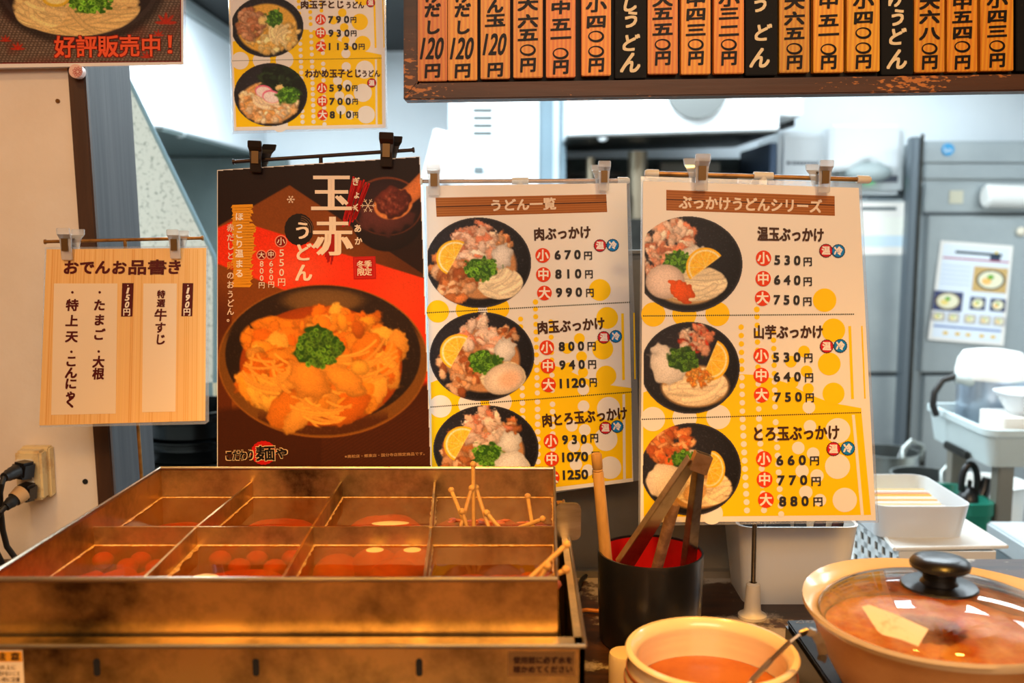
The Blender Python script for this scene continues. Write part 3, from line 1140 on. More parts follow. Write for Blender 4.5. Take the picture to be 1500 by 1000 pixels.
    if style == 'nikutoji':
        x, y = at(0.0, 0.05)
        m.ell(x, y, rx * 0.82, ry * 0.80, (232, 178, 70), 0, 3)
        m.chunks(x + 8, y + 10, rx * 0.70, ry * 0.60, 120, 6, [(246, 212, 130), (238, 190, 96), (250, 226, 160)], 0.3)
        x, y = at(0.35, 0.2)
        m.noodles(x, y, rx * 0.3, ry * 0.4, 16, 2.4, (250, 226, 160), 1.9)
        x, y = at(-0.45, -0.1)
        m.chunks(x, y, rx * 0.32, ry * 0.50, 60, 7, [(206, 140, 96), (226, 170, 126), (176, 110, 70)])
        x, y = at(-0.14, -0.2)
        m.ell(x, y, rx * 0.12, ry * 0.16, (248, 214, 130), 0, 2, 0.2, rough=0.3)
        x, y = at(0.2, -0.28)
        m.green(x, y, rx * 0.22, ry * 0.26, 46)
    if style == 'wakame':
        x, y = at(-0.05, 0.25)
        m.ell(x, y, rx * 0.80, ry * 0.66, (240, 176, 96), 0, 3)
        m.chunks(x, y, rx * 0.76, ry * 0.60, 170, 5.5, [(250, 200, 140), (244, 178, 110), (255, 222, 176)], 0.3)
        m.noodles(x, y - 4, rx * 0.42, ry * 0.3, 14, 2.6, (255, 226, 184), 0.5)
        x, y = at(0.28, -0.45)
        m.chunks(x, y, rx * 0.55, ry * 0.38, 80, 8, [(26, 44, 24), (44, 66, 36), (16, 28, 18)], 0.4, 0.35)
        for u, v in ((-0.18, -0.1), (0.02, 0.06)):
            x, y = at(u, v)
            m.ell(x, y, rx * 0.25, ry * 0.2, (238, 110, 140), 0.2, 1)
            m.ell(x, y + 1, rx * 0.22, ry * 0.17, (252, 232, 226), 0.2, 1)
        x, y = at(0.24, -0.22)
        m.ell(x, y, rx * 0.12, ry * 0.1, (248, 214, 140), 0, 2, rough=0.3)
        x, y = at(0.48, 0.02)
        m.green(x, y, rx * 0.3, ry * 0.26, 60, 1.05)
    m.soften(1)
    m.grain(0.07)
    return m


# ---- udon list: the spotted menu in the middle
PL = Plane(atY(624, 272, 1.075), atY(918, 268, 1.095), atY(632, 742, 1.05))
QD = [(624, 272), (918, 268), (927.5, 705), (632, 742)]
LM = [(620, 263), (922, 261), (939, 703), (632, 748)]
r = sheet('menu_sheet', 'spotted yellow udon list sheet on the middle stand, right of the red poster', PL, QD, LM, 'spotted laminated menus')
P = Print(PL)
polka(P, 'top', (630, 330), (922, 316), (628, 458), (923, 442.5))
polka(P, 'mid', (628, 458), (923, 442.5), (632, 596), (925, 574))
polka(P, 'bot', (632, 596), (925, 574), (633, 735), (926, 700))
wood = [(638, 289.5), (888, 284.5), (889.5, 310.5), (639.5, 317.5)]
P.poly(wood, (168, 100, 40), 1)
for k in range(16):
    t = k / 16 + 0.02
    if abs(t - 0.5) > 0.05:
        P.line(lerp(638, 639.5, t), lerp(289.5, 317.5, t), lerp(888, 889.5, t), lerp(284.5, 310.5, t), 0.9, (152, 86, 32) if k % 2 else (182, 112, 50), 2)
P.line(639, 303, 889, 296, 1.4, (70, 36, 16), 3)
P.text('うどん一覧', 720, 300.8, 814, 297.8, 17, (236, 214, 190), 4, 0.55)
P.dots(626, 458, 922, 442.5, 1.1, 2.9, (40, 56, 30))
P.dots(631.5, 596, 924.5, 574, 1.1, 2.9, (40, 56, 30))
P.text('肉ぶっかけ', 783, 343, 864.5, 339.5, 18, BRN, 5, 0.6)
price_rows(P, [('小', 795, 374, '6 7 0', 813, 850, 373.4, 372.6, 12.5, 856, 867, 374.3, 11.5),
               ('中', 796, 402, '8 1 0', 814, 851, 401.4, 400.6, 12.5, 857.5, 868, 401.6, 11.5),
               ('大', 797.5, 429, '9 9 0', 815, 852, 428.4, 427.6, 12.5, 859, 869.5, 428.8, 11.5)])
badge(P, 879, 359.5, 8.3, '温', (206, 30, 44)); badge(P, 897.5, 359, 8.3, '冷', (16, 128, 204))
P.text('肉玉ぶっかけ', 788, 480, 885, 473, 18, BRN, 5, 0.6)
price_rows(P, [('小', 801, 509, '8 0 0', 819, 855, 507.5, 506.5, 12.5, 861, 872.5, 507, 12),
               ('中', 802.5, 536, '9 4 0', 820, 856, 534.6, 533.4, 12.5, 862, 873, 533.6, 12),
               ('大', 803.5, 563.5, '1120', 820.5, 857.5, 561.6, 560.2, 13, 864, 874, 560, 12)])
badge(P, 884.5, 494, 8.3, '温', (206, 30, 44)); badge(P, 902, 492.5, 8.3, '冷', (16, 128, 204))
P.text('肉とろ玉ぶっかけ', 795, 616, 918, 604.5, 18.5, BRN, 5, 0.6)
price_rows(P, [('小', 807, 646, '9 3 0', 824, 859, 644, 643, 12.5, 865, 876, 641.5, 12),
               ('中', 808, 672, '1070', 824, 861, 669.6, 668.4, 13, 867, 878, 667.5, 12),
               ('大', 809, 699, '1250', 825, 861, 695.6, 694.4, 13, 868, 879, 693.5, 12)])
badge(P, 887, 626.5, 8.3, '温', (206, 30, 44)); badge(P, 904, 624.5, 8.3, '冷', (16, 128, 204))
P.build('print', r)
for a in ((701, 384.6, 77.5, 66.5, 11, 'niku'), (706, 522, 77, 65.5, 12, 'nikutama'), (712, 657, 77.5, 64, 13, 'nikutoro')):
    udon_bowl(*a).build('food_picture', PL, r, 5, inside=[(624.5, 273), (917, 269), (927, 704), (632.5, 741)])

# ---- bukkake series: the spotted menu on the right
PR = Plane(atY(942, 265, 1.0), atY(1258, 275, 1.0), atY(938, 765, 0.95))
QD = [(942, 265), (1258, 275), (1283, 762), (938, 765)]
LM = [(939, 258), (1262, 268), (1287, 765), (935, 770)]
r = sheet('menu_sheet', 'spotted yellow menu sheet on the right stand, behind the tongs', PR, QD, LM, 'spotted laminated menus')
P = Print(PR)
polka(P, 'top', (942, 330), (1248, 330), (943, 462), (1256, 460), 1.08)
polka(P, 'mid', (943, 462), (1256, 460), (942, 614), (1262, 604), 1.08)
polka(P, 'bot', (942, 614), (1262, 604), (943, 757), (1276, 754), 1.08)
P.poly([(976, 278), (1222.5, 287), (1223, 316), (976, 308)], (168, 100, 40), 1)
for k in range(16):
    t = k / 16 + 0.02
    if abs(t - 0.47) > 0.05:
        P.line(976, lerp(278, 308, t), 1222.8, lerp(287, 316, t), 0.9, (152, 86, 32) if k % 2 else (182, 112, 50), 2)
P.line(976, 292, 1222.8, 300.4, 1.4, (70, 36, 16), 3)
P.text('ぶっかけうどんシリーズ', 995, 295.5, 1203.5, 302, 19, (236, 214, 190), 4, 0.6)
P.dots(943, 462.6, 1250, 460, 1.15, 3.0, (40, 56, 30))
P.dots(941, 614, 1260, 604, 1.15, 3.0, (40, 56, 30))
P.text('温玉ぶっかけ', 1110, 342, 1206, 344, 19.5, BRN, 5, 0.65)
price_rows(P, [('小', 1118.5, 378, '5 3 0', 1135, 1172, 380.6, 381.4, 13, 1177.5, 1189, 383.3, 12),
               ('中', 1118, 408, '6 4 0', 1134.6, 1172, 409.6, 410.4, 13, 1177.5, 1189, 412.3, 12),
               ('大', 1117, 436.6, '7 5 0', 1134, 1171, 438.8, 439.4, 13, 1177, 1188.5, 441.6, 12)], rs=11.3)
badge(P, 1210, 367, 9, '温', (206, 30, 44)); badge(P, 1228, 367.5, 9, '冷', (16, 128, 204))
P.text('山芋ぶっかけ', 1105, 486.2, 1205, 485.5, 19, BRN, 5, 0.65)
price_rows(P, [('小', 1115, 521, '5 3 0', 1133, 1172, 523.2, 522.8, 13, 1178.6, 1190, 524, 12.5),
               ('中', 1115, 549.6, '6 4 0', 1134, 1172.5, 552, 551.6, 13, 1179.6, 1191, 553, 12.5),
               ('大', 1115.6, 578, '7 5 0', 1135, 1174, 581.6, 581, 13, 1180.6, 1192, 582.4, 12.5)], rs=11.3)
badge(P, 1211, 507, 9, '温', (206, 30, 44)); badge(P, 1231, 506.4, 9, '冷', (16, 128, 204))
P.text('とろ玉ぶっかけ', 1105, 635.5, 1229, 633, 19.5, BRN, 5, 0.65)
price_rows(P, [('小', 1119, 672, '6 6 0', 1138, 1180, 674.2, 673.6, 13.5, 1187, 1199.5, 674.7, 12.5),
               ('中', 1120, 702, '7 7 0', 1139.6, 1182, 703.4, 702.8, 13.5, 1189, 1202, 704.8, 12.5),
               ('大', 1122, 732, '8 8 0', 1142, 1184, 734.2, 733.6, 13.5, 1192, 1204.6, 734.8, 12.5)], rs=11.6)
badge(P, 1221, 657.4, 9.4, '温', (206, 30, 44)); badge(P, 1242, 656.5, 9.4, '冷', (16, 128, 204))
P.build('print', r)
for a in ((1008, 387, 80, 70.5, 21, 'ontama'), (1011, 538.5, 73, 67.5, 22, 'yamaimo'), (1012, 687, 74, 68, 23, 'torotama')):
    udon_bowl(*a).build('food_picture', PR, r, 5, inside=[(945, 268), (1256, 276), (1282, 761), (941, 764)])

# ---- spotted sheet hung above, left of the plaque board
PT = Plane(atY(335, 0, 1.17), atY(565, 0, 1.17), atY(342, 192, 1.165))
QD = [(331, -170), (561, -170), (565, 187), (343, 191.5)]
LM = [(329, -174), (563, -174), (567.5, 189), (340.5, 196)]
r = sheet('menu_sheet', 'spotted yellow menu sheet hung high, left of the wooden plaque board', PT, QD, LM, 'spotted laminated menus')
P = Print(PT)
P.poly([(332, -160), (560, -160), (564.5, 186.5), (343.5, 191)], WHITE, 0.6)
polka(P, 'top', (338, -60), (557, -64), (337, -74), (557, -78), 0.75)
polka(P, 'mid', (337, -18), (556, -22), (342, 89), (559, 85), 0.78)
polka(P, 'bot', (342, 89), (559, 85), (346, 186), (560, 182), 0.78)
P.dots(341, 89, 558, 85, 0.75, 2.4, (40, 56, 30))
P.text('肉玉子とじ', 441, 6.8, 503, 6.2, 11.5, BRN, 5, 0.4)
P.text('うどん', 507.6, 7.2, 533, 7.0, 9.5, BRN, 5, 0.3)
badge(P, 543, 4, 5.8, '温', (206, 30, 44))
price_rows(P, [('小', 469.6, 28.5, '7 9 0', 481, 511, 28.6, 28.4, 9.6, 513.5, 521.6, 29, 8),
               ('中', 469.6, 48.3, '9 3 0', 481.5, 511.5, 48.6, 48.4, 9.6, 514, 522, 48.8, 8),
               ('大', 470, 68, '1 1 3 0', 482, 523, 68.1, 67.9, 9.6, 525.6, 534, 68.3, 8)], rs=7.7)
P.text('わかめ玉子とじ', 447, 108, 528.6, 107.4, 11.5, BRN, 5, 0.4)
P.text('うどん', 531, 107.9, 556.6, 107.3, 9.5, BRN, 5, 0.3)
badge(P, 544.5, 121.4, 6, '温', (206, 30, 44))
price_rows(P, [('小', 471.5, 128.8, '5 9 0', 482.7, 513, 128.9, 128.7, 9.6, 516, 523.5, 129.2, 8),
               ('中', 472, 148.3, '7 0 0', 483, 513.5, 148.5, 148.3, 9.6, 516.4, 524, 148.8, 8),
               ('大', 472.6, 168, '8 1 0', 483.4, 514, 168.1, 167.9, 9.6, 517, 524.5, 168.4, 8)], rs=7.8)
P.build('print', r)
for a in ((391.5, 39, 53.5, 45, 31, 'nikutoji'), (396.5, 138.5, 54, 46.5, 32, 'wakame')):
    udon_bowl(*a).build('food_picture', PT, r, 5, inside=[(338, -60), (560, -60), (564, 186), (344, 190.5)])

# ---- red seasonal poster on black clips
PD = Plane(atY(318, 249, 1.045), atY(615, 229, 1.035), atY(318, 690, 1.03))
QD = [(318, 249), (615, 229), (632, 697), (318, 697)]
r = sheet('poster', 'dark red seasonal udon poster with a big bowl, on black clips', PD, QD, None, cat='poster')
m = Img(316, 227, 633, 698, 1.0, 41, (34, 20, 16))
X, Y = m.X, m.Y
full = (slice(None), slice(None))


def below(x0, y0, x1, y1, soft=1.0):
    return np.clip(((Y - (y0 + (y1 - y0) * (X - x0) / (x1 - x0))) / soft) + 0.5, 0, 1)


m.mix(full, np.clip((Y - 240) / 400, 0, 1) * 0.6, (60, 24, 10))
env = below(318, 332, 424, 271) * below(424, 271, 625, 405)
m.mix(full, env, (134, 68, 18))
m.mix(full, env * np.clip((X - 480) / 200, 0, 0.6), (60, 30, 14))
band = below(318, 334, 345, 322) * below(345, 322, 500, 367, 1) * below(490, 372, 625, 404, 2)
band = np.where(X < 345, below(318, 334, 345, 322), below(345, 322, 500, 370))
band = band * np.where(X > 480, below(480, 366, 625, 404), 1)
band *= 1 - below(318, 386, 404, 420, 2) * (X < 470)
m.mix(full, band * (Y < 620), (242, 50, 12))
m.mix(full, band * 0.5 * np.exp(-((X - 430) / 60) ** 2 - ((Y - 395) / 30) ** 2), (240, 110, 80))
m.mix(full, np.exp(-((X - 590) / 50) ** 2 - ((Y - 430) / 60) ** 2) * band * 0.5, (240, 84, 30))
low = below(318, 430, 625, 520, 60)
m.mix(full, low * (X < 340) * 0.8, (84, 34, 10))
m.mix(full, below(318, 600, 632, 560, 10), (66, 28, 8))
st = 0.5 + 0.5 * np.sin((X + Y * 1.6) * 0.75)
m.mix(full, below(318, 630, 632, 590, 20) * st * 0.22 * (X > 470), (120, 62, 22))
# miso bowl and spoon
m.ell(567, 312, 55, 56, (44, 26, 24), 0, 1, 0.3, 0.3)
m.ell(567, 302, 52, 43, (128, 62, 32), 0, 1)
m.ell(567, 303, 50, 41, (52, 28, 30), 0, 1.5, 0.3, 0.25)
m.ell(565, 318, 40, 25, (98, 48, 44), 0, 4, 0.3, 0.2, rough=0.2)
m.ell(576, 299, 29, 22, (228, 140, 76), -0.25, 1)
m.stroke([(590, 292), (606, 282), (622, 264)], 13, (226, 128, 66), 0.2)
m.ell(575, 296, 26, 22, (116, 46, 34), 0, 1.2, 0.35, 0.35, rough=0.15)
m.chunks(575, 296, 22, 18, 90, 2.6, [(136, 58, 44), (104, 40, 30), (160, 80, 60)], 0.3)
# the big bowl
m.ell(473, 529, 154, 112, (156, 92, 28), 0, 1.5)
m.ell(473, 529, 152, 110, (120, 72, 22), 0, 1.5)
m.ell(473, 529, 154, 112, (30, 18, 10), 0, 2, alpha=0.0)
m.mix(full, (np.abs(X - 473) < 96) * np.clip((Y - 600) / 14, 0, 1) * ((((X - 473) / 150) ** 2 + ((Y - 529) / 108) ** 2) < 1) * 0.8, (70, 30, 8))
m.ell(473, 519, 143, 101, (44, 28, 18), 0, 1.5, 0.1)
m.mix(full, np.clip((500 - Y) / 30, 0, 1) * ((((X - 473) / 151) ** 2 + ((Y - 528) / 109) ** 2) < 1), (46, 30, 20))
m.ell(473, 440, 60, 18, (120, 84, 44), 0, 6, 0.2)
m.mix(full, np.clip(m.noise(1.4) - 0.75, 0, 1) * 1.2 * ((((X - 473) / 150) ** 2 + ((Y - 528) / 108) ** 2) < 1), (150, 120, 90))
m.ell(470, 536, 119, 88, (206, 82, 8), 0, 2, 0.25)
m.noodles(430, 496, 74, 36, 22, 8, (240, 134, 26), 0.35)
EGGC = [(248, 150, 36), (240, 130, 26), (252, 166, 56), (232, 112, 16)]
m.chunks(400, 540, 48, 52, 30, 24, EGGC, 0.3, 0.4, 0.12)
m.chunks(540, 520, 50, 54, 30, 24, EGGC, 0.3, 0.4, 0.12)
m.chunks(470, 575, 84, 36, 34, 28, EGGC, 0.3, 0.4, 0.12)
for sx, sy, n_, sw in ((400, 545, 14, 0.5), (540, 525, 16, -0.6), (470, 590, 16, 0.1)):
    m.noodles(sx, sy, 44, 34, n_, 2.2, (250, 164, 56), sw)
m.chunks(490, 470, 60, 18, 30, 13, EGGC, 0.3, 0.4, 0.12)
m.ell(452, 556, 34, 26, (244, 152, 46), 0.7, 3, 0.25, 0.1, rough=0.2)
m.ell(505, 556, 36, 17, (246, 156, 48), 0.6, 3, 0.25, 0.1, rough=0.2)
m.ell(527, 538, 14, 11, (250, 172, 54), 0.2, 3, 0.25, 0.1)
m.green(467, 510, 33, 27, 130, 0.86)
m.soften(1)
m.grain(0.07)
m.build('poster_picture', PD, r, 1, inside=[(318.6, 249.5), (614.6, 229.6), (631.6, 697), (318.6, 697)])
P = Print(PD)
IV = (244, 226, 204)
rnd = random.Random(5)
# brushed yellow patch, brushed red patch, ink circle
for k in range(30):
    y = 300 + k * 4
    P.poly([(343 - rnd.uniform(0, 4) + k * 0.05, y), (367 + rnd.uniform(-2, 5) + (4 if 6 < k < 18 else 0), y - 1), (367 + rnd.uniform(-2, 5) + (4 if 6 < k < 18 else 0), y + 4.5), (342 - rnd.uniform(0, 4), y + 4.5)], (232, 156, 32), 3)
for k in range(16):
    t = k / 15
    x = lerp(512, 535, t)
    P.line(x + 6, 257 + rnd.uniform(0, 9) + 8 * t, x - lerp(10, 14, t), 322 + rnd.uniform(-10, 14) - 10 * t, 2.6, (196, 16, 14), 3)
for k in range(7):
    P.line(478 + k * 2.4, 340, 477 + k * 1.6, 372 + rnd.uniform(0, 16), 2.2, (176, 20, 14), 3)
P.disc(438, 336, 21, 23, (34, 26, 22), 3, 40, jag=0.03)
for k in range(4):
    for j in range(14):
        a0, a1 = -1.4 + j * 0.12, -1.28 + j * 0.12
        rr = 11 + k * 3
        P.line(438 + rr * math.cos(a0), 336 + rr * math.sin(a0), 438 + rr * math.cos(a1), 336 + rr * math.sin(a1), 0.7, (130, 92, 60), 4)
P.char('玉', 485.5, 283, 58, 58, IV, 6, 2.5, 0, 0, 0.35)
P.char('赤', 487, 347, 58, 58, IV, 6, 2.5, 0, 0, 0.35)
for c, x, y in (('ぎ', 521.4, 266), ('ょ', 522.6, 285), ('く', 522, 304), ('あ', 524, 334.5), ('か', 525, 353)):
    P.char(c, x, y, 11, 12, IV, 6, 0.3)
for c, x, y in (('う', 443.4, 338), ('ど', 444, 369.6), ('ん', 444.6, 399.6)):
    P.char(c, x, y, 25, 27, IV, 6, 1.0, 0, 0, 0.4)
for ch, cx, cy, rr, ds, dx, dy0, st_, fs_ in (('小', 411.6, 353.4, 7.6, '550円', 412.5, 370.5, 14.2, 12), ('中', 397, 372.6, 6, '660円', 397.3, 386, 10.2, 9.5), ('大', 383, 373.5, 6, '800円', 383.3, 386.4, 10.4, 9.5)):
    P.disc(cx, cy, rr + 1.4, rr + 1.4, (240, 150, 120), 4)
    P.disc(cx, cy, rr, rr, (134, 20, 18), 5)
    P.char(ch, cx, cy, rr * 1.5, rr * 1.5, IV, 6, 0.15)
    for i, d in enumerate(ds):
        if d == '円':
            P.char(d, dx, dy0 + i * st_, fs_, fs_, IV, 6, 0.1)
        else:
            P.text(d, dx - fs_ * 0.28, dy0 + i * st_, dx + fs_ * 0.28, dy0 + i * st_, fs_ * 0.85, IV, 6, 0.1)
for c, y in zip('ほっこり温まる', (317.4, 330.6, 343.5, 357.6, 371.4, 386.4, 400.5)):
    P.char(c, 350.5, y, 12, 12, (252, 240, 220), 6, 0.3)
for c, y in zip('赤だしと卵のおうどん。', (333.6, 348, 360.6, 375, 389, 403.5, 417, 431, 444, 456, 466)):
    P.char(c, 337.5, y, 10.5, 11.5, (232, 150, 50) if c == '卵' else (240, 214, 190), 6, 0.2)
P.poly([(517, 376), (550, 375), (551, 408), (518, 409)], (190, 22, 14), 4)
P.poly([(519, 378), (548, 377), (549, 406), (520, 407)], (206, 40, 26), 5)
P.poly([(520.5, 379.5), (546.8, 378.5), (547.6, 404.6), (521.5, 405.5)], (184, 20, 14), 6)
for c, x, y in (('季', 539, 387), ('定', 539.4, 398), ('冬', 528, 387.4), ('限', 528.6, 398.4)):
    P.char(c, x, y, 11, 11, IV, 7, 0.2)
for cx, cy, rr in ((426, 292, 6), (539, 301, 11), (520, 304, 4)):
    for k in range(6):
        a = k * math.pi / 3
        P.line(cx, cy, cx + rr * math.cos(a), cy + rr * math.sin(a), 0.9, (246, 220, 190), 5)
        for sg in (-1, 1):
            x1, y1 = cx + rr * 0.6 * math.cos(a), cy + rr * 0.6 * math.sin(a)
            P.line(x1, y1, x1 + rr * 0.3 * math.cos(a + sg * 0.9), y1 + rr * 0.3 * math.sin(a + sg * 0.9), 0.7, (246, 220, 190), 5)
# house logo
P.disc(386, 663, 18, 17, (196, 22, 16), 4, 40, jag=0.05)
for (t, x0, x1, h, col_, lay, bo) in (('こだわり', 331, 371, 14.5, (226, 190, 140), 5, 0.95), ('こだわり', 332, 370, 13, (24, 16, 12), 6, 0.5), ('麺', 374.5, 402.5, 22, (226, 190, 140), 5, 1.2), ('麺', 375, 402, 21, (24, 16, 12), 6, 0.6), ('や', 403, 421, 15, (226, 190, 140), 5, 0.95), ('や', 404, 420, 13.5, (24, 16, 12), 6, 0.6)):
    P.text(t, x0, 667 if len(t) > 1 else 664, x1, 666 if len(t) > 1 else 663, h, col_, lay, bo)
P.text('※高松店・郷東店・国分寺店限定商品です。', 505, 668.5, 622, 664, 4.8, (190, 140, 90), 5, 0.05)
P.build('print', r)

# ---- noodle poster, upper left corner
PN = Plane(atY(0, 0, 1.186), atY(268, 0, 1.186), atY(0, 98, 1.186))
QD = [(-120, -190), (268, -190), (268.5, 94.5), (-120, 101.5)]
LM = [(-124, -194), (272, -194), (272.5, 95.5), (-124, 104)]
r = sheet('poster', 'noodle bowl poster with red lettering in the upper left corner', PN, QD, LM, cat='poster')
m = Img(-60, -60, 264, 93, 1.3, 51, (96, 78, 66))
X, Y = m.X, m.Y
full = (slice(None), slice(None))
wv = 0.5 + 0.5 * np.sign(np.sin(X * 1.15 + np.floor(Y / 3.4) * 1.6) * 1.0)
m.mix(full, 0.55 * (np.abs((Y / 3.4) % 1 - 0.5) < 0.36) * wv * (0.5 + m.noise(2.0)), (158, 134, 112))
m.mix(full, 0.7 * (np.abs((Y / 3.4) % 1 - 0.5) > 0.4), (58, 40, 34))
m.mix(full, np.clip(m.noise(26) - 0.5, 0, 1) * 1.1, (110, 40, 26))
for cx, cy, s_ in ((243, 34, 15), (26, 72, 10), (232, 52, 8), (215, 84, 9), (8, 60, 8)):
    for k in range(5):
        a = -math.pi / 2 + (k - 2) * 0.75
        m.ell(cx + s_ * 0.5 * math.cos(a), cy + s_ * 0.5 * math.sin(a), s_ * 0.55, s_ * 0.16, (196, 42, 20), a, 1.2, alpha=0.85)
m.ell(116, -20, 126, 86, (30, 24, 22), 0, 8, alpha=0.7)
m.ell(116, -26, 119, 82, (68, 54, 50), 0, 1.2, 0.1)
m.ell(116, -28, 113, 77, (44, 34, 32), 0, 1.5)
m.ell(112, -22, 92, 70, (170, 120, 60), 0, 3)
m.noodles(112, 8, 88, 42, 80, 4.2, (246, 206, 130), 0.1)
m.noodles(60, 20, 36, 22, 24, 4.2, (250, 214, 140), 0.5)
m.green(132, 2, 32, 16, 70, 1.15)
m.ell(82, -2, 20, 12, (252, 206, 60), 0, 1, 0.1)
m.ell(82, -3, 16, 9, (255, 232, 150), 0, 1.5)
m.grain(0.08)
m.build('poster_picture', PN, r, 2, inside=[(-60, -60), (264, -60), (264.5, 89.5), (-60, 93)])
P = Print(PN)
P.poly([(-61, -61), (265, -61), (265.6, 90.6), (-61, 94)], (120, 14, 22), 1)
for dx, dy in ((0.9, 0.9), (-0.9, -0.9), (0.9, -0.9), (-0.9, 0.9)):
    P.text('好評販売中', 80 + dx, 68.5 + dy, 234 + dx, 66.6 + dy, 31, (130, 14, 14), 3, 0.9)
    P.text('！', 246 + dx, 65 + dy, 252 + dx, 65 + dy, 26, (130, 14, 14), 3, 0.5)
P.text('好評販売中', 80, 68.5, 234, 66.6, 31, (246, 92, 50), 4, 0.7)
P.text('！', 246, 65, 252, 65, 26, (246, 92, 50), 4, 0.4)
P.build('print', r)
# flower push-pin
q = PN.at(113.5, 105)
b = MB(); b.tube([q + Vector((0, -0.006, 0)), q + Vector((0, 0.006, 0))], pxw(9.7, 1.186), 24)
o = thing('push_pin', q, 'round pink push pin with a flower outline on the dark post', 'push pin')
b.build('pin_head', mat('pale pink pin', rgb(236, 196, 180), 0.4), o, bevel=0.001)
P = Print(Plane(q + Vector((0, -0.0062, 0)), q + Vector((0.1, -0.0062, 0)), q + Vector((0, -0.0062, 0.1))))
for k in range(9):
    a = k * 2 * math.pi / 9
    for j in range(10):
        t0, t1 = j * 0.628, (j + 1) * 0.628
        e = [(113.5 + 4.8 * math.cos(a) + 2.6 * math.cos(t) * math.cos(a) - 1.3 * math.sin(t) * math.sin(a), 105 + 4.8 * math.sin(a) + 2.6 * math.cos(t) * math.sin(a) + 1.3 * math.sin(t) * math.cos(a)) for t in (t0, t1)]
        P.line(e[0][0], e[0][1], e[1][0], e[1][1], 0.6, (190, 60, 60), 2)
P.build('flower_print', o)

# ---- oden price card
PO = Plane(atY(69, 365, 1.10), atY(302, 363, 1.10), atY(58, 623, 1.065))
QD = [(69, 365), (302, 363), (300.5, 616), (58, 623)]
LM = [(66, 362), (304.5, 360), (306, 617), (300, 621), (58, 626)]
r = sheet('menu_sheet', 'wood-patterned oden price card on the left stand', PO, QD, LM, paper=mat('pale timber print', rgb(238, 188, 116), 0.5))
P = Print(PO)
rnd = random.Random(3)
for k in range(60):
    t = (k + rnd.uniform(-0.3, 0.3)) / 60
    P.line(lerp(69.5, 301.5, t), 365, lerp(58.8, 300, t), lerp(622, 616, t), rnd.uniform(0.5, 1.7), rnd.choice([(244, 200, 132), (230, 174, 98), (240, 194, 122), (226, 166, 92)]), 1)
P.poly([(79, 415), (172, 415), (169.5, 605.5), (75, 607.5)], (238, 214, 180), 2)
P.poly([(210, 415), (259, 415), (257, 602.5), (208, 603.5)], (238, 214, 180), 2)
MAR = (84, 18, 16)
P.poly([(179, 414.5), (195.8, 414.5), (194, 463.4), (177.2, 463.6)], MAR, 2)
P.poly([(267.5, 414.6), (283.2, 414.6), (281.6, 463), (265.6, 463)], MAR, 2)
P.text('おでん', 94.5, 391.5, 161, 391, 18, MAR, 4, 0.7, 0.12)
P.text('お', 165.5, 391.5, 184.5, 391.3, 18, MAR, 4, 0.7, 0.12)
P.text('品書', 189, 391.2, 243, 391, 21, MAR, 4, 0.75, 0.05)
P.text('き', 247.5, 391, 264, 391, 19, MAR, 4, 0.7, 0.12)
for s_, x0, x1 in (('150円', 187.3, 185.6), ('190円', 275.3, 273.8)):
    P.disc((x0), 418, 0.9, 0.9, (244, 226, 200), 4)
    for i, ch in enumerate(s_):
        y = 425.5 + i * 10.3
        x = lerp(x0, x1, i / 3)
        if ch == '円':
            P.char(ch, x, y + 0.5, 11, 11, (244, 226, 200), 4, 0.3)
        else:
            P.text(ch, x - (1.4 if ch == '1' else 2.7), y, x + (1.4 if ch == '1' else 2.7), y, 8.4, (244, 226, 200), 4, 0.15 if ch == '1' else 0.4, 0.25)
for s_, ys, xa, xb, w_ in (('・特上天・こんにゃく', (428, 447, 470, 493, 515, 529, 546, 562, 578.5, 589), 106, 103.4, 18), ('・たまご・大根', (428, 447, 468.7, 490, 514.6, 530, 547.5), 146, 143.4, 17)):
    n = len(s_)
    for i, (ch, y) in enumerate(zip(s_, ys)):
        x = lerp(xa, xb, (y - 428) / 160)
        if ch == '・':
            P.disc(x, y, 1.9, 1.9, MAR, 4)
        else:
            P.char(ch, x, y, w_ if ch not in 'ゃ' else 16, 17, MAR, 4, 0.6, 0, 0.1)
for ch, x, y, w_ in (('特', 236, 431, 11.5), ('選', 235.7, 444, 11.5), ('牛', 235.2, 461.5, 18), ('す', 234.5, 480, 16), ('じ', 234.8, 497, 16)):
    P.char(ch, x, y, w_, w_, MAR, 4, 0.5, 0, 0.1)
P.build('print', r)


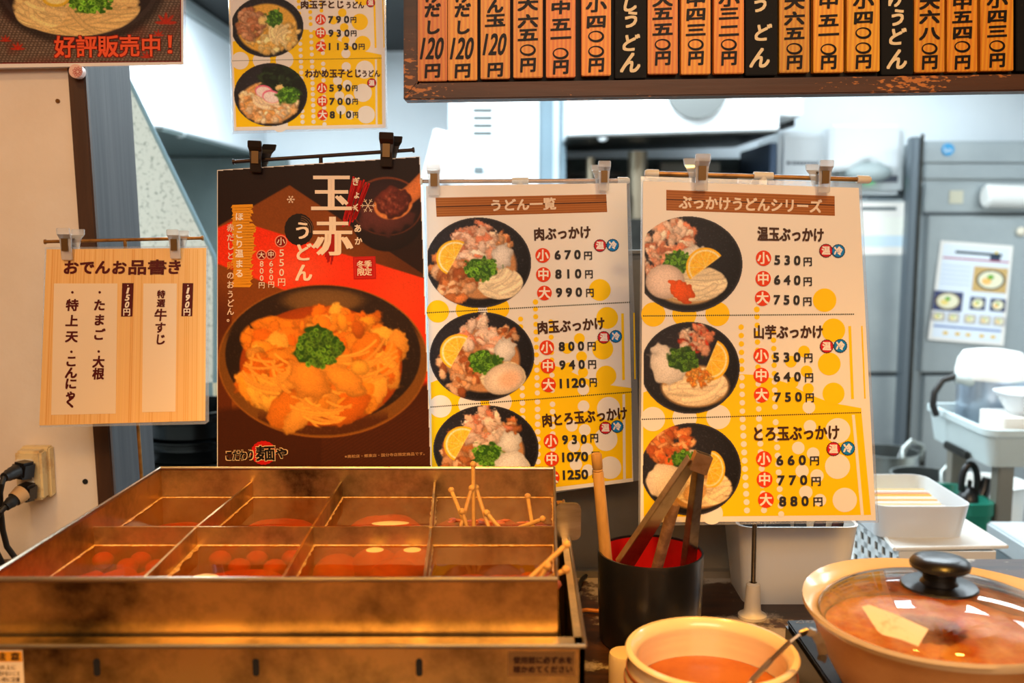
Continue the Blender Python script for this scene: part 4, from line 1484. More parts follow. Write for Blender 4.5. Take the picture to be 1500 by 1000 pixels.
# ------------------------------------------------------------------ stands and clips
def stand(label, cap_m, rod_m, a, c, Yr, joint, foot, rod_px=6, joint_m=None, stem_m=None, bare=False):
    """upright counter stand: cross rod from pixel a to pixel c at depth Yr, stem below the joint"""
    j = atY(joint[0], joint[1], Yr)
    base = Vector((foot[0], foot[1], CT))
    root = thing('menu_stand', base, label, 'menu stand', 'counter menu stands')
    R = pxw(rod_px / 2, Yr)
    A, C_ = atY(a[0], a[1], Yr), atY(c[0], c[1], Yr)
    b = MB(); b.tube([A, C_], R, 12); rod = b.build('cross_rod', rod_m, root, smooth=True)
    d = (C_ - A).normalized()
    for e, s_ in ((A, -1), (C_, 1)):
        b = MB()
        k = R * (1.7 if cap_m is not rod_m else 1.45)
        L = R * (5 if cap_m is not rod_m else 1.0)
        b.tube([e - d * s_ * L * 0.6, e + d * s_ * L * 0.35, e + d * s_ * L * 0.55], [k, k, k * 0.6], 14)
        b.build('end_cap', cap_m, rod, smooth=True)
    b = MB(); b.tube([j, base + Vector((0, 0, 0.03))], R * 1.05, 12); b.build('stem', stem_m or rod_m, root, smooth=True)
    if joint_m is not None:
        b = MB(); b.tube([j - d * R * 4, j + d * R * 4], R * 1.6, 14); b.tube([j, j - Vector((0, 0, R * 6))], R * 1.6, 14)
        b.build('joint', joint_m, root, smooth=True)
    b = MB()
    b.lathe(base, [(0.0, 0.0), (0.015, 0.0), (0.015, 0.003), (0.010, 0.006), (0.0088, 0.009), (0.0072, 0.036), (0.004, 0.038)], 24)
    b.build('foot', M_IVORY, root, smooth=True)
    return root


def clip(label, px, py, Y, h, w, m, lean=(3, -4), group='clear menu clips', tilt=0.0):
    """spring clip: front and back jaw with a brass spring band, biting the sheet under the rod"""
    k = Y / F
    c = atY(px, py, Y)
    root = thing('menu_clip', c, label, 'clip', group)
    H, Wd = h * k / 2, w * k / 2

    def jaw(y0, y1, y2, dx, dz, hh):
        prof = [(-hh * 0.92, y0, 0.82), (-hh * 0.1, y1, 0.8), (hh * 0.35, y1, 0.9), (hh * 0.62, y2, 1.0), (hh, y2 - 0.001, 0.98)]
        b = MB()
        for (z0, ya, wa), (z1, yb, wb) in zip(prof[:-1], prof[1:]):
            t0 = dx * (z0 + hh) / (2 * hh)
            t1 = dx * (z1 + hh) / (2 * hh)
            th = 0.0035
            b.hexa([c + Vector((t0 + sx * Wd * wa, ya + sy, z0 + dz)) for sx, sy in ((-1, -th), (1, -th), (1, 0), (-1, 0))] + [c + Vector((t1 + sx * Wd * wb, yb + sy, z1 + dz)) for sx, sy in ((-1, -th), (1, -th), (1, 0), (-1, 0))])
        return b
    jaw(-0.0035, -0.005, -0.009, 0.0, 0.0, H).build('front_jaw', m, root, bevel=0.0006)
    jaw(0.008, 0.011, 0.017, lean[0] * k, lean[1] * k, H * 0.92).build('back_jaw', m, root, bevel=0.0006)
    b = MB()
    z0, z1 = -H * 0.38, H * 0.32
    b.box(c + Vector((-Wd * 0.5, -0.0105, z0)), c + Vector((Wd * 0.5, -0.0088, z1)))
    b.box(c + Vector((-Wd * 0.5, -0.0105, z1)), c + Vector((Wd * 0.5, 0.013, z1 + 0.001)))
    b.box(c + Vector((-Wd * 0.5, 0.0115, z0)), c + Vector((Wd * 0.5, 0.013, z1)))
    b.build('spring', M_BRASS, root)
    if tilt:
        root.rotation_euler[1] = tilt
    return root


M_ROD = mat('brown metal rod', rgb(52, 38, 30), 0.35, 0.8)
stand('thin brass stand of the wooden-look oden card by the left post', M_BRASSP, M_BRASSP, (66, 354), (297, 348.5), 1.112, (183, 351), (atY(210, 690, 1.112).x, 1.112), 5)
clip('clear clip on the left end of the oden card', 100.5, 358, 1.10, 48, 19, M_CLEAR, (7, 0))
clip('clear clip on the right end of the oden card', 259, 358, 1.10, 44, 18, M_CLEAR, (4, 0))
stand('dark metal stand holding the red seasonal poster', M_ROD, M_ROD, (342, 237), (606, 219.5), 1.05, (470, 229), (atY(470, 690, 1.05).x, 1.05), 5.5)
clip('black clip on the left of the red poster', 377, 231, 1.043, 46, 20, M_BLK, (13, 0), 'black poster clips', 0.04)
clip('black clip on the right of the red poster', 567.5, 221, 1.036, 50, 21, M_BLK, (9, 0), 'black poster clips', 0.04)
stand('brass stand with ivory joint holding the middle spotted menu', M_IVORY, M_BRASSP, (610, 265.5), (914, 264.5), 1.104, (762, 265), (atY(772, 690, 1.104).x, 1.104), 6, M_IVORY)
clip('clear clip on the left of the middle spotted menu', 636.5, 264, 1.076, 48, 20, M_CLEAR, (-4, 2))
clip('clear clip on the right of the middle spotted menu', 884, 259, 1.09, 44, 18, M_CLEAR, (-8, -2))
stand('brass stand with ivory end caps holding the right spotted menu', M_IVORY, M_BRASSP, (954, 254), (1266, 263), 1.012, (1118, 257.5), (atY(1105, 800, 1.012).x, 1.012), 7, M_IVORY, M_STEEL)
clip('clear clip on the left of the right spotted menu', 1026, 254, 0.998, 54, 22, M_CLEAR, (-11, -2))
clip('clear clip on the right of the right spotted menu', 1205, 260, 0.998, 48, 20, M_CLEAR, (-10, -2))
q = atY(1090, 265, 1.02)
b = MB(); b.tube([q + Vector((-0.006, 0, 0.002)), q + Vector((0.006, 0, 0.001)), q + Vector((0.003, 0, -0.006))], [0.004, 0.005, 0.004], 8)
tag(b.build('menu_clip', M_CLEAR), 'clear clip end peeking out behind the right spotted menu', 'clip', 'clear menu clips')

# ------------------------------------------------------------------ wooden plaque board
YB = 1.105
PB = Plane(atY(600, 130, YB), atY(1490, 115, YB), atY(600, 0, YB))
SL = -0.0146                    # the board hangs a touch out of level


def bl(x, y):                   # photo point slid along the board's tilt
    return PB.at(x, y)


fz = 0.030
fr_o = [(591, -260), (1610, -274), (1610, 131.5), (591, 146.5)]
fr_i = [(612, -235), (1588, -249), (1588, 107), (612, 121.5)]
root = thing('menu_board', bl(1050, 139), 'long dark framed board carrying the wooden price plaques', 'menu board')
for (i, j) in ((0, 1), (1, 2), (2, 3), (3, 0)):
    b = MB(); b.prism([bl(*fr_o[i]), bl(*fr_o[j]), bl(*fr_i[j]), bl(*fr_i[i])], (0, fz, 0))
    b.build('frame_rail', M_FRAME, root, bevel=0.0015)
b = MB(); b.prism([bl(x, y) + Vector((0, 0.012, 0)) for x, y in fr_i], (0, 0.006, 0)); b.build('backing', M_BLKM, root)
for x in (760, 1340):
    b = MB()
    b.box(bl(x, -200) + Vector((-0.008, fz, -0.02)), bl(x, -200) + Vector((0.008, YW - YB - 0.016, 0.02)))
    b.build('hanger', M_POSTB, root)

TILES = [
    (612, 655, 119, 'け☆だし120円', 'wooden price plaque reading 120円 touching the left side of the frame'),
    (656, 699, 118, 'け☆だし120円', 'wooden price plaque reading 120円, second from the left of the frame'),
    (704, 747, 115.5, 'ん玉120円', 'wooden price plaque reading 玉120円'),
    (752, 795, 114, '大六五〇円', 'wooden price plaque reading 大六五〇円 right of the 玉120円 plaque'),
    (800, 843, 113.5, '中五一〇円', 'wooden price plaque reading 中五一〇円 in the left half of the board'),
    (852, 895, 111, '小四〇〇円', 'wooden price plaque reading 小四〇〇円 left of the first black plaque'),
    (901, 947, 115, 'しうどん', 'black plaque reading しうどん, leftmost of the black plaques'),
    (949, 993, 108.5, '大五五〇円', 'wooden price plaque reading 五五〇円 right of the leftmost black plaque'),
    (998, 1041, 109, '中四三〇円', 'wooden price plaque reading 四三〇円 in the middle of the board'),
    (1046, 1090, 108, '小三二〇円', 'wooden price plaque reading 三二〇円 left of the middle black plaque'),
    (1092, 1139, 110.5, 'うどん', 'black plaque reading うどん, the middle one of the black plaques'),
    (1142, 1186, 106.5, '大六五〇円', 'wooden price plaque reading 大六五〇円 right of the middle black plaque'),
    (1192, 1236, 106.5, '中五一〇円', 'wooden price plaque reading 中五一〇円 in the right half of the board'),
    (1241, 1289, 105, '小四〇〇円', 'wooden price plaque reading 小四〇〇円 left of the rightmost うどん plaque'),
    (1291, 1338, 110, 'けうどん', 'black plaque reading けうどん near the right end of the board'),
    (1340, 1384, 106, '大六八〇円', 'wooden price plaque reading 大六八〇円'),
    (1388, 1432, 105.5, '中五四〇円', 'wooden price plaque reading 中五四〇円'),
    (1437, 1485, 104, '小四三〇円', 'wooden price plaque reading 小四三〇円, the last before the frame edge'),
    (1489, 1536, 104, '', 'black plaque cut off by the right edge of the photo'),
]
YS = {0: [-6, 15, 40, 71, 103.5], 1: [-6, 15, 40, 71, 103.5], 2: [9, 30, 65, 102], 3: [6, 31, 51, 73, 95], 4: [11, 36, 56, 78, 98], 5: [8, 32, 53, 75, 95], 6: [5, 29, 63, 92],
      7: [0, 20, 43, 65, 85], 8: [0, 21, 44, 65, 85], 9: [0, 20, 45, 65, 85], 10: [6, 48, 85], 11: [4, 27, 49, 71, 91], 12: [3, 30, 51, 72, 91], 13: [3, 26, 48, 70, 90], 14: [-2, 26, 54, 87],
      15: [4, 25, 49, 71, 91], 16: [4, 25, 48, 68, 91], 17: [2, 24, 46, 67, 88]}
for i, (x0, x1, yb, s_, lab) in enumerate(TILES):
    black = i in (6, 10, 14, 18)
    ybr = yb + SL * (x1 - x0)
    q = bl((x0 + x1) / 2, yb)
    root = thing('price_plaque', q + Vector((0, 0.004, 0)), lab, 'price plaque', 'plaques on the wooden board')
    b = MB(); b.prism([bl(x0, -228), bl(x1, -228), bl(x1, ybr), bl(x0, yb)], (0, 0.0115, 0))
    for k in range(len(b.v)):
        b.v[k] = b.v[k] + Vector((0, 0.0003, 0))
    b.build('plaque_body', M_TILEB if black else M_TILE, root, bevel=0.0008)
    if not s_:
        continue
    P = Print(PB)
    ink = (240, 220, 180) if black else (26, 20, 16)
    chars = []
    k = 0
    s_ = s_.replace('☆', '')
    j = 0
    ys = YS[i]
    cx = (x0 + x1) / 2 - 0.5
    t = s_
    n = 0
    while t:
        y = ys[n]
        if t.startswith('120'):
            P.text('120', cx - 15, y, cx + 16, y - 0.4, 31, ink, 2, 0.6, 0.18)
            t = t[3:]
        else:
            ch = t[0]
            if black:
                P.char(ch, cx + (1 if n % 2 else -1), y, 29 if ch == 'ん' else 25, 32 if ch == 'ん' else 26, ink, 2, 0.9, 0.0, 0.22)
            elif ch == '〇':
                for a in range(28):
                    a0, a1 = a * math.pi / 14, (a + 1.1) * math.pi / 14
                    P.line(cx + 10.5 * math.cos(a0), y + 7.2 * math.sin(a0), cx + 10.5 * math.cos(a1), y + 7.2 * math.sin(a1), 2.6 + 1.0 * math.sin(a0 + 0.8), ink, 2)
            else:
                P.char(ch, cx + 0.5, y, (24 if ch in '円だしけん' else 30), (19 if ch not in 'だしけん円' else 21), ink, 2, 0.85, -0.05, 0.1)
            t = t[1:]
        n += 1
    P.build('lettering', root)

# ------------------------------------------------------------------ oden pan in its steel warmer
ZR = CH - 0.2514                # pan rim
ZD = CH - 0.2644                # divider tops
ZS = CH - 0.2815                # broth level
ZL = CH - 0.292                 # warmer lip
bL, bR = atZ(235, 686, ZR), atZ(812, 686, ZR)
fL, fR = atZ(-23, 849.5, ZR), atZ(815, 849.5, ZR)
fR.y = fL.y = 0.6800
bL.y = bR.y = 1.0
zb = ZR - 0.10
pan = thing('oden_pan', (0.5 * (fL.x + fR.x), 0.5 * (fL.y + bL.y), zb), 'large stained steel oden pan with eight compartments', 'oden pan')
TH = 0.0022
b = MB()
for p, q in ((fL, fR), (fR, bR), (bR, bL), (bL, fL)):
    b.wall(p, q, ZR, zb, TH)
b.prism([(fL.x, fL.y, zb), (fR.x, fR.y, zb), (bR.x, bR.y, zb), (bL.x, bL.y, zb)], (0, 0, 0.002))
pan_b = b.build('pan_body', M_STEEL_OLD, pan)
b = MB(); b.tube([fL, fR, bR, bL, fL], 0.0022, 8, cap=False)
b.build('rolled_rim', M_STEEL, pan_b, smooth=True)
YM = atZ(500, 771, ZD).y
e = atZ(127, 771, ZD)


def side_x(y, L):
    t = (y - 0.68) / 0.32
    return lerp(fL.x, bL.x, t) if L else lerp(fR.x, bR.x, t)


mL, mR = Vector((side_x(YM, 1) + 0.001, YM, ZD)), Vector((side_x(YM, 0) - 0.001, YM, ZD))
b = MB(); b.wall(mL, mR, ZD, zb + 0.002, 0.002); b.build('divider', M_STEEL_OLD, pan)
DB = [atZ(369, 704, ZD), atZ(500, 704, ZD), atZ(637, 704, ZD)]
DM = [atZ(287, 771, ZD), atZ(457, 771, ZD), atZ(631, 771, ZD)]
DF = [atZ(206, 849, ZD), atZ(413, 849, ZD), atZ(624, 849, ZD)]
for k in range(3):
    DB[k].y, DM[k].y, DF[k].y = 0.9985, YM, 0.6815
    b = MB(); b.wall(DF[k], DM[k], ZD - 0.0005, zb + 0.002, 0.002); b.wall(DM[k], DB[k], ZD - 0.0005, zb + 0.002, 0.002)
    b.build('divider', M_STEEL_OLD, pan)

# broth, one pool per compartment, with a pale scum line on the steel
NAMES = ['farthest left', 'second from left', 'third from left', 'right-hand']
for row in (0, 1):
    for k in range(4):
        A = DM if row == 0 else DF
        Bk = DB if row == 0 else DM
        l0 = A[k - 1] if k else Vector((side_x(A[0].y, 1), A[0].y, 0))
        l1 = Bk[k - 1] if k else Vector((side_x(Bk[0].y, 1), Bk[0].y, 0))
        r0 = A[k] if k < 3 else Vector((side_x(A[0].y, 0), A[0].y, 0))
        r1 = Bk[k] if k < 3 else Vector((side_x(Bk[0].y, 0), Bk[0].y, 0))
        g = 0.0012
        q = [Vector((l0.x + g, l0.y + g, ZS)), Vector((r0.x - g, r0.y + g, ZS)), Vector((r1.x - g, r1.y - g, ZS)), Vector((l1.x + g, l1.y - g, ZS))]
        # finely divided surface with a faint ripple
        N = 10
        b = MB()
        vs = []
        for j in range(N + 1):
            for i in range(N + 1):
                p = q[0].lerp(q[1], i / N).lerp(q[3].lerp(q[2], i / N), j / N)
                vs.append(p + Vector((0, 0, 0.00012 * math.sin(i * 1.3 + k) * math.cos(j * 1.1 + row))))
        b.add(vs, [(j * (N + 1) + i, j * (N + 1) + i + 1, (j + 1) * (N + 1) + i + 1, (j + 1) * (N + 1) + i) for j in range(N) for i in range(N)])
        o = b.build('broth', M_BROTH, None, smooth=True)
        tag(o, 'amber oden broth filling the %s compartment of the %s row' % (NAMES[k], 'back' if row == 0 else 'front'), 'broth', 'oden broth pools', 'stuff')
        rr = random.Random(row * 10 + k)
        b = MB()
        for i in range(4):
            p0, p1 = q[i], q[(i + 1) % 4]
            n_ = Vector((0, 0, 1)).cross(p1 - p0).normalized()
            M = 26
            vs, fs = [], []
            for j in range(M + 1):
                p = p0.lerp(p1, j / M)
                w_ = 0.0008 + 0.0016 * rr.random() ** 2 + (0.004 * rr.random() if (row == 1 and k == 1 and i == 3) else 0)
                vs += [p + Vector((0, 0, 0.0012)), p + n_ * w_ + Vector((0, 0, 0.0004))]
            for j in range(M):
                fs.append((2 * j, 2 * j + 1, 2 * j + 3, 2 * j + 2))
            b.add(vs, fs)
        b.build('foam_line', M_FOAM, o)


def morsel(name, label, cat, m, px, py, rx, ry, rz, z, rot=0.0, group=None, bend=0.0, lump=0.0, kind='ball', seed=0):
    c = atZ(px, py, ZS)
    c.z = z
    b = MB()
    if kind == 'ball':
        b.ball((0, 0, 0), rx, ry, rz, 24, 12, rot, bend, lump, seed)
    elif kind == 'disc':
        b.lathe((0, 0, 0), [(0.0, -rz), (rx * 0.9, -rz), (rx, -rz * 0.6), (rx, rz * 0.6), (rx * 0.9, rz), (0.0, rz)], 28)
    elif kind == 'tube':
        d = Vector((math.cos(rot), math.sin(rot), 0)) * rx
        b.tube([-d, -d * 0.9, d * 0.9, d], [ry * 0.85, ry, ry, ry * 0.85], 18)
    for i in range(len(b.v)):
        b.v[i] = b.v[i] + c
    o = b.build(name, m, None, smooth=True)
    tag(o, label, cat, group)
    return o


morsel('fishcake', 'orange fishcake sunk in the back row, far left compartment', 'fishcake', M_ORANGE, 266, 760, 0.036, 0.023, 0.014, ZS - 0.0185, 0.1, 'fishcakes in the oden pan', lump=0.04, seed=1)
morsel('fishcake', 'broad orange fishcake in the back row, second compartment from left', 'fishcake', M_ORANGE, 408, 757, 0.038, 0.031, 0.016, ZS - 0.0195, 0.0, 'fishcakes in the oden pan', lump=0.04, seed=2)
morsel('fishcake', 'pale puffy fishcake in the back row, third compartment from left', 'fishcake', M_DAIKON, 566, 753, 0.039, 0.029, 0.018, ZS - 0.0200, -0.08, 'fishcakes in the oden pan', lump=0.05, seed=3)
morsel('fishcake', 'golden fishcake edge lying at the divider under the pale puffy one', 'fishcake', M_EGG, 572, 766, 0.037, 0.014, 0.012, ZS - 0.0105, 0.05, 'fishcakes in the oden pan', seed=4)
morsel('chikuwa', 'tubular fishcake lying along the front row, far left compartment', 'chikuwa', M_ORANGE, 106, 832, 0.026, 0.013, 0, ZS - 0.022, 1.0, 'tubular fishcakes', kind='tube')
morsel('chikuwa', 'tubular fishcake right of its neighbour in the front left compartment', 'chikuwa', M_ORANGE, 145, 832, 0.030, 0.0135, 0, ZS - 0.020, 0.95, 'tubular fishcakes', kind='tube')
morsel('chikuwa', 'tubular fishcake nearest the divider in the front left compartment', 'chikuwa', M_DAIKON, 187, 832, 0.028, 0.013, 0, ZS - 0.021, 0.95, 'tubular fishcakes', kind='tube')
for i, (x, y) in enumerate(((150, 803), (205, 803), (186, 812), (228, 814))):
    morsel('konjac_ball', ['small round ball at the back left of the front left compartment', 'small round ball at the back right of the front left compartment', 'small round ball in the middle of the front left compartment', 'small round ball at the divider of the front left compartment'][i], 'fish ball', M_ORANGE, x, y, 0.009, 0.009, 0.007, ZS - 0.0105, 0, 'small balls in the front left compartment')
morsel('radish_slab', 'bright radish slab in the front row, second compartment from left', 'radish', M_ORANGE, 360, 830, 0.034, 0.018, 0.010, ZS - 0.0135, 0.05, 'radish in the oden pan', lump=0.03, seed=5)
morsel('boiled_egg', 'golden egg peeking out at the front of the second compartment from left', 'egg', M_EGG, 300, 845, 0.020, 0.014, 0.013, ZS - 0.011, 0.1, 'eggs in the oden pan')
morsel('radish_slab', 'square radish piece beside the golden egg in the front row', 'radish', M_DAIKON, 318, 836, 0.010, 0.010, 0.006, ZS - 0.0085, 0.3, 'radish in the oden pan')
for i, (x, y) in enumerate(((322, 804), (376, 804), (350, 815), (402, 816), (428, 803))):
    morsel('konjac_ball', ['leftmost of the five round balls in the front second compartment', 'second ball along the back edge of the front second compartment', 'ball nearest the radish slab in the front second compartment', 'ball nearest the divider in the front second compartment', 'ball at the back right corner of the front second compartment'][i], 'fish ball', M_DAIKON, x, y, 0.0095, 0.009, 0.007, ZS - 0.0088, 0, 'balls in the front second compartment')
for i, (x, y, dz) in enumerate(((549, 805, 0.0012), (604, 805, 0.0012), (577, 817, -0.0006), (493, 806, -0.004))):
    morsel('boiled_egg', ['left pale egg top floating in the third front compartment', 'right pale egg top floating in the third front compartment', 'egg just under the broth between the two pale eggs', 'sunken egg near the left divider of the third front compartment'][i], 'egg', M_EGG, x, y, 0.021, 0.019, 0.0155, ZS - 0.0155 + dz, 0.2 * i, 'eggs in the oden pan')
morsel('radish_slab', 'sunken radish slab at the front of the third front compartment', 'radish', M_ORANGE, 520, 838, 0.050, 0.018, 0.010, ZS - 0.024, 0.0, 'radish in the oden pan', seed=6)
for i, (x, y, rx, rot) in enumerate(((668, 762, 0.024, 0.2), (700, 763, 0.026, -0.2), (730, 764, 0.024, 0.3), (775, 765, 0.022, 0.1))):
    morsel('skewered_beef', ['leftmost skewered beef chunk in the back right compartment', 'second skewered beef chunk from left, back right compartment', 'third skewered beef chunk from left, back right compartment', 'rightmost skewered beef chunk in the back right compartment'][i], 'beef', M_MEAT, x, y, rx, 0.014, 0.011, ZS - 0.0105, rot, 'beef in the oden pan', lump=0.12, seed=20 + i)
for i, (x, y, rx, rot) in enumerate(((690, 840, 0.030, 0.05), (745, 841, 0.026, -0.1), (785, 836, 0.02, 0.4))):
    morsel('skewered_beef', ['left beef chunk under the front right broth', 'middle beef chunk under the front right broth', 'beef chunk by the front right corner of the pan'][i], 'beef', M_MEAT, x, y, rx, 0.014, 0.010, ZS - 0.012, rot, 'beef in the oden pan', lump=0.12, seed=30 + i)


def skewer(label, x0, y0, Y0, x1, y1, Y1):
    a, c = atY(x0, y0, Y0), atY(x1, y1, Y1)
    root = thing('skewer', c, label, 'skewer', 'bamboo skewers in the oden')
    d = (c - a).normalized()
    b = MB(); b.tube([a, c + d * 0.02, c + d * 0.024], [0.0019, 0.0017, 0.0004], 8); b.build('stick', M_STICK, root, smooth=True)
    b = MB(); b.ball(a, 0.0031, 0.0031, 0.0031, 12, 8); b.build('bead', M_STICK, root, smooth=True)


for i, a in enumerate(((661, 718, 0.90, 683, 772, 0.875), (693, 680, 0.885, 694, 772, 0.875), (691, 715, 0.88, 676, 768, 0.868), (697, 714, 0.89, 716, 772, 0.872), (677, 749, 0.868, 684, 771, 0.866), (713, 751, 0.875, 731, 772, 0.868), (773, 727, 0.90, 780, 770, 0.885), (795, 760, 0.868, 762, 772, 0.872))):
    skewer(['leftmost slanting bamboo skewer in the back right compartment', 'tallest upright bamboo skewer in the middle of the bunch', 'bamboo skewer crossing left in front of the tallest one', 'bamboo skewer slanting right beside the tallest one', 'short bamboo skewer end low at the left of the bunch', 'short bamboo skewer end low at the right of the bunch', 'lone bamboo skewer leaning at the right side of the back compartment', 'bamboo skewer lying low and flat by the right wall of the pan'][i], *a)
for i, a in enumerate(((830, 797, 0.715, 770, 852, 0.705), (802, 829, 0.70, 785, 856, 0.70), (829, 834, 0.70, 790, 854, 0.705))):
    skewer(['upper bamboo skewer leaning out over the front right corner', 'short bamboo skewer behind the two at the front right corner', 'lower bamboo skewer leaning out over the front right corner'][i], *a)

# warmer housing: open box round the pan
wl, wr_f, wr_b = fL.x - 0.022, atZ(857, 946, ZL).x, atZ(836, 790, ZL).x
yf, yb = atZ(500, 946, ZL).y, 1.022
zbot = CT
wm = thing('oden_warmer', (0.5 * (wl + wr_f), 0.5 * (yf + yb), zbot), 'stained steel warmer box with three slots holding the oden pan', 'food warmer')
b = MB()
tw = 0.004
b.prism([(wl, yf, zbot + 0.002), (wr_f, yf, zbot + 0.002), (wr_f, yf + tw, zbot + 0.002), (wl, yf + tw, zbot + 0.002)], (0, 0, ZL - zbot - 0.002))
b.prism([(wr_f - tw, yf, zbot + 0.002), (wr_f, yf, zbot + 0.002), (wr_b, yb, zbot + 0.002), (wr_b - tw, yb, zbot + 0.002)], (0, 0, ZL - zbot - 0.002))
b.prism([(wl, yb - tw, zbot + 0.002), (wr_b, yb - tw, zbot + 0.002), (wr_b, yb, zbot + 0.002), (wl, yb, zbot + 0.002)], (0, 0, ZL - zbot - 0.002))
b.prism([(wl, yf, zbot + 0.002), (wl + tw, yf, zbot + 0.002), (wl + tw, yb, zbot + 0.002), (wl, yb, zbot + 0.002)], (0, 0, ZL - zbot - 0.002))
b.prism([(wl, yf, zbot), (wr_f, yf, zbot), (wr_b, yb, zbot), (wl, yb, zbot)], (0, 0, 0.004))
# folded lip: front shelf up to the pan, narrow shelves at the sides
b.prism([(wl, yf - 0.001, ZL - 0.001), (wr_f, yf - 0.001, ZL - 0.001), (wr_f, yf + 0.014, ZL - 0.001), (wl, yf + 0.014, ZL - 0.001)], (0, 0, 0.0016))
b.prism([(wr_f - 0.007, yf, ZL - 0.001), (wr_f + 0.001, yf, ZL - 0.001), (wr_b + 0.001, yb, ZL - 0.001), (wr_b - 0.007, yb, ZL - 0.001)], (0, 0, 0.0016))
b.prism([(wl, yf, ZL - 0.001), (wl + 0.012, yf, ZL - 0.001), (wl + 0.03, yb, ZL - 0.001), (wl, yb, ZL - 0.001)], (0, 0, 0.0016))
# ledges inside the box that carry the pan
b.box((wl, 0.70, zbot), (wl + 0.10, 0.72, zb)); b.box((wl, 0.96, zbot), (wl + 0.10, 0.98, zb)); b.box((-0.08, 0.70, zbot), (0.0, 0.72, zb)); b.box((-0.08, 0.96, zbot), (0.0, 0.98, zb))
hs_ = b.build('housing', M_STEEL_OLD, wm)
b = MB(); b.tube([(wl, yf - 0.001, ZL + 0.0004), (wr_f, yf - 0.001, ZL + 0.0004)], 0.0018, 8); b.tube([(wr_f, yf - 0.001, ZL + 0.0004), (wr_b, yb, ZL + 0.0004)], 0.0016, 8)
b.build('lip_edge', M_STEEL, hs_, smooth=True)
PF = Plane((0, yf, 0), (1, yf, 0), (0, yf, 1))
for x in (142, 375, 614):
    c = PF.at(x, 977)
    b = MB()
    w_, h_ = pxw(5, 0.67), pxw(14, 0.67)
    pts = []
    for k in range(24):
        a = 2 * math.pi * k / 24
        pts.append((c.x + w_ * math.cos(a), yf - 0.0006, c.z + w_ * math.sin(a) + (h_ - w_) * (1 if math.sin(a) >= 0 else -1)))
    b.prism(pts, (0, 0.0004, 0)); b.build('vent_slot', M_SLOT, hs_)
# steel tab rising at the back right corner
c0 = atY(832, 738, 0.895)
xt0, xt1 = atY(814, 760, 0.895).x, atY(851, 760, 0.895).x
zt0, zt1 = atY(830, 737, 0.895).z, atY(830, 791, 0.895).z
rr = 0.006
pts = []
for (cx, cz, a0) in ((xt1 - rr, zt0 - rr, 0), (xt0 + rr, zt0 - rr, 90), (xt0 + rr * 0.3, zt1 + rr * 0.3, 180), (xt1 - rr, zt1 + rr, 270)):
    for k in range(5):
        a = math.radians(a0 + k * 22.5)
        r_ = rr * 0.3 if a0 == 180 else rr
        pts.append((cx + r_ * math.cos(a), 0.895, cz + r_ * math.sin(a)))
b = MB(); b.prism(pts, (0, 0.003, 0)); b.box((wr_b - 0.012, 0.8975, zt1 - 0.012), (wr_b - 0.002, 0.91, zt1 + 0.02))
b.build('steel_tab', M_STEEL, wm)
# engraved notice plate and the sticker at the left
P = Print(PF)
P.poly([(744, 954), (842, 954), (842, 990), (744, 990)], (120, 86, 48), 1)
P.text('使用前に必ず水を', 752, 966.5, 838, 966.5, 10, (52, 28, 18), 3, 0.5)
P.text('確かめてください', 752, 980, 838, 980, 10, (52, 28, 18), 3, 0.5)
P.build('notice_plate', hs_)
P = Print(PF)
P.poly([(-40, 952), (33, 952), (36, 1010), (-40, 1010)], (240, 216, 176), 1)
P.poly([(-40, 953.5), (32, 953.5), (33, 969), (-40, 969)], (240, 160, 40), 2)
P.char('注', 2, 961.5, 13, 11, (60, 34, 20), 4, 0.6); P.char('意', 22, 961.5, 13, 11, (60, 34, 20), 4, 0.6)
for k, t in enumerate(('機器の上に', '物を置かないこと', 'あつい所に注意')):
    P.text(t, -16, 977 + k * 9, 29 - 6 * (k == 0), 977 + k * 9, 6.5, (70, 40, 26), 4, 0.1)
P.build('sticker', hs_)

# ------------------------------------------------------------------ utensil cup and what stands in it
YC = 0.955
cc = atY(953, 806, YC)
zr = cc.z
R = pxw(80, YC) * 1.0
cb = Vector((cc.x, YC, CT))
root = thing('utensil_cup', cb, 'black lacquered cup with a red inside, holding tongs and sticks', 'cup')
h = zr - CT
b = MB()
b.lathe(cb, [(R * 0.90, 0.0), (R * 0.95, 0.004), (R * 0.985, h * 0.5), (R, h - 0.003), (R * 0.99, h), (R * 0.955, h), (R * 0.95, h - 0.002)], 40)
b.build('outer_shell', M_CUP, root, smooth=True)
b = MB()
b.lathe(cb, [(R * 0.952, h - 0.0018), (R * 0.94, h * 0.5), (R * 0.90, 0.010), (0.0, 0.008)], 40)
b.build('red_lining', M_RED, root, smooth=True)


def strut(b, p0, p1, w, d, side):
    """square bar from p0 to p1"""
    p0, p1 = Vector(p0), Vector(p1)
    t = (p1 - p0).normalized()
    s_ = (Vector(side) - t * Vector(side).dot(t)).normalized()
    n = t.cross(s_)
    w0, w1 = w if isinstance(w, tuple) else (w, w)
    return b.hexa([p0 + s_ * i * w0 + n * j * d for i, j in ((-1, -1), (1, -1), (1, 1), (-1, 1))] + [p1 + s_ * i * w1 + n * j * d for i, j in ((-1, -1), (1, -1), (1, 1), (-1, 1))])


# left wooden pestle
a, c = atY(873.5, 664, 0.945), atY(889, 830, 0.955)
c2 = c + (c - a) * 0.22
root = thing('wooden_stick', c2, 'pale wooden stick with a ringed end at the left of the cup', 'wooden stick')
L = c2 - a
b = MB()
r0 = pxw(8, 0.95)
b.tube([a, a + L * 0.012, a + L * 0.10, a + L * 0.108, a + L * 0.116, a + L * 0.124, a + L * 0.132, a + L * 0.5, c2], [r0 * 0.85, r0, r0, r0 * 0.86, r0, r0 * 0.86, r0 * 1.02, r0 * 1.12, r0 * 1.2], 16)
b.build('shaft', M_STICKW, root, smooth=True, auto=60)
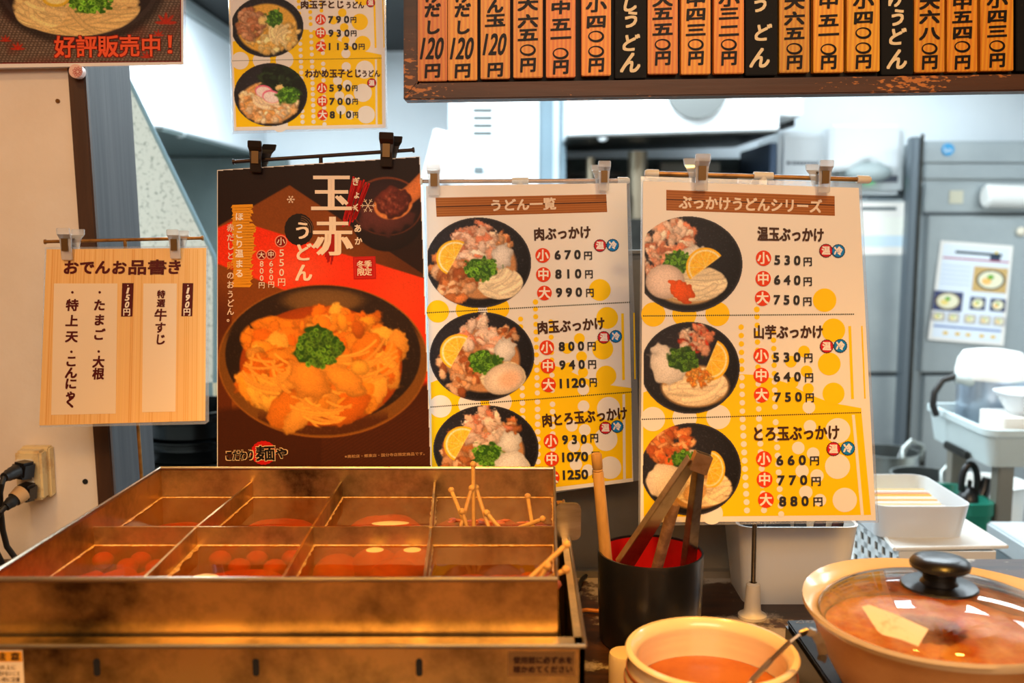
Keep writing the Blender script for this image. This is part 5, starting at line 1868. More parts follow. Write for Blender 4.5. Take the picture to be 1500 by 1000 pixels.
# short worn stick in the middle
a, c = atY(988, 737, 0.935), atY(960, 840, 0.964)
c2 = c + (c - a) * 0.25
root = thing('wooden_stick', c2, 'short rough brown stick between the legs of the tongs', 'wooden stick')
b = MB(); b.tube([a, a + (c2 - a) * 0.03, c2], [pxw(7, .92), pxw(9.5, .92), pxw(9, .92)], 12); b.build('shaft', M_STICKD, root, smooth=True)
# tongs
ap = atY(1023, 672, 0.895)
lg = atY(916, 830, 0.940)
rg = atY(1011, 835, 0.955)
root = thing('tongs', lg, 'steel serving tongs standing upside down in the black cup', 'tongs')
M_TONG = mat('tongs steel', rgb(190, 178, 160), 0.28, 1.0, noise=(30, rgb(140, 124, 104), 0.45, 0.7))


def channel(b, p0, p1, w0, w1, dp, side):
    """U channel: web and two flanges"""
    p0, p1 = Vector(p0), Vector(p1)
    t = (p1 - p0).normalized()
    s_ = (Vector(side) - t * Vector(side).dot(t)).normalized()
    n = t.cross(s_).normalized()
    if n.y > 0:
        n = -n
    th = 0.0005
    strut(b, p0, p1, (w0, w1), th, side)
    for sg in (-1, 1):
        q0, q1 = p0 + s_ * sg * w0 - n * dp, p1 + s_ * sg * w1 - n * dp
        strut(b, q0, q1, th, dp, s_)


b = MB(); channel(b, ap + Vector((-0.004, 0, -0.002)), lg, pxw(7, .9), pxw(13, .93), 0.004, (1, 0.0, 0.4)); b.build('arm', M_TONG, root)
b = MB(); channel(b, ap + Vector((0.0035, 0, -0.004)), rg, pxw(6, .9), pxw(10, .93), 0.004, (1, 0.6, 0)); b.build('arm', M_TONG, root)
b = MB()
T0, T1 = atY(1021, 690, 0.893), atY(1031, 664, 0.893)
d = (T1 - T0).normalized()
s1 = Vector((d.z, 0, -d.x))
wv_, dp_ = 0.0075, 0.006
for (ox, oy, ww, dd) in ((-wv_, 0, 0.0006, dp_), (wv_, 0, 0.0006, dp_), (0, -dp_, wv_, 0.0006), (0, dp_, wv_, 0.0006)):
    p0, p1 = T0 + s1 * ox + Vector((0, oy, 0)), T1 + s1 * ox + Vector((0, oy, 0))
    b.hexa([p0 + s1 * i * ww + Vector((0, j * dd, 0)) for i, j in ((-1, -1), (1, -1), (1, 1), (-1, 1))] + [p1 + s1 * i * ww + Vector((0, j * dd, 0)) for i, j in ((-1, -1), (1, -1), (1, 1), (-1, 1))])
b.build('end_sleeve', M_TONG, root, bevel=0.0003)

# ------------------------------------------------------------------ stoneware jar with ladle
jc = atY(1042, 951, 0.745)
jz = jc.z
R = pxw(126, 0.745 * cP + (CH - jz) * sP)
base = Vector((jc.x, 0.745, CT))
h = jz - CT
root = thing('stoneware_jar', base, 'round cream stoneware jar with brown lines, full of orange sauce', 'jar')
b = MB()
b.lathe(base, [(R * 0.72, 0.0), (R * 0.84, 0.006), (R * 0.985, h * 0.55), (R * 0.995, h * 0.74), (R * 0.93, h * 0.885), (R * 0.945, h * 0.93), (R * 0.99, h * 0.965), (R * 1.0, h * 0.985), (R * 0.985, h), (R * 0.93, h + 0.0005), (R * 0.885, h * 0.97), (R * 0.865, h * 0.93), (R * 0.855, h * 0.90), (R * 0.872, h * 0.86), (R * 0.864, h * 0.83), (R * 0.876, h * 0.79), (R * 0.868, h * 0.75), (R * 0.876, h * 0.7), (R * 0.87, h * 0.4), (R * 0.7, 0.012), (0, 0.010)], 72)
jb_ = b.build('jar_body', M_CER, root, smooth=True)
for zz, rr in ((0.80, 0.982), (0.70, 1.004)):
    b = MB(); 
    b.lathe(base, [(R * rr * 0.99, h * zz - 0.0014), (R * rr * 1.003, h * zz - 0.0012), (R * rr * 1.003, h * zz + 0.0012), (R * rr * 0.99, h * zz + 0.0014)], 72)
    b.build('painted_line', M_CERL, jb_, smooth=True)
b = MB()
b.lathe(base + Vector((0, 0, h * 0.62)), [(R * 0.868, 0), (R * 0.5, 0.0004), (0, 0.0003)], 60)
tag(b.build('orange_sauce', M_JSOUP, None, smooth=True), 'orange sauce inside the cream stoneware jar', 'sauce', kind='stuff')
# ladle: bowl in the sauce, handle over the rim with a hooked end
root = thing('ladle', atY(1075, 990, 0.70), 'steel ladle with a hooked handle resting on the jar rim', 'ladle')
pts = [atY(1066, 1030, 0.695), atY(1100, 998, 0.70), atY(1130, 966, 0.70), atY(1158, 939, 0.70), atY(1172, 928, 0.70), atY(1184, 924, 0.70), atY(1194, 928, 0.699), atY(1202, 942, 0.698), atY(1206, 958, 0.697), atY(1203, 968, 0.696)]
b = MB()
for p, q in zip(pts[:-1], pts[1:]):
    strut(b, p, q, 0.0032, 0.0008, (0.6, -0.3, 0.7))
b.build('handle', M_TONG, root)
b = MB()
prof = [(0.0, -0.012), (0.012, -0.010), (0.019, -0.004), (0.022, 0.004), (0.0212, 0.004), (0.0182, -0.0032), (0.0115, -0.009), (0.0, -0.011)]
b.lathe(Vector((pts[0].x - 0.010, 0.705, jz - h * 0.30 - 0.006)), prof, 28)
b.build('ladle_bowl', M_TONG, root, smooth=True)
# little white pot between cup and jar
p = atZ(914, 1012, CT)
root_c = Vector((atY(916, 985, 0.855).x, 0.855, CT))
zt_ = atY(905, 966, 0.84).z
b = MB(); rw = pxw(26, 0.85)
b.lathe(root_c, [(rw * 0.94, 0), (rw, 0.002), (rw, zt_ - CT - 0.003), (rw * 0.93, zt_ - CT), (0, zt_ - CT + 0.001)], 36)
tag(b.build('white_pot', M_CER, None, smooth=True), 'small plain white pot half hidden between black cup and jar', 'pot')

# ------------------------------------------------------------------ induction cooker and the clay pot on it
zi = CT + 0.045
ih_b = atZ(1150, 907, zi)
root = thing('induction_cooker', (ih_b.x + 0.16, ih_b.y - 0.14, CT), 'black tabletop induction cooker under the clay pot', 'cooker')
x0, y1 = ih_b.x, ih_b.y
b = MB(); b.box((x0, y1 - 0.30, CT + 0.004), (x0 + 0.33, y1, zi - 0.003))
for fx in (0.02, 0.30):
    for fy in (0.02, 0.27):
        b.box((x0 + fx, y1 - fy - 0.015, CT), (x0 + fx + 0.015, y1 - fy, CT + 0.005))
b.build('cooker_body', M_BLK, root, bevel=0.003)
b = MB(); b.box((x0 + 0.001, y1 - 0.299, zi - 0.003), (x0 + 0.329, y1 - 0.001, zi)); b.build('glass_top', mat('black cooktop glass', rgb(12, 14, 17), 0.5, spec=0.2), root, bevel=0.0012)
PI_ = Plane((0, 0, zi), (1, 0, zi), (0, 1, zi))
PI_.n = Vector((0, 0, 1))
P = Print(PI_)
for (u, v), (u2, v2) in (((1166, 912), (1174, 907)), ((1174, 907), (1178, 912)), ((1178, 912), (1166, 912))):
    P.line(u, v, u2, v2, 0.6, (130, 124, 116), 2)
P.text('高温注意', 1180, 910, 1206, 910, 4.5, (120, 114, 108), 2)
P.build('warning_print', root)

DY = 0.752
dc = atY(1383, 889, DY)
dz = dc.z
DR = pxw(204, DY * cP + (CH - dz) * sP)
base = Vector((dc.x, DY, zi))
h = dz - zi
root = thing('clay_pot', base, 'wide cream clay pot with a flared wavy rim and glass lid', 'clay pot')


def wob(a, r):
    k = min(1, max(0, (r / DR - 0.9) / 0.08))
    return k * (0.030 * math.cos(3 * (a - math.radians(228))) + 0.012 * math.cos(2 * a))


b = MB()
prof = [(DR * 0.55, 0.0), (DR * 0.70, 0.006), (DR * 0.86, h * 0.55), (DR * 0.885, h * 0.72), (DR * 0.955, h * 0.90), (DR * 1.0, h - 0.001), (DR * 0.997, h + 0.002), (DR * 0.96, h - 0.0005), (DR * 0.91, h - 0.003), (DR * 0.872, h - 0.008), (DR * 0.845, h - 0.0145), (DR * 0.80, h * 0.5), (DR * 0.5, 0.008), (0, 0.007)]
b.lathe(base, prof, 96, wob, mis=[1, 1, 1, 1, 0, 0, 0, 0, 0, 0, 0, 0, 0])
b.build('pot_body', [M_CER, M_CERB], root, smooth=True)
for sg in (1,):
    b = MB()
    a0 = 0.0
    b.ball((dc.x + DR * 1.02, DY, dz - 0.006), 0.022, 0.035, 0.007, 24, 12)
    b.build('pot_handle', M_CER, root, smooth=True)
b = MB()
rnd = random.Random(9)
N = 34
vs, fs = [(0, 0, 0)], []
for j in range(1, 9):
    for k in range(N):
        rr = DR * 0.815 * j / 8
        vs.append((rr * math.cos(2 * math.pi * k / N), rr * math.sin(2 * math.pi * k / N), rnd.uniform(-0.0018, 0.0018)))
for k in range(N):
    fs.append((0, 1 + k, 1 + (k + 1) % N))
for j in range(7):
    for k in range(N):
        k2 = (k + 1) % N
        fs.append((1 + j * N + k, 1 + (j + 1) * N + k, 1 + (j + 1) * N + k2, 1 + j * N + k2))
b.add([Vector(v) + Vector((dc.x, DY, dz - 0.023)) for v in vs], fs)
tag(b.build('orange_stew', M_STEW, None, smooth=True), 'orange stew simmering under the glass lid', 'stew', kind='stuff')
# glass lid
lc = Vector((dc.x - 0.001, DY, dz - 0.0125))
LR = DR * 0.862
lh = 0.026
lid = thing('glass_lid', lc, 'domed steamy glass lid with a black knob on the clay pot', 'pot lid')
prof = [(LR * math.cos(t), lh * math.sin(t)) for t in [k * math.pi / 2 / 12 for k in range(13)]]
prof[-1] = (0.0, lh)
b = MB(); b.lathe(lc + Vector((0, 0, 0.003)), prof, 72); 
o = b.build('glass_dome', M_GLASS, lid, smooth=True, auto=80)
b = MB(); b.lathe(lc, [(LR * 0.985, 0.0), (LR * 1.0, 0.0006), (LR * 1.0, 0.0036), (LR * 0.985, 0.0044), (LR * 0.975, 0.0036), (LR * 0.975, 0.0006), (LR * 0.985, 0.0)], 72); b.build('steel_band', M_STEEL, lid, smooth=True)
kc = lc + Vector((-0.004, 0.0, lh + 0.004))
kr = pxw(54, DY * cP + .3 * sP) * 1.0
b = MB(); b.lathe(kc, [(0, -0.0015), (kr * 0.9, -0.0015), (kr, 0.0), (kr * 0.96, 0.0014), (kr * 0.5, 0.003), (kr * 0.42, 0.006), (kr * 0.44, 0.0105), (kr * 0.62, 0.0125), (kr * 0.77, 0.0155), (kr * 0.78, 0.0185), (kr * 0.70, 0.0215), (kr * 0.45, 0.0235), (0, 0.0242)], 48)
b.build('knob', M_BLK, lid, smooth=True)
# label paper lying on the lid
PLb = Plane(atY(1262, 886, 0.70), atY(1360, 922, 0.68), atY(1290, 936, 0.655))
quad = [(1261, 890), (1273, 885), (1358, 920), (1347, 945), (1290, 928)]


def dome(px, py, up):
    """where the view ray meets the lid's dome"""
    o = Vector((0, 0, CH))
    r = ray(px, py)
    c_ = lc + Vector((0, 0, 0.003))
    S = Vector((1 / LR, 1 / LR, 1 / (lh + up)))
    oo = Vector([(o - c_)[i] * S[i] for i in range(3)])
    rr_ = Vector([r[i] * S[i] for i in range(3)])
    A, B_, C_ = rr_.dot(rr_), 2 * oo.dot(rr_), oo.dot(oo) - 1
    t = (-B_ - math.sqrt(max(0, B_ * B_ - 4 * A * C_))) / (2 * A)
    return o + r * t


b = MB()
N = 10
top_, bot_ = [(1262, 888), (1274, 885), (1316, 901), (1360, 921)], [(1284, 922), (1292, 929), (1320, 936), (1345, 946)]


def pick(l, t):
    i = min(int(t * 3), 2)
    f = t * 3 - i
    return (lerp(l[i][0], l[i + 1][0], f), lerp(l[i][1], l[i + 1][1], f))


vs = []
for j in range(5):
    for i in range(N + 1):
        a, c = pick(top_, i / N), pick(bot_, i / N)
        vs.append(dome(lerp(a[0], c[0], j / 4), lerp(a[1], c[1], j / 4), 0.0008))
b.add(vs, [(j * (N + 1) + i, j * (N + 1) + i + 1, (j + 1) * (N + 1) + i + 1, (j + 1) * (N + 1) + i) for j in range(4) for i in range(N)])
o = b.build('paper_tag', mat('cream label paper', rgb(240, 226, 196), 0.6, noise=(90, rgb(214, 196, 158), 0.55, 0.7)), None)
o.modifiers.new('thickness', 'SOLIDIFY').thickness = 0.0004
tag(o, 'cream paper tag stuck on the glass lid', 'tag')

# ------------------------------------------------------------------ white bin, basket, tray and box of packets on the right
YB0 = 1.035
tl_, tr_ = atY(1084, 772, YB0), atY(1261, 769, YB0)
br_x = atY(1245, 890, YB0).x
bl_x = atY(1094, 890, YB0).x
bin_ = thing('white_bin', ((tl_.x + tr_.x) / 2, YB0 + 0.05, CT), 'tall glossy white bin standing behind the right menu stand', 'bin')
zt = tl_.z
dpt = 0.10


def ringp(x0, x1, y0, y1, z, r, n=5):
    pts = []
    for (cx, cy, a0) in ((x1 - r, y1 - r, 0), (x0 + r, y1 - r, 90), (x0 + r, y0 + r, 180), (x1 - r, y0 + r, 270)):
        for k in range(n):
            a = math.radians(a0 + 90 * k / (n - 1))
            pts.append(Vector((cx + r * math.cos(a), cy + r * math.sin(a), z)))
    return pts


def tub(b, rings, close_last=True):
    """loft through rounded-rectangle rings (x0, x1, y0, y1, z, r)"""
    R_ = [ringp(*a) for a in rings]
    n = len(R_[0])
    vs = [p for q in R_ for p in q]
    fs = []
    for i in range(len(R_) - 1):
        for k in range(n):
            k2 = (k + 1) % n
            fs.append((i * n + k, i * n + k2, (i + 1) * n + k2, (i + 1) * n + k))
    fs.append(tuple(range(n - 1, -1, -1)))
    if close_last:
        fs.append(tuple((len(R_) - 1) * n + k for k in range(n)))
    return b.add(vs, fs)


b = MB()
t = 0.002
tub(b, [(bl_x, br_x, YB0 + 0.012, YB0 + dpt - 0.01, CT, 0.012), (tl_.x, tr_.x, YB0, YB0 + dpt, zt - 0.003, 0.014), (tl_.x - 0.001, tr_.x + 0.001, YB0 - 0.001, YB0 + dpt + 0.001, zt, 0.014), (tl_.x + t, tr_.x - t, YB0 + t, YB0 + dpt - t, zt, 0.012), (tl_.x + t, tr_.x - t, YB0 + t, YB0 + dpt - t, zt - 0.004, 0.012), (bl_x + t, br_x - t, YB0 + 0.014, YB0 + dpt - 0.012, CT + 0.004, 0.01)])
b.build('bin_body', M_WHITE, bin_, smooth=True)
rnd = random.Random(17)
for i in range(7):
    x = lerp(tl_.x + 0.02, tr_.x - 0.016, i / 6)
    c = Vector((x, YB0 + 0.05 + rnd.uniform(-0.01, 0.01), zt - 0.035))
    root = thing('sauce_packet', c - Vector((0, 0, 0.03)), 'dark sauce packet number-less in the white bin'.replace(' number-less', '') , 'packet', 'dark packets in the white bin')
    b = MB()
    a = rnd.uniform(-0.25, 0.25)
    u = Vector((math.cos(a), math.sin(a) * 0.5, rnd.uniform(-0.2, 0.2))) * 0.007
    w_ = Vector((rnd.uniform(-0.15, 0.15), rnd.uniform(-0.2, 0.2), 1)) * 0.030
    n = Vector((0, 1, 0)) * 0.003
    b.hexa([c - u - w_ - n, c + u - w_ - n, c + u - w_ + n, c - u - w_ + n, c - u + w_ - n * 0.3, c + u + w_ - n * 0.3, c + u + w_ + n * 0.3, c - u + w_ + n * 0.3])
    b.build('pouch', mat('dark foil packet', rgb(44, 34, 32), 0.25, 0.3, noise=(60, rgb(96, 40, 36), 0.5, 0.62)), root, bevel=0.001)

# lattice basket on the kitchen worktop, its slotted side turned towards the counter, a lid lying on it
YBk = 1.335
ztray = atY(1400, 801, YBk).z
bk_l, bk_r = atY(1318, 800, YBk).x, atY(1458, 810, YBk).x
root = thing('lattice_basket', ((bk_l + bk_r) / 2, YBk + 0.12, KT), 'white plastic basket with slanted lattice holes, right of the tall bin', 'basket')
zt = ztray - 0.006
b = MB()
t = 0.002
qb = atZ(1254, 764, zt)
P0, P1 = Vector((bk_l, YBk, 0)), Vector((qb.x, qb.y, 0))
Pk = [(bk_l, YBk), (bk_r, YBk), (bk_r, 1.60), (P1.x, 1.60), (P1.x, P1.y)]
for (p, q) in zip(Pk, Pk[1:]):
    b.wall(p, q, zt, KT, t)
b.prism([(x, y, KT) for x, y in Pk], (0, 0, 0.003))
b.build('basket_body', M_WHITE, root)
b = MB()
dv = P1 - P0
Lg = dv.length
dv = dv / Lg
nv = Vector((-dv.y, dv.x, 0)) * 0.0012


def bar(u0, za, u1, zb_, w):
    """slanted bar in the basket's side wall"""
    q = []
    for sg in (-1, 1):
        q += [P0 + dv * (u0 - w) + nv * sg + Vector((0, 0, za)), P0 + dv * (u0 + w) + nv * sg + Vector((0, 0, za)), P0 + dv * (u1 + w) + nv * sg + Vector((0, 0, zb_)), P0 + dv * (u1 - w) + nv * sg + Vector((0, 0, zb_))]
    b.hexa(q)


z0 = zt - 0.085
for k in range(6):
    u = Lg * (k + 0.5) / 6
    bar(min(u, Lg - 0.006), zt, min(max(u - 0.012, 0.006), Lg - 0.006), z0, 0.006)
for k in range(5):
    z = lerp(zt - 0.004, z0, k / 4)
    bar(Lg / 2, z + 0.0042, Lg / 2, z - 0.0042, Lg / 2)
bar(Lg / 2, z0, Lg / 2, KT, Lg / 2)
b.build('lattice_side', M_WHITED, root)
# lid
A_, B2, D_ = atZ(1311, 801, ztray), atZ(1475, 797.5, ztray), atZ(1284, 768, ztray)
lid_y1 = 1.63
root = thing('tray_lid', ((A_.x + B2.x) / 2, (A_.y + lid_y1) / 2, ztray - 0.006), 'flat white lid lying on the lattice basket under the frosted box', 'lid')
xb_ = atZ(1424, 766, ztray)
br_ = Vector((B2.x + (xb_.x - B2.x) * (lid_y1 - B2.y) / (xb_.y - B2.y), lid_y1, ztray))
b = MB()
quad = [A_, B2, br_, Vector((D_.x, lid_y1, ztray)), D_]
b.prism([p - Vector((0, 0, 0.005)) for p in quad], (0, 0, 0.0035))
cen = sum(quad, Vector()) / 5
for p, q in zip(quad, quad[1:] + quad[:1]):
    b.tube([p - Vector((0, 0, 0.003)), q - Vector((0, 0, 0.003))], 0.003, 8)
b.build('lid_plate', M_WHITE, root)

# frosted box of packets
yfx, ybx = 1.395, atZ(1330, 693, ztray + 0.068).y
zb2 = ztray - 0.002
fr = atZ(1414, 788, zb2)
yfx = fr.y
zt2 = atY(1424, 741, yfx - 0.004).z
ybx = min(atZ(1330, 694, zt2).y, lid_y1 - 0.012)
xr0, xr1 = atY(1414, 788, yfx).x, atY(1428, 741, yfx - 0.004).x
xl1 = 0.515
bx = thing('packet_box', ((xl1 + xr0) / 2, (yfx + ybx) / 2, zb2), 'frosted plastic box full of upright paper packets', 'box')
b = MB()
tub(b, [(xl1 + 0.008, xr0, yfx, ybx - 0.006, zb2, 0.02), (xl1, xr1, yfx - 0.006, ybx, zt2, 0.024), (xl1 + 0.002, xr1 - 0.002, yfx - 0.004, ybx - 0.002, zt2, 0.022), (xl1 + 0.010, xr0 - 0.002, yfx + 0.002, ybx - 0.008, zb2 + 0.002, 0.018)])
b.build('box_body', M_FROST, bx, smooth=True)
rnd = random.Random(23)
cols = [(226, 160, 130), (246, 242, 238), (244, 240, 236), (240, 214, 150), (246, 242, 238), (244, 240, 232), (236, 190, 110), (246, 240, 236), (244, 240, 232), (238, 206, 90)]
px0, px1 = xl1 + 0.018, xr0 - 0.014
for i in range(14):
    y = lerp(yfx + 0.022, yfx + 0.62 * (ybx - yfx), i / 13)
    sh = 0.0
    zz = zt2 - 0.014 + 0.008 * i / 13 + rnd.uniform(-0.001, 0.001)
    root = thing('paper_packet', ((px0 + px1) / 2 + sh, y, zb2 + 0.003), 'thin white and yellow seasoning packet in the frosted box', 'packet', 'packets in the frosted box')
    b = MB()
    b.hexa([(px0 + sh, y - 0.0012, zb2 + 0.003), (px1 + sh, y - 0.0012, zb2 + 0.003), (px1 + sh, y + 0.0012, zb2 + 0.003), (px0 + sh, y + 0.0012, zb2 + 0.003), (px0 + sh, y + 0.003, zz), (px1 + sh, y + 0.003, zz), (px1 + sh, y + 0.0044, zz), (px0 + sh, y + 0.0044, zz)])
    c_ = cols[i % len(cols)]
    b.build('packet_paper', mat('packet paper %d' % (i % len(cols)), rgb(*c_), 0.5), root)

# ------------------------------------------------------------------ power socket, plugs and cords on the left wall
c0 = atY(62, 700, YW)
k = YW / F
root = thing('power_outlet', Vector((atY(52, 690, 1.17).x, YW, atY(52, 690, 1.17).z)), 'stained ivory surface power socket on the cream wall', 'power socket')
M_OUT = mat('stained ivory plastic', rgb(232, 206, 150), 0.5, noise=(35, rgb(176, 110, 40), 0.5, 0.78))
yfr = 1.168
A, B_ = atY(20, 661, yfr), atY(63, 733, yfr)
b = MB(); b.box((A.x, yfr, B_.z), (B_.x, yfr + 0.018, A.z)); sc_ = b.build('socket_cover', M_OUT, root, bevel=0.003)
b = MB(); b.box((A.x - 0.002, yfr + 0.018, B_.z - 0.001), (B_.x + 0.002, YW, A.z + 0.001)); b.build('socket_base', M_OUT, root, bevel=0.002)
b = MB(); q0, q1 = atY(24, 672, yfr), atY(52, 728, yfr); b.box((q0.x, yfr - 0.002, q1.z), (q1.x, yfr, q0.z)); b.build('face_plate', M_IVORY, sc_, bevel=0.0008)
for lab, (x0, y0), (x1, y1), (x2, y2), cord in (('upper black plug in the wall socket, its cord drooping', (44, 687), (24, 690), (6, 699), [(3, 707), (0, 722), (1, 748), (4, 776), (10, 800), (26, 822)]), ('lower black plug with a strip of torn tape, in the wall socket', (46, 718), (30, 724), (8, 742), [(2, 748), (-10, 764), (-12, 788), (-6, 806), (4, 826)])):
    p0, p1, p2 = atY(x0, y0, yfr - 0.004), atY(x1, y1, yfr - 0.025), atY(x2, y2, yfr - 0.045)
    root = thing('power_plug', p0, lab, 'plug', 'black power plugs')
    b = MB(); strut(b, p0, p1, (0.0110, 0.0095), 0.0095, (0.1, 0, 1)); pb_ = b.build('plug_body', M_BLK, root, bevel=0.003)
    b = MB(); b.tube([p1, p1.lerp(p2, 0.2), p1.lerp(p2, 0.35), p1.lerp(p2, 0.5), p1.lerp(p2, 0.65), p1.lerp(p2, 0.8), p2], [0.0085, 0.0075, 0.008, 0.0068, 0.0072, 0.006, 0.0055], 14); b.build('strain_relief', M_CABLE, pb_, smooth=True)
    b = MB(); pts = [p2] + [atY(x, y, lerp(yfr - 0.05, yfr - 0.012, i / 5)) for i, (x, y) in enumerate(cord)]
    b.tube(pts, 0.0034, 10); b.build('cord', M_CABLE, root, smooth=True)
    if 'tape' in lab:
        b = MB(); m_ = p1.lerp(p2, 0.12); d = (p2 - p1).normalized()
        b.tube([m_ - d * 0.006, m_, m_ + d * 0.007], [0.0105, 0.0098, 0.0088], 14, cap=False); b.build('torn_tape', mat('tan tape', rgb(206, 160, 104), 0.6), root, smooth=True)

# cables lying behind the cup on the counter
for lab, m_, pts in (('black cable looping on the counter left of the cup', M_CABLE, [(846, 866), (852, 848), (866, 836), (882, 838)]), ('orange cord lying on the counter left of the cup', mat('orange cord', rgb(206, 120, 30), 0.5), [(842, 896), (858, 893), (880, 895)]), ('black cable running along the splash panel foot', M_CABLE, [(1030, 838), (1060, 836), (1092, 834)])):
    b = MB(); b.tube([atZ(x, y, CT + 0.003) for x, y in pts], 0.0022, 8)
    tag(b.build('cable', m_, None, smooth=True), lab, 'cable', 'cables on the counter')

# ------------------------------------------------------------------ kitchen beyond the hatch
def kb(b, x0, y0, x1, y1, Y, depth):
    """upright box whose front face fills the given photo rectangle at depth Y"""
    p, q = atY(x0, y0, Y), atY(x1, y1, Y)
    ym = (y0 + min(y1, 500)) / 2
    return b.box((atY(x0, ym, Y).x, Y, max(q.z, 0.04)), (atY(x1, ym, Y).x, Y + depth, p.z))


def part(name, m, parent, *boxes, bevel=0.004, smooth=False):
    b = MB()
    for a in boxes:
        kb(b, *a)
    return b.build(name, m, parent, bevel=bevel, smooth=smooth)


def floor_thing(name, label, cat, px, Y, dy=0.3):
    p = atY(px, 500, Y)
    return thing(name, (p.x, Y + dy, 0), label, cat)


def to_floor(b, x0, y0, x1, Y, depth, z=0.0):
    p, q = atY(x0, y0, Y), atY(x1, y0, Y)
    return b.box((p.x, Y, z), (q.x, Y + depth, p.z))


M_FRIDGE = mat('fridge steel', rgb(176, 184, 186), 0.38, 0.55, noise=(2.0, rgb(158, 166, 170), 0.4, 0.7))
M_FRSEAM = mat('fridge seam', rgb(70, 76, 80), 0.6)
M_PALEB = mat('pale blue steel', rgb(206, 220, 228), 0.4, 0.3)

# right refrigerator
YR = 4.2
root = floor_thing('refrigerator', 'tall steel refrigerator with a round blue badge, at the right edge', 'refrigerator', 1480, YR)
b = MB(); to_floor(b, 1355, 206, 1640, YR + 0.03, 0.65, 0.05); b.build('body', M_FRIDGE, root, bevel=0.01)
part('top_panel', M_FRIDGE, root, (1355, 210, 1640, 238, YR, 0.03), (1355, 240, 1640, 262, YR + 0.008, 0.03))
part('control_panel', M_FRIDGE, root, (1355, 270, 1640, 311, YR + 0.004, 0.03))
part('seam', M_FRSEAM, root, (1355, 311, 1640, 315, YR + 0.012, 0.02), (1355, 546, 1640, 550, YR + 0.012, 0.02), bevel=0)
o = part('door', M_FRIDGE, root, (1356, 316, 1640, 545, YR - 0.01, 0.04))
part('door', M_FRIDGE, root, (1356, 551, 1640, 860, YR - 0.01, 0.04))
part('rating_label', mat('beige label', rgb(206, 200, 176), 0.5), root, (1391, 279, 1411, 298, YR - 0.001, 0.004), bevel=0)
c = atY(1388, 219, YR)
b = MB(); b.tube([c + Vector((0, 0.002, 0)), c + Vector((0, -0.006, 0))], pxw(9, YR), 24); o = bd_ = b.build('blue_badge', mat('blue badge', rgb(60, 160, 214), 0.4), root)
P = Print(Plane(c + Vector((0, -0.0065, 0)), c + Vector((1, -0.0065, 0)), c + Vector((0, -0.0065, 1))))
P.line(1384, 216, 1384, 222, 1.6, (240, 248, 252), 3); P.line(1384, 222, 1388, 222, 1.6, (240, 248, 252), 3); P.line(1389, 219, 1389, 222.5, 1.4, (240, 248, 252), 3); P.line(1389, 219, 1393, 219, 1.4, (240, 248, 252), 3); P.line(1393, 219, 1393, 222.5, 1.4, (240, 248, 252), 3)
P.build('badge_print', bd_)
q = atY(1494, 339, YR - 0.01)
b = MB(); b.ball((q.x, q.y - 0.012, q.z), 0.02, 0.014, 0.02, 16, 8)
tag(b.build('fridge_magnet', M_IVORY, None, smooth=True), 'round cream magnet on the refrigerator door, above the leaflet', 'magnet')
# white roll held on the control panel
q0, q1 = atY(1442, 287, YR - 0.055), atY(1560, 290, YR - 0.055)
b = MB(); b.tube([q0, q0.lerp(q1, 0.03), q1], [pxw(17, YR) * 0.8, pxw(17, YR), pxw(17, YR)], 20)
root = thing('paper_roll', q0, 'white kitchen paper roll on the front of the right refrigerator', 'paper roll')
b.build('roll', M_WHITE, root, smooth=True)
b = MB(); b.box(q0 + Vector((0.01, 0.0, 0.0)), q0 + Vector((0.03, 0.040, 0.03))); b.build('bracket', M_STEEL_LT, root)

# leaflet on the fridge door
PLf = Plane(atY(1378, 352, YR - 0.014), atY(1484, 360, YR - 0.014), atY(1359, 497, YR - 0.022))
root = sheet('leaflet', 'white menu leaflet with small bowl pictures on the right refrigerator', PLf, [(1378, 352), (1484.5, 360), (1470, 506.5), (1359, 497)], None, cat='leaflet')
P = Print(PLf)


def lf(u, v):
    a = (lerp(1378, 1484.5, u), lerp(352, 360, u))
    c = (lerp(1359, 1470, u), lerp(497, 506.5, u))
    return (lerp(a[0], c[0], v), lerp(a[1], c[1], v))


def lq(u0, v0, u1, v1, col, lay=14):
    P.poly([lf(u0, v0), lf(u1, v0), lf(u1, v1), lf(u0, v1)], col, lay)


lq(0.05, 0.03, 0.95, 0.97, (226, 232, 240), 6)
lq(0.22, 0.09, 0.86, 0.115, (40, 56, 60)); lq(0.70, 0.115, 0.84, 0.16, (60, 70, 90)); lq(0.76, 0.065, 0.8, 0.09, (236, 200, 60)); lq(0.06, 0.16, 0.96, 0.175, (190, 100, 120))
lq(0.50, 0.23, 0.96, 0.48, (206, 170, 110))
for cu, cv, ru, rv, dk in ((0.74, 0.355, 0.2, 0.10, 1), (0.2, 0.60, 0.17, 0.085, 0), (0.60, 0.60, 0.09, 0.055, 1), (0.87, 0.60, 0.09, 0.055, 1), (0.10, 0.76, 0.08, 0.04, 0), (0.30, 0.76, 0.07, 0.04, 0), (0.52, 0.76, 0.07, 0.04, 0), (0.72, 0.76, 0.07, 0.04, 0), (0.91, 0.76, 0.07, 0.04, 0)):
    if rv < 0.095:
        lq(cu - ru * 1.15, cv - rv * 1.15, cu + ru * 1.15, cv + rv * 1.15, (70, 76, 110) if rv > 0.05 else (196, 190, 190), 18)
    x, y = lf(cu, cv)
    P.disc(x, y, ru * 106, rv * 146, (60, 60, 62) if dk else (150, 130, 90), 22)
    P.disc(x, y, ru * 92, rv * 126, (236, 228, 196), 26)
    P.disc(x - ru * 30, y + rv * 20, ru * 36, rv * 50, (240, 214, 130) if cu < 0.7 else (246, 190, 110), 30)
    P.disc(x, y - rv * 40, ru * 24, rv * 34, (110, 170, 60), 34)
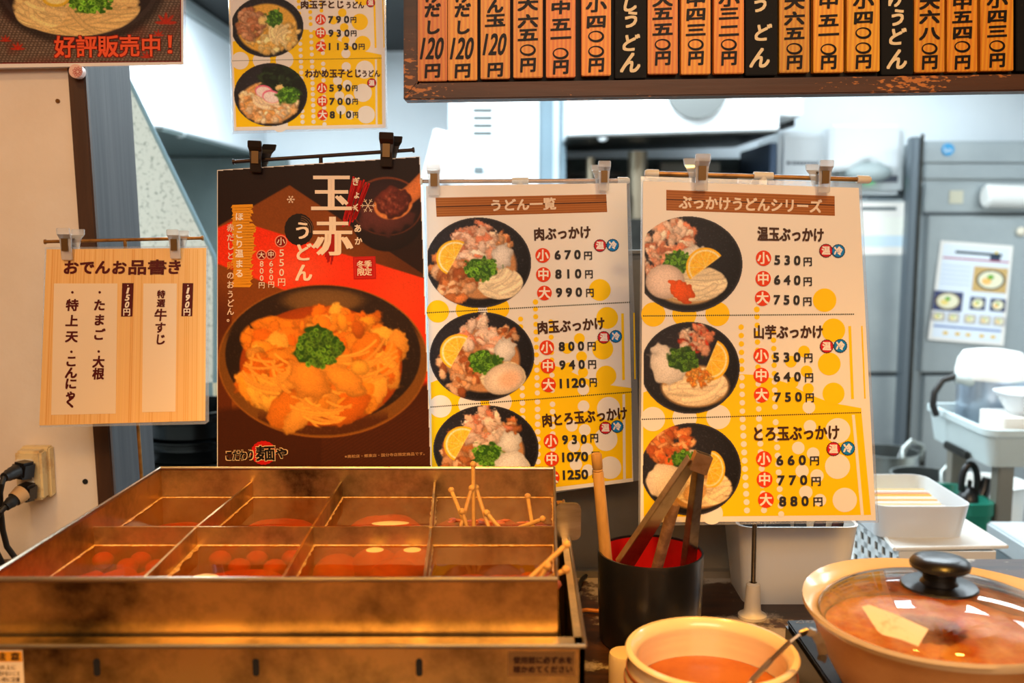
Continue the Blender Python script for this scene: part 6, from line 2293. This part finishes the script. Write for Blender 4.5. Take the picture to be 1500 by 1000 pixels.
for k in range(5):
    lq(0.06, 0.24 + k * 0.045, 0.46, 0.25 + k * 0.045, (196, 206, 222))
lq(0.05, 0.845, 0.95, 0.865, (120, 140, 186))
for u in (0.22, 0.38, 0.52, 0.7, 0.85):
    x, y = lf(u, 0.92)
    P.disc(x, y, 4.2, 2.6, (230, 190, 90), 14, 10)
P.build('print', root)

# left refrigerator / cabinet, steel post between them
root = floor_thing('steel_cabinet', 'wide grey steel cabinet with a sheet taped on it, left of the refrigerator', 'cabinet', 1230, 4.25)
b = MB(); to_floor(b, 1160, 292, 1328, 4.30, 0.58, 0.05); b.build('body', M_FRIDGE, root, bevel=0.01)
part('door', M_FRIDGE, root, (1161, 300, 1327, 545, 4.25, 0.04)); part('door', M_FRIDGE, root, (1161, 552, 1325, 880, 4.25, 0.04))
part('seam', M_FRSEAM, root, (1161, 545, 1325, 552, 4.27, 0.02), bevel=0)
PLs = Plane(atY(1258, 296, 4.246), atY(1338, 296, 4.246), atY(1258, 372, 4.246))
root = sheet('notice_sheet', 'white notice sheet with pale colour bands on the grey steel cabinet', PLs, [(1200, 296), (1337, 296), (1335, 373), (1200, 373)], None, cat='notice')
P = Print(PLs)
P.poly([(1204, 318), (1334, 318), (1334, 345), (1204, 345)], (240, 238, 226), 6); P.poly([(1204, 345), (1333, 345), (1333, 361), (1204, 361)], (206, 224, 234), 6); P.poly([(1262, 303), (1313, 303), (1313, 308), (1262, 308)], (90, 100, 104), 6)
P.build('print', root)
root = floor_thing('steel_post', 'dark steel upright between the cabinet and the refrigerator', 'steel post', 1344, 4.1, 0.02)
b = MB(); to_floor(b, 1337, 200, 1351, 4.1, 0.06)
b.build('upright', mat('blue grey steel', rgb(112, 122, 130), 0.4, 0.7), root, bevel=0.006)
b = MB(); kb(b, 1343, 196, 1347, 660, 4.09, 0.01); b.build('groove', M_STEEL_DK, root)
b = MB(); to_floor(b, 1332, 660, 1356, 4.085, 0.09)
b.build('post_foot', M_STEEL_DK, root)

# white machines on the cabinet
zc = atY(1230, 292, 4.25).z
root = thing('rice_machine', (atY(1240, 292, 4.25).x, 4.5, zc), 'white countertop machine with a curved cover and green display', 'machine')
part('left_body', M_ENAMEL, root, (1141, 192, 1222, 290, 4.32, 0.4), bevel=0.02)
part('right_body', M_ENAMEL, root, (1222, 184, 1326, 285, 4.36, 0.38), bevel=0.02)
b = MB()
q0, q1 = atY(1217, 182, 4.24), atY(1318, 250, 4.24)
pts = []
for k in range(17):
    t = k / 16
    sag = math.exp(-((t - 0.55) / 0.2) ** 2) * 0.045
    pts.append(Vector((lerp(q0.x, q1.x, t), 4.24, q1.z + sag)))
pts += [Vector((q1.x, 4.24, q0.z)), Vector((q0.x, 4.24, q0.z))]
b.prism(pts, (0, 0.13, 0)); b.build('front_cover', mat('white machine cover', rgb(246, 250, 252), 0.35), root, bevel=0.012)
b = MB(); c = atY(1272, 252, 4.27); b.ball(c, 0.10, 0.05, 0.045, 24, 10); b.build('grip', M_GREY, root, smooth=True)
part('display_band', mat('dark display', rgb(90, 96, 112), 0.3), root, (1262, 257, 1315, 267, 4.355, 0.01), bevel=0)
part('green_display', mat('green display', rgb(30, 190, 60), 0.3, emit=((0.05, 0.9, 0.15, 1), 1.2)), root, (1266, 258, 1281, 268, 4.350, 0.006), bevel=0)
P = Print(Plane(atY(1153, 237, 4.318), atY(1200, 237, 4.318), atY(1153, 250, 4.318)))
P.disc(1155, 238.5, 2.6, 2.6, (70, 80, 92), 8, 12)
for k in range(8):
    P.poly([(1160 + k * 5, 236.4), (1163.4 + k * 5, 236.4), (1163.4 + k * 5, 241), (1160 + k * 5, 241)], (96, 104, 116), 8)
P.build('maker_print', root)

# boiling range under its white hood, centre
root = floor_thing('noodle_range', 'dark steel noodle boiling range under the white hood', 'range', 985, 4.0)
b = MB(); to_floor(b, 832, 372, 1132, 3.95, 0.85, 0.04); b.build('base_cabinet', mat('warm dull steel', rgb(150, 146, 138), 0.45, 0.6), root, bevel=0.006)
part('back_panel', mat('blackish steel', rgb(40, 50, 50), 0.5, 0.5, noise=(3, rgb(70, 82, 82), 0.45, 0.7)), root, (825, 232, 1105, 372, 4.72, 0.06), bevel=0)  # blackish back panel with uneven greyer patches
part('side_panel', mat('blue steel side', rgb(60, 76, 98), 0.5, 0.5), root, (1126, 209, 1136, 372, 4.15, 0.55))
b = MB()
for x, r_, z0, z1 in ((934, 14, 222, 372), (865, 6, 230, 372), (1030, 8, 262, 372)):
    p, q = atY(x, z0, 4.4), atY(x, z1, 4.4)
    b = MB(); b.tube([q, p], pxw(r_, 4.4), 16); b.build('flue_pipe', mat('tan steel pipe', rgb(176, 160, 136), 0.4, 0.7), root, smooth=True)
part('shelf_rail', M_STEEL_DK, root, (830, 252, 1085, 258, 4.5, 0.08), (965, 300, 1090, 312, 4.35, 0.1), (832, 320, 1122, 372, 4.0, 0.1))
for a in ((968, 238, 1055, 252, 4.42, 0.12), (845, 275, 905, 320, 4.3, 0.2)):
    part('range_box', mat('dull grey box', rgb(96, 92, 84), 0.5, 0.4), root, a)  # even grey-brown boxes

root = thing('range_hood', atY(1000, 197, 4.0) , 'white enamel hood panel above the dark range', 'hood')
b = MB(); p0, p1 = atY(831, 60, 3.95), atY(1142, 197, 3.95)
P4 = [atY(831, 199, 3.95), atY(1142, 191, 3.95), atY(1142, 60, 3.95), atY(831, 60, 3.95)]
b.prism(P4, (0, 0.8, 0)); b.build('hood_shell', M_ENAMEL, root, bevel=0.008)
P5 = [p + Vector((0, 0.02, -0.004)) for p in (P4[0], P4[1])]
b = MB(); b.hexa([(P5[0].x, 3.96, P5[0].z - 0.004), (P5[1].x, 3.96, P5[1].z - 0.004), (P5[1].x, 4.74, P5[1].z - 0.004), (P5[0].x, 4.74, P5[0].z - 0.004), (P5[0].x, 3.96, P5[0].z + 0.003), (P5[1].x, 3.96, P5[1].z + 0.003), (P5[1].x, 4.74, P5[1].z + 0.003), (P5[0].x, 4.74, P5[0].z + 0.003)]); b.build('shade_plate', M_STEEL_DK, root)  # dark plate carries the shade under the hood in its colour
part('hood_side', M_ENAMEL, root, (1142, 60, 1178, 170, 4.0, 0.3), bevel=0.004)
part('dark_gap', M_BLKM, root, (1141, 172, 1164, 185, 4.3, 0.2), bevel=0)
c = atY(1022, 128, 3.92)
b = MB(); b.tube([c + Vector((0, 0.04, 0)), c], pxw(44, 3.92), 40); b.build('round_vent', mat('grey vent', rgb(86, 88, 86), 0.5), root)
c = atY(883, 201, 3.98)
b = MB(); b.ball(c, 0.022, 0.02, 0.018, 14, 8); b.build('lamp_stud', M_ENAMEL, root, smooth=True)

# electrical cabinet with louvres, left of the hood, and the grey column beside it
root = floor_thing('white_cabinet', 'tall white cabinet with four dark louvres behind the middle menu', 'cabinet', 720, 4.3)
b = MB(); to_floor(b, 676, 100, 790, 4.3, 0.5, 0.03); b.build('body', mat('bright enamel', rgb(246, 250, 252), 0.35), root, bevel=0.006)
part('side_frame', M_PALEB, root, (658, 100, 676, 800, 4.28, 0.5))
for k in range(4):
    part('louvre', mat('louvre grey', rgb(62, 70, 66), 0.5), root, (693, 158.8 + 11.2 * k, 721, 164.2 + 11.2 * k, 4.296, 0.006), bevel=0)
part('latch', mat('latch dark', rgb(96, 104, 106), 0.5), root, (694, 244, 708, 254, 4.292, 0.01), bevel=0.002)
part('latch_plate', M_PALEB, root, (708, 246, 718, 252, 4.293, 0.008), bevel=0)
part('notice_label', M_PALEB, root, (756, 235, 776, 262, 4.296, 0.005), bevel=0)
root = floor_thing('grey_column', 'grey square duct column between white cabinet and hood', 'column', 810, 4.32)
b = MB(); to_floor(b, 790, 100, 812, 4.32, 0.3); to_floor(b, 819, 100, 830, 4.32, 0.3); b.build('duct', mat('grey duct', rgb(128, 150, 162), 0.5), root, bevel=0.004)
b = MB(); to_floor(b, 811, 100, 820, 4.31, 0.3); b.build('pale_strip', M_PALEB, root, bevel=0.003)
b = MB(); to_floor(b, 640, 250, 662, 4.5, 0.35); tag(b.build('side_unit', M_STEEL_DK, bevel=0.004), 'dark narrow unit beside the white louvred cabinet', 'unit')
# slanted white carton leaning by the cabinet
b = MB()
A = [atY(x, y, 3.6) for x, y in ((617, 262), (640, 268), (664, 206), (656, 193), (636, 188))]
b.prism(A, (0.05, 0.28, 0.0))
sh_ = b.build('white_carton', mat('bright carton', rgb(250, 250, 248), 0.5), None, bevel=0.004)
tag(sh_, 'bright white carton tilted above the left clip of the middle menu', 'carton')
root = floor_thing('low_shelf', 'pale steel shelf unit carrying the white carton', 'shelf', 610, 3.55)
b = MB(); to_floor(b, 560, 268, 645, 3.5, 0.5); b.build('shelf_body', M_PALEB, root, bevel=0.006)

# hood block on the left, dark underside and galvanised side sheet
YH0, YH1 = 3.5, 4.94
pA = atY(240, 186, YH0)
zt_h = atY(240, -4, YH0).z
root = thing('kitchen_hood', (pA.x - 0.3, 4.2, pA.z), 'large white steel exhaust hood on the left behind the post', 'hood')
b = MB(); b.box((-2.38, YH0, pA.z), (pA.x, YH1, zt_h)); b.build('hood_shell', M_KWALL, root, bevel=0.004)
b = MB(); b.box((-2.38, YH0 + 0.02, pA.z - 0.012), (pA.x - 0.01, YH1, pA.z - 0.001)); b.build('underside_shade', mat('hood underside shade', rgb(92, 106, 104), 0.6), root)  # dark slab, shade beneath the hood given as colour
b = MB(); b.box((-2.38, YH0 - 0.01, zt_h), (pA.x + 0.02, YH1, zt_h + 0.05)); b.build('top_trim', mat('grey hood trim', rgb(150, 158, 158), 0.6), root)
b = MB(); q = atY(264, 196, 3.75); b.ball(q, 0.02, 0.02, 0.015, 14, 8); b.build('lamp_stud', M_ENAMEL, root, smooth=True)
# dark panel holding the shade below the hood in its colour
b = MB(); b.box((-2.38, 4.86, 0.0), (atY(420, 300, 4.86).x, 4.94, pA.z - 0.02)); tag(b.build('hood_shade_panel', mat('grey green shade panel', rgb(112, 128, 126), 0.5, noise=(1.5, rgb(92, 108, 108), 0.4, 0.7))), 'grey-green panel standing in for shade under the left hood', 'wall panel')
YG = 1.75
G = [atY(x, y, YG) for x, y in ((120, 10), (150, 46), (192, 124), (313, 374), (315, 392), (315, 560), (186, 560), (186, 690), (120, 690))]
root = thing('galvanised_sheet', (G[4].x - 0.1, YG, G[7].z), 'speckled galvanised metal sheet with a diagonal edge beside the post', 'metal sheet')
b = MB(); b.prism(G, (0, 0.004, 0)); b.build('sheet_face', M_GALV, root)
b = MB(); b.tube([G[1], G[2], G[3], G[4], G[5]], 0.004, 8); b.build('folded_edge', mat('blue grey fold', rgb(120, 146, 156), 0.4, 0.6), root, smooth=True)
root2 = thing('steel_stand', (G[5].x - 0.12, YG + 0.15, 0), 'low steel stand below the galvanised sheet', 'stand')
b = MB(); b.box((G[6].x, YG - 0.02, 0), (G[5].x, YG + 0.32, atY(250, 690, YG).z)); b.build('stand_body', M_STEEL_DK, root2, bevel=0.004)
for lab, y0, y1, rpx in (('dark stock pot, the lower one under the oden card', 655, 690, 88), ('dark stock pan, the upper one under the oden card', 612, 655, 84)):
    zt_, zb_ = atY(250, y0, YG).z, atY(250, y1, YG).z
    c = Vector((atY(252, 600, YG).x, YG + 0.13, zb_))
    root = thing('dark_pot', c, lab, 'pot', 'dark pots left of the red poster')
    r_ = pxw(rpx, YG)
    hh = zt_ - zb_
    b = MB(); b.lathe(c, [(r_ * 0.86, 0), (r_ * 0.94, 0.005), (r_ * 0.95, hh * 0.55), (r_ * 0.97, hh * 0.62), (r_ * 0.95, hh * 0.69), (r_ * 0.96, hh - 0.006), (r_ * 1.0, hh - 0.003), (r_ * 1.0, hh), (r_ * 0.93, hh), (r_ * 0.9, 0.008), (0, 0.006)], 48)
    b.build('pot_shell', mat('blackened pot', rgb(30, 34, 36), 0.25, 0.85), root, smooth=True)
# cream pipe and rail seen between oden card and red poster
p, q = atY(311, 400, 2.2), atY(311, 560, 2.2)
root = thing('cream_pipe', Vector((q.x, 2.2, 0)), 'cream pipe glimpsed between the oden card and the red poster', 'pipe')
b = MB(); b.tube([Vector((p.x, 2.2, 0)), p], pxw(5, 2.2), 14); b.build('pipe', mat('cream pipe', rgb(222, 208, 176), 0.5), root, smooth=True)
b = MB(); b.tube([q + Vector((-0.06, -0.02, 0.03)), q + Vector((0.06, -0.02, 0.03))], 0.006, 10); b.build('clamp', M_STEEL_LT, root, smooth=True)

# grey tub on a cart, rice warmer and frosted jug in it
zr_ = CH - 0.45
f0 = atZ(1449, 630, zr_)
k0 = atZ(1350, 590, zr_)
tx0, tx1, ty0, ty1 = f0.x, f0.x + 0.60, f0.y, k0.y
ht = 0.085
cart = thing('utility_cart', (tx0 + 0.3, (ty0 + ty1) / 2, 0), 'grey plastic tray cart on steel legs at the right', 'cart')
b = MB()
tub(b, [(tx0 + 0.012, tx1 - 0.012, ty0 + 0.012, ty1 - 0.012, zr_ - ht, 0.02), (tx0, tx1, ty0, ty1, zr_ - 0.016, 0.03), (tx0 - 0.006, tx1 + 0.006, ty0 - 0.006, ty1 + 0.006, zr_ - 0.014, 0.032), (tx0 - 0.006, tx1 + 0.006, ty0 - 0.006, ty1 + 0.006, zr_, 0.032), (tx0 + 0.008, tx1 - 0.008, ty0 + 0.008, ty1 - 0.008, zr_, 0.026), (tx0 + 0.018, tx1 - 0.018, ty0 + 0.018, ty1 - 0.018, zr_ - ht + 0.006, 0.018)])
b.build('tray', M_GREY, cart, smooth=True)
for (x, y) in ((tx0 + 0.06, ty0 + 0.05), (tx0 + 0.06, ty1 - 0.05), (tx1 - 0.06, ty0 + 0.05), (tx1 - 0.06, ty1 - 0.05)):
    b = MB(); b.box((x - 0.018, y - 0.018, 0), (x + 0.018, y + 0.018, zr_ - ht)); b.build('leg', mat('cart leg', rgb(150, 144, 132), 0.4, 0.6), cart, bevel=0.003)
b = MB(); b.box((tx0 - 0.004, (ty0 + ty1) / 2 - 0.07, zr_ - ht - 0.004), (tx0 + 0.008, (ty0 + ty1) / 2 + 0.05, zr_ - ht + 0.014)); b.build('handhold', M_STEEL_DK, cart, bevel=0.003)
zf = zr_ - ht + 0.0062
wc = atZ(1450, 622, zf)
wc = Vector((atY(1449, 600, 2.37).x, 2.37, zf + 0.001))
r_ = pxw(50, 2.37)
ztp = atY(1450, 553, 2.32).z
hh = ztp - zf
root = thing('rice_warmer', wc, 'silver rice warmer with a white domed lid standing in the grey tray', 'rice warmer')
b = MB(); b.lathe(wc, [(r_ * 0.9, 0), (r_ * 0.92, 0.004), (r_ * 0.94, hh * 0.97), (0, hh)], 44); b.build('steel_body', mat('warmer steel', rgb(178, 190, 204), 0.3, 0.85), root, smooth=True)
b = MB(); b.lathe(wc + Vector((0, 0, hh * 0.95)), [(r_ * 0.98, 0), (r_ * 1.0, 0.004), (r_ * 1.0, 0.018), (r_ * 0.93, 0.045), (r_ * 0.8, 0.062), (r_ * 0.4, 0.068), (0, 0.069)], 44); b.build('lid', M_WHITE, root, smooth=True)
b = MB(); q = wc + Vector((-r_ * 0.98, -0.03, hh * 0.94)); b.tube([q + Vector((0.02, 0, 0)), q + Vector((-0.022, 0, 0.006))], [0.018, 0.012], 12); b.build('hinge', M_GREY, root, smooth=True)
b = MB(); b.tube([q + Vector((-0.015, 0, 0.01)), q + Vector((-0.05, 0, 0.0)), q + Vector((-0.068, 0, -0.03)), q + Vector((-0.07, 0, -0.06)), q + Vector((-0.06, 0, -0.085))], 0.008, 10); b.build('bail_handle', M_CABLE, root, smooth=True)
jy = ty0 + 0.085
jx = atY(1502, 600, jy)
zbk = atY(1480, 610, jy - 0.04).z
root = thing('frosted_bowl', (jx.x, jy, zbk), 'frosted plastic measuring bowl in front of the rice warmer', 'bowl')
zj = atY(1480, 574, jy).z
b = MB(); b.lathe(Vector((jx.x, jy, zbk + 0.001)), [(0, 0), (0.035, 0), (0.04, 0.004), (pxw(46, 2.2), zj - zbk), (pxw(44, 2.2), zj - zbk), (0.036, 0.008), (0, 0.006)], 36); b.build('bowl_wall', M_FROST, root, smooth=True)
b = MB(); tub(b, [(jx.x - 0.08, jx.x + 0.08, ty0 + 0.024, ty0 + 0.14, zf + 0.001, 0.01), (jx.x - 0.08, jx.x + 0.08, ty0 + 0.024, ty0 + 0.14, zbk, 0.01)])
tag(b.build('pale_block', M_WHITE, None), 'white block in the grey tray under the frosted bowl', 'block')

# pots on the low bench behind, green bin with a black kettle
zl = CH - 0.70
c1, c2 = atZ(1300, 660, zl), atZ(1354, 694, zl)
bench = thing('low_bench', (0.5 * (c1.x + c2.x), 2.9, 0), 'low steel bench carrying the two big stock pots', 'bench')
zb_ = zl - 0.22
b = MB(); b.box((c1.x - 0.35, 2.60, zb_ - 0.03), (c2.x + 0.12, 3.35, zb_)); b.build('bench_top', M_STEEL_DK, bench, bevel=0.003)
for x, y in ((c1.x - 0.3, 2.65), (c1.x - 0.3, 3.25), (c2.x + 0.08, 2.65), (c2.x + 0.08, 3.25)):
    b = MB(); b.box((x - 0.02, y - 0.02, 0), (x + 0.02, y + 0.02, zb_ - 0.03)); b.build('leg', M_STEEL_DK, bench)
M_POT = mat('stock pot steel', rgb(156, 160, 156), 0.3, 0.9)
M_POTIN = mat('pot inside', rgb(96, 100, 98), 0.4, 0.8)
for lab, c, rpx in (('steel stock pot, the farther one behind the packet box', c1, 46), ('steel stock pot, the nearer one behind the packet box', c2, 48)):
    r_ = pxw(rpx, c.y)
    base = Vector((c.x, c.y, zb_))
    root = thing('stock_pot', base, lab, 'pot', 'stock pots on the bench')
    h_ = zl - zb_
    b = MB(); b.lathe(base, [(r_ * 0.96, 0), (r_ * 0.97, h_ - 0.006), (r_ * 1.03, h_ - 0.004), (r_ * 1.03, h_), (r_ * 0.95, h_), (r_ * 0.94, 0.01), (0, 0.008)], 40, mis=[0, 0, 0, 0, 1, 1]); b.build('pot_wall', [M_POT, M_POTIN], root, smooth=True)
    b = MB(); b.tube([base + Vector((r_ * 0.95, -0.03, h_ - 0.02)), base + Vector((r_ * 0.9, -0.05, h_ + 0.03)), base + Vector((r_ * 0.5, -0.06, h_ + 0.045)), base + Vector((r_ * 0.25, -0.06, h_ + 0.02)), base + Vector((r_ * 0.2, -0.08, h_ - 0.03))], 0.008, 10)
    b.build('pot_handle', M_POT, root, smooth=True)
p, q = atY(1318, 674, c1.y - 0.02), atY(1327, 652, c1.y - 0.05)
root = thing('ladle', p, 'pale ladle handle sticking out of the farther stock pot', 'ladle')
b = MB(); strut(b, p + (p - q) * 1.2, q, 0.010, 0.004, (1, 0, 0)); b.build('handle', M_WHITED, root, bevel=0.002)
gz = atY(1430, 726, 2.22).z
gx0, gx1 = atY(1396, 735, 2.2).x, atY(1444, 735, 2.2).x
root = thing('green_bin', ((gx0 + gx1) / 2, 2.27, 0), 'green plastic bin beside the stock pots', 'bin')
b = MB(); tub(b, [(gx0 + 0.02, gx1 - 0.02, 2.17, 2.31, 0.0, 0.02), (gx0, gx1, 2.15, 2.33, gz - 0.03, 0.025), (gx0 - 0.004, gx1 + 0.004, 2.146, 2.334, gz - 0.028, 0.028), (gx0 - 0.004, gx1 + 0.004, 2.146, 2.334, gz, 0.028), (gx0 + 0.006, gx1 - 0.006, 2.156, 2.324, gz, 0.022), (gx0 + 0.02, gx1 - 0.02, 2.17, 2.31, gz - 0.05, 0.018)])
b.build('bin_wall', M_GREEN, root, smooth=True)
kc_ = Vector((atY(1420, 715, 2.24).x, 2.24, gz - 0.048))
root = thing('black_kettle', kc_, 'black kettle with a high arched handle sitting in the green bin', 'kettle')
ks = pxw(19, 2.24)
b = MB(); b.lathe(kc_, [(ks * 0.8, 0), (ks * 0.95, 0.012), (ks * 0.9, 0.04), (ks * 0.5, 0.058), (ks * 0.2, 0.064), (ks * 0.18, 0.078), (0, 0.082)], 32); b.build('kettle_body', M_BLK, root, smooth=True)
b = MB(); b.tube([kc_ + Vector((ks * 0.8, 0, 0.03)), kc_ + Vector((ks * 1.2, 0, 0.06)), kc_ + Vector((ks * 1.35, 0, 0.085))], [0.02, 0.013, 0.010], 12); b.build('spout', M_BLK, root, smooth=True)
b = MB(); b.tube([kc_ + Vector((-ks * 0.62, 0, 0.055))] + [kc_ + Vector((-ks * 0.02 - ks * 0.62 * math.cos(t), 0, 0.075 + 0.042 * math.sin(t))) for t in [k * math.pi / 10 for k in range(11)]] + [kc_ + Vector((ks * 0.6, 0, 0.055))], 0.008, 10); b.build('arched_handle', M_BLK, root, smooth=True)
# white bucket beyond the cart leg
q = atY(1475, 730, 2.75)
root = thing('white_bucket', (q.x, 2.85, 0), 'white bucket on the floor under the grey tray cart', 'bucket')
b = MB(); b.lathe(Vector((q.x, 2.85, 0)), [(0.07, 0), (0.095, q.z + 0.02), (0.10, q.z + 0.025), (0.09, q.z + 0.025), (0.066, 0.01), (0, 0.008)], 32); b.build('bucket_wall', M_WHITE, root, smooth=True)

# steel table at the right edge
zt_ = CH - 0.55
q = atZ(1449, 763, zt_)
q2 = atZ(1500, 801, zt_)
tx = (q.x + q2.x) / 2
root = thing('steel_table', (tx + 0.3, q.y - 0.2, 0), 'steel worktable corner at the right edge below the grey tray', 'table')
b = MB(); b.box((tx, 1.36, zt_ - 0.04), (tx + 0.7, q.y, zt_)); b.build('table_top', M_STEEL_LT, root, bevel=0.004)
b = MB(); b.box((tx + 0.01, 1.37, 0.1), (tx + 0.66, q.y - 0.02, zt_ - 0.045)); b.build('side_panel', mat('table side steel', rgb(128, 138, 142), 0.45, 0.6), root)
b = MB()
b = MB(); b.tube([(tx - 0.012, 1.62, zt_ - 0.02), (tx + 0.002, 1.62, zt_ - 0.02)], 0.008, 10); b.build('hook', M_STEEL_DK, root)

# ------------------------------------------------------------------ parts that look different from the rest of their thing
PART_LABELS = {'red_lining': 'bright red inside of the cup', 'knob': 'black knob', 'spring': 'dull brass spring band', 'laminate_edge': 'clear plastic laminate margin', 'food_picture': 'printed photograph of a noodle bowl',
               'blue_badge': 'round blue badge', 'torn_tape': 'torn tan tape', 'vent_slot': 'dark vertical slot', 'end_cap': 'rounded rod end', 'painted_line': 'thin brown painted line', 'green_display': 'glowing green display',
               'lattice_side': 'side wall with slanted holes', 'glass_dome': 'steamy clear glass dome', 'steel_band': 'steel band round the glass', 'foam_line': 'pale scum line along the steel', 'lid': 'white domed lid',
               'notice_plate': 'small notice plate with two lines of writing', 'sticker': 'caution sticker with an orange heading', 'steel_tab': 'rounded steel tab', 'glass_top': 'black glass top', 'bead': 'round bead end', 'rolled_rim': 'bright rolled rim'}
for o in bpy.data.objects:
    k = o.name.split('.')[0]
    if o.parent is not None and k in PART_LABELS:
        o['label'] = PART_LABELS[k]
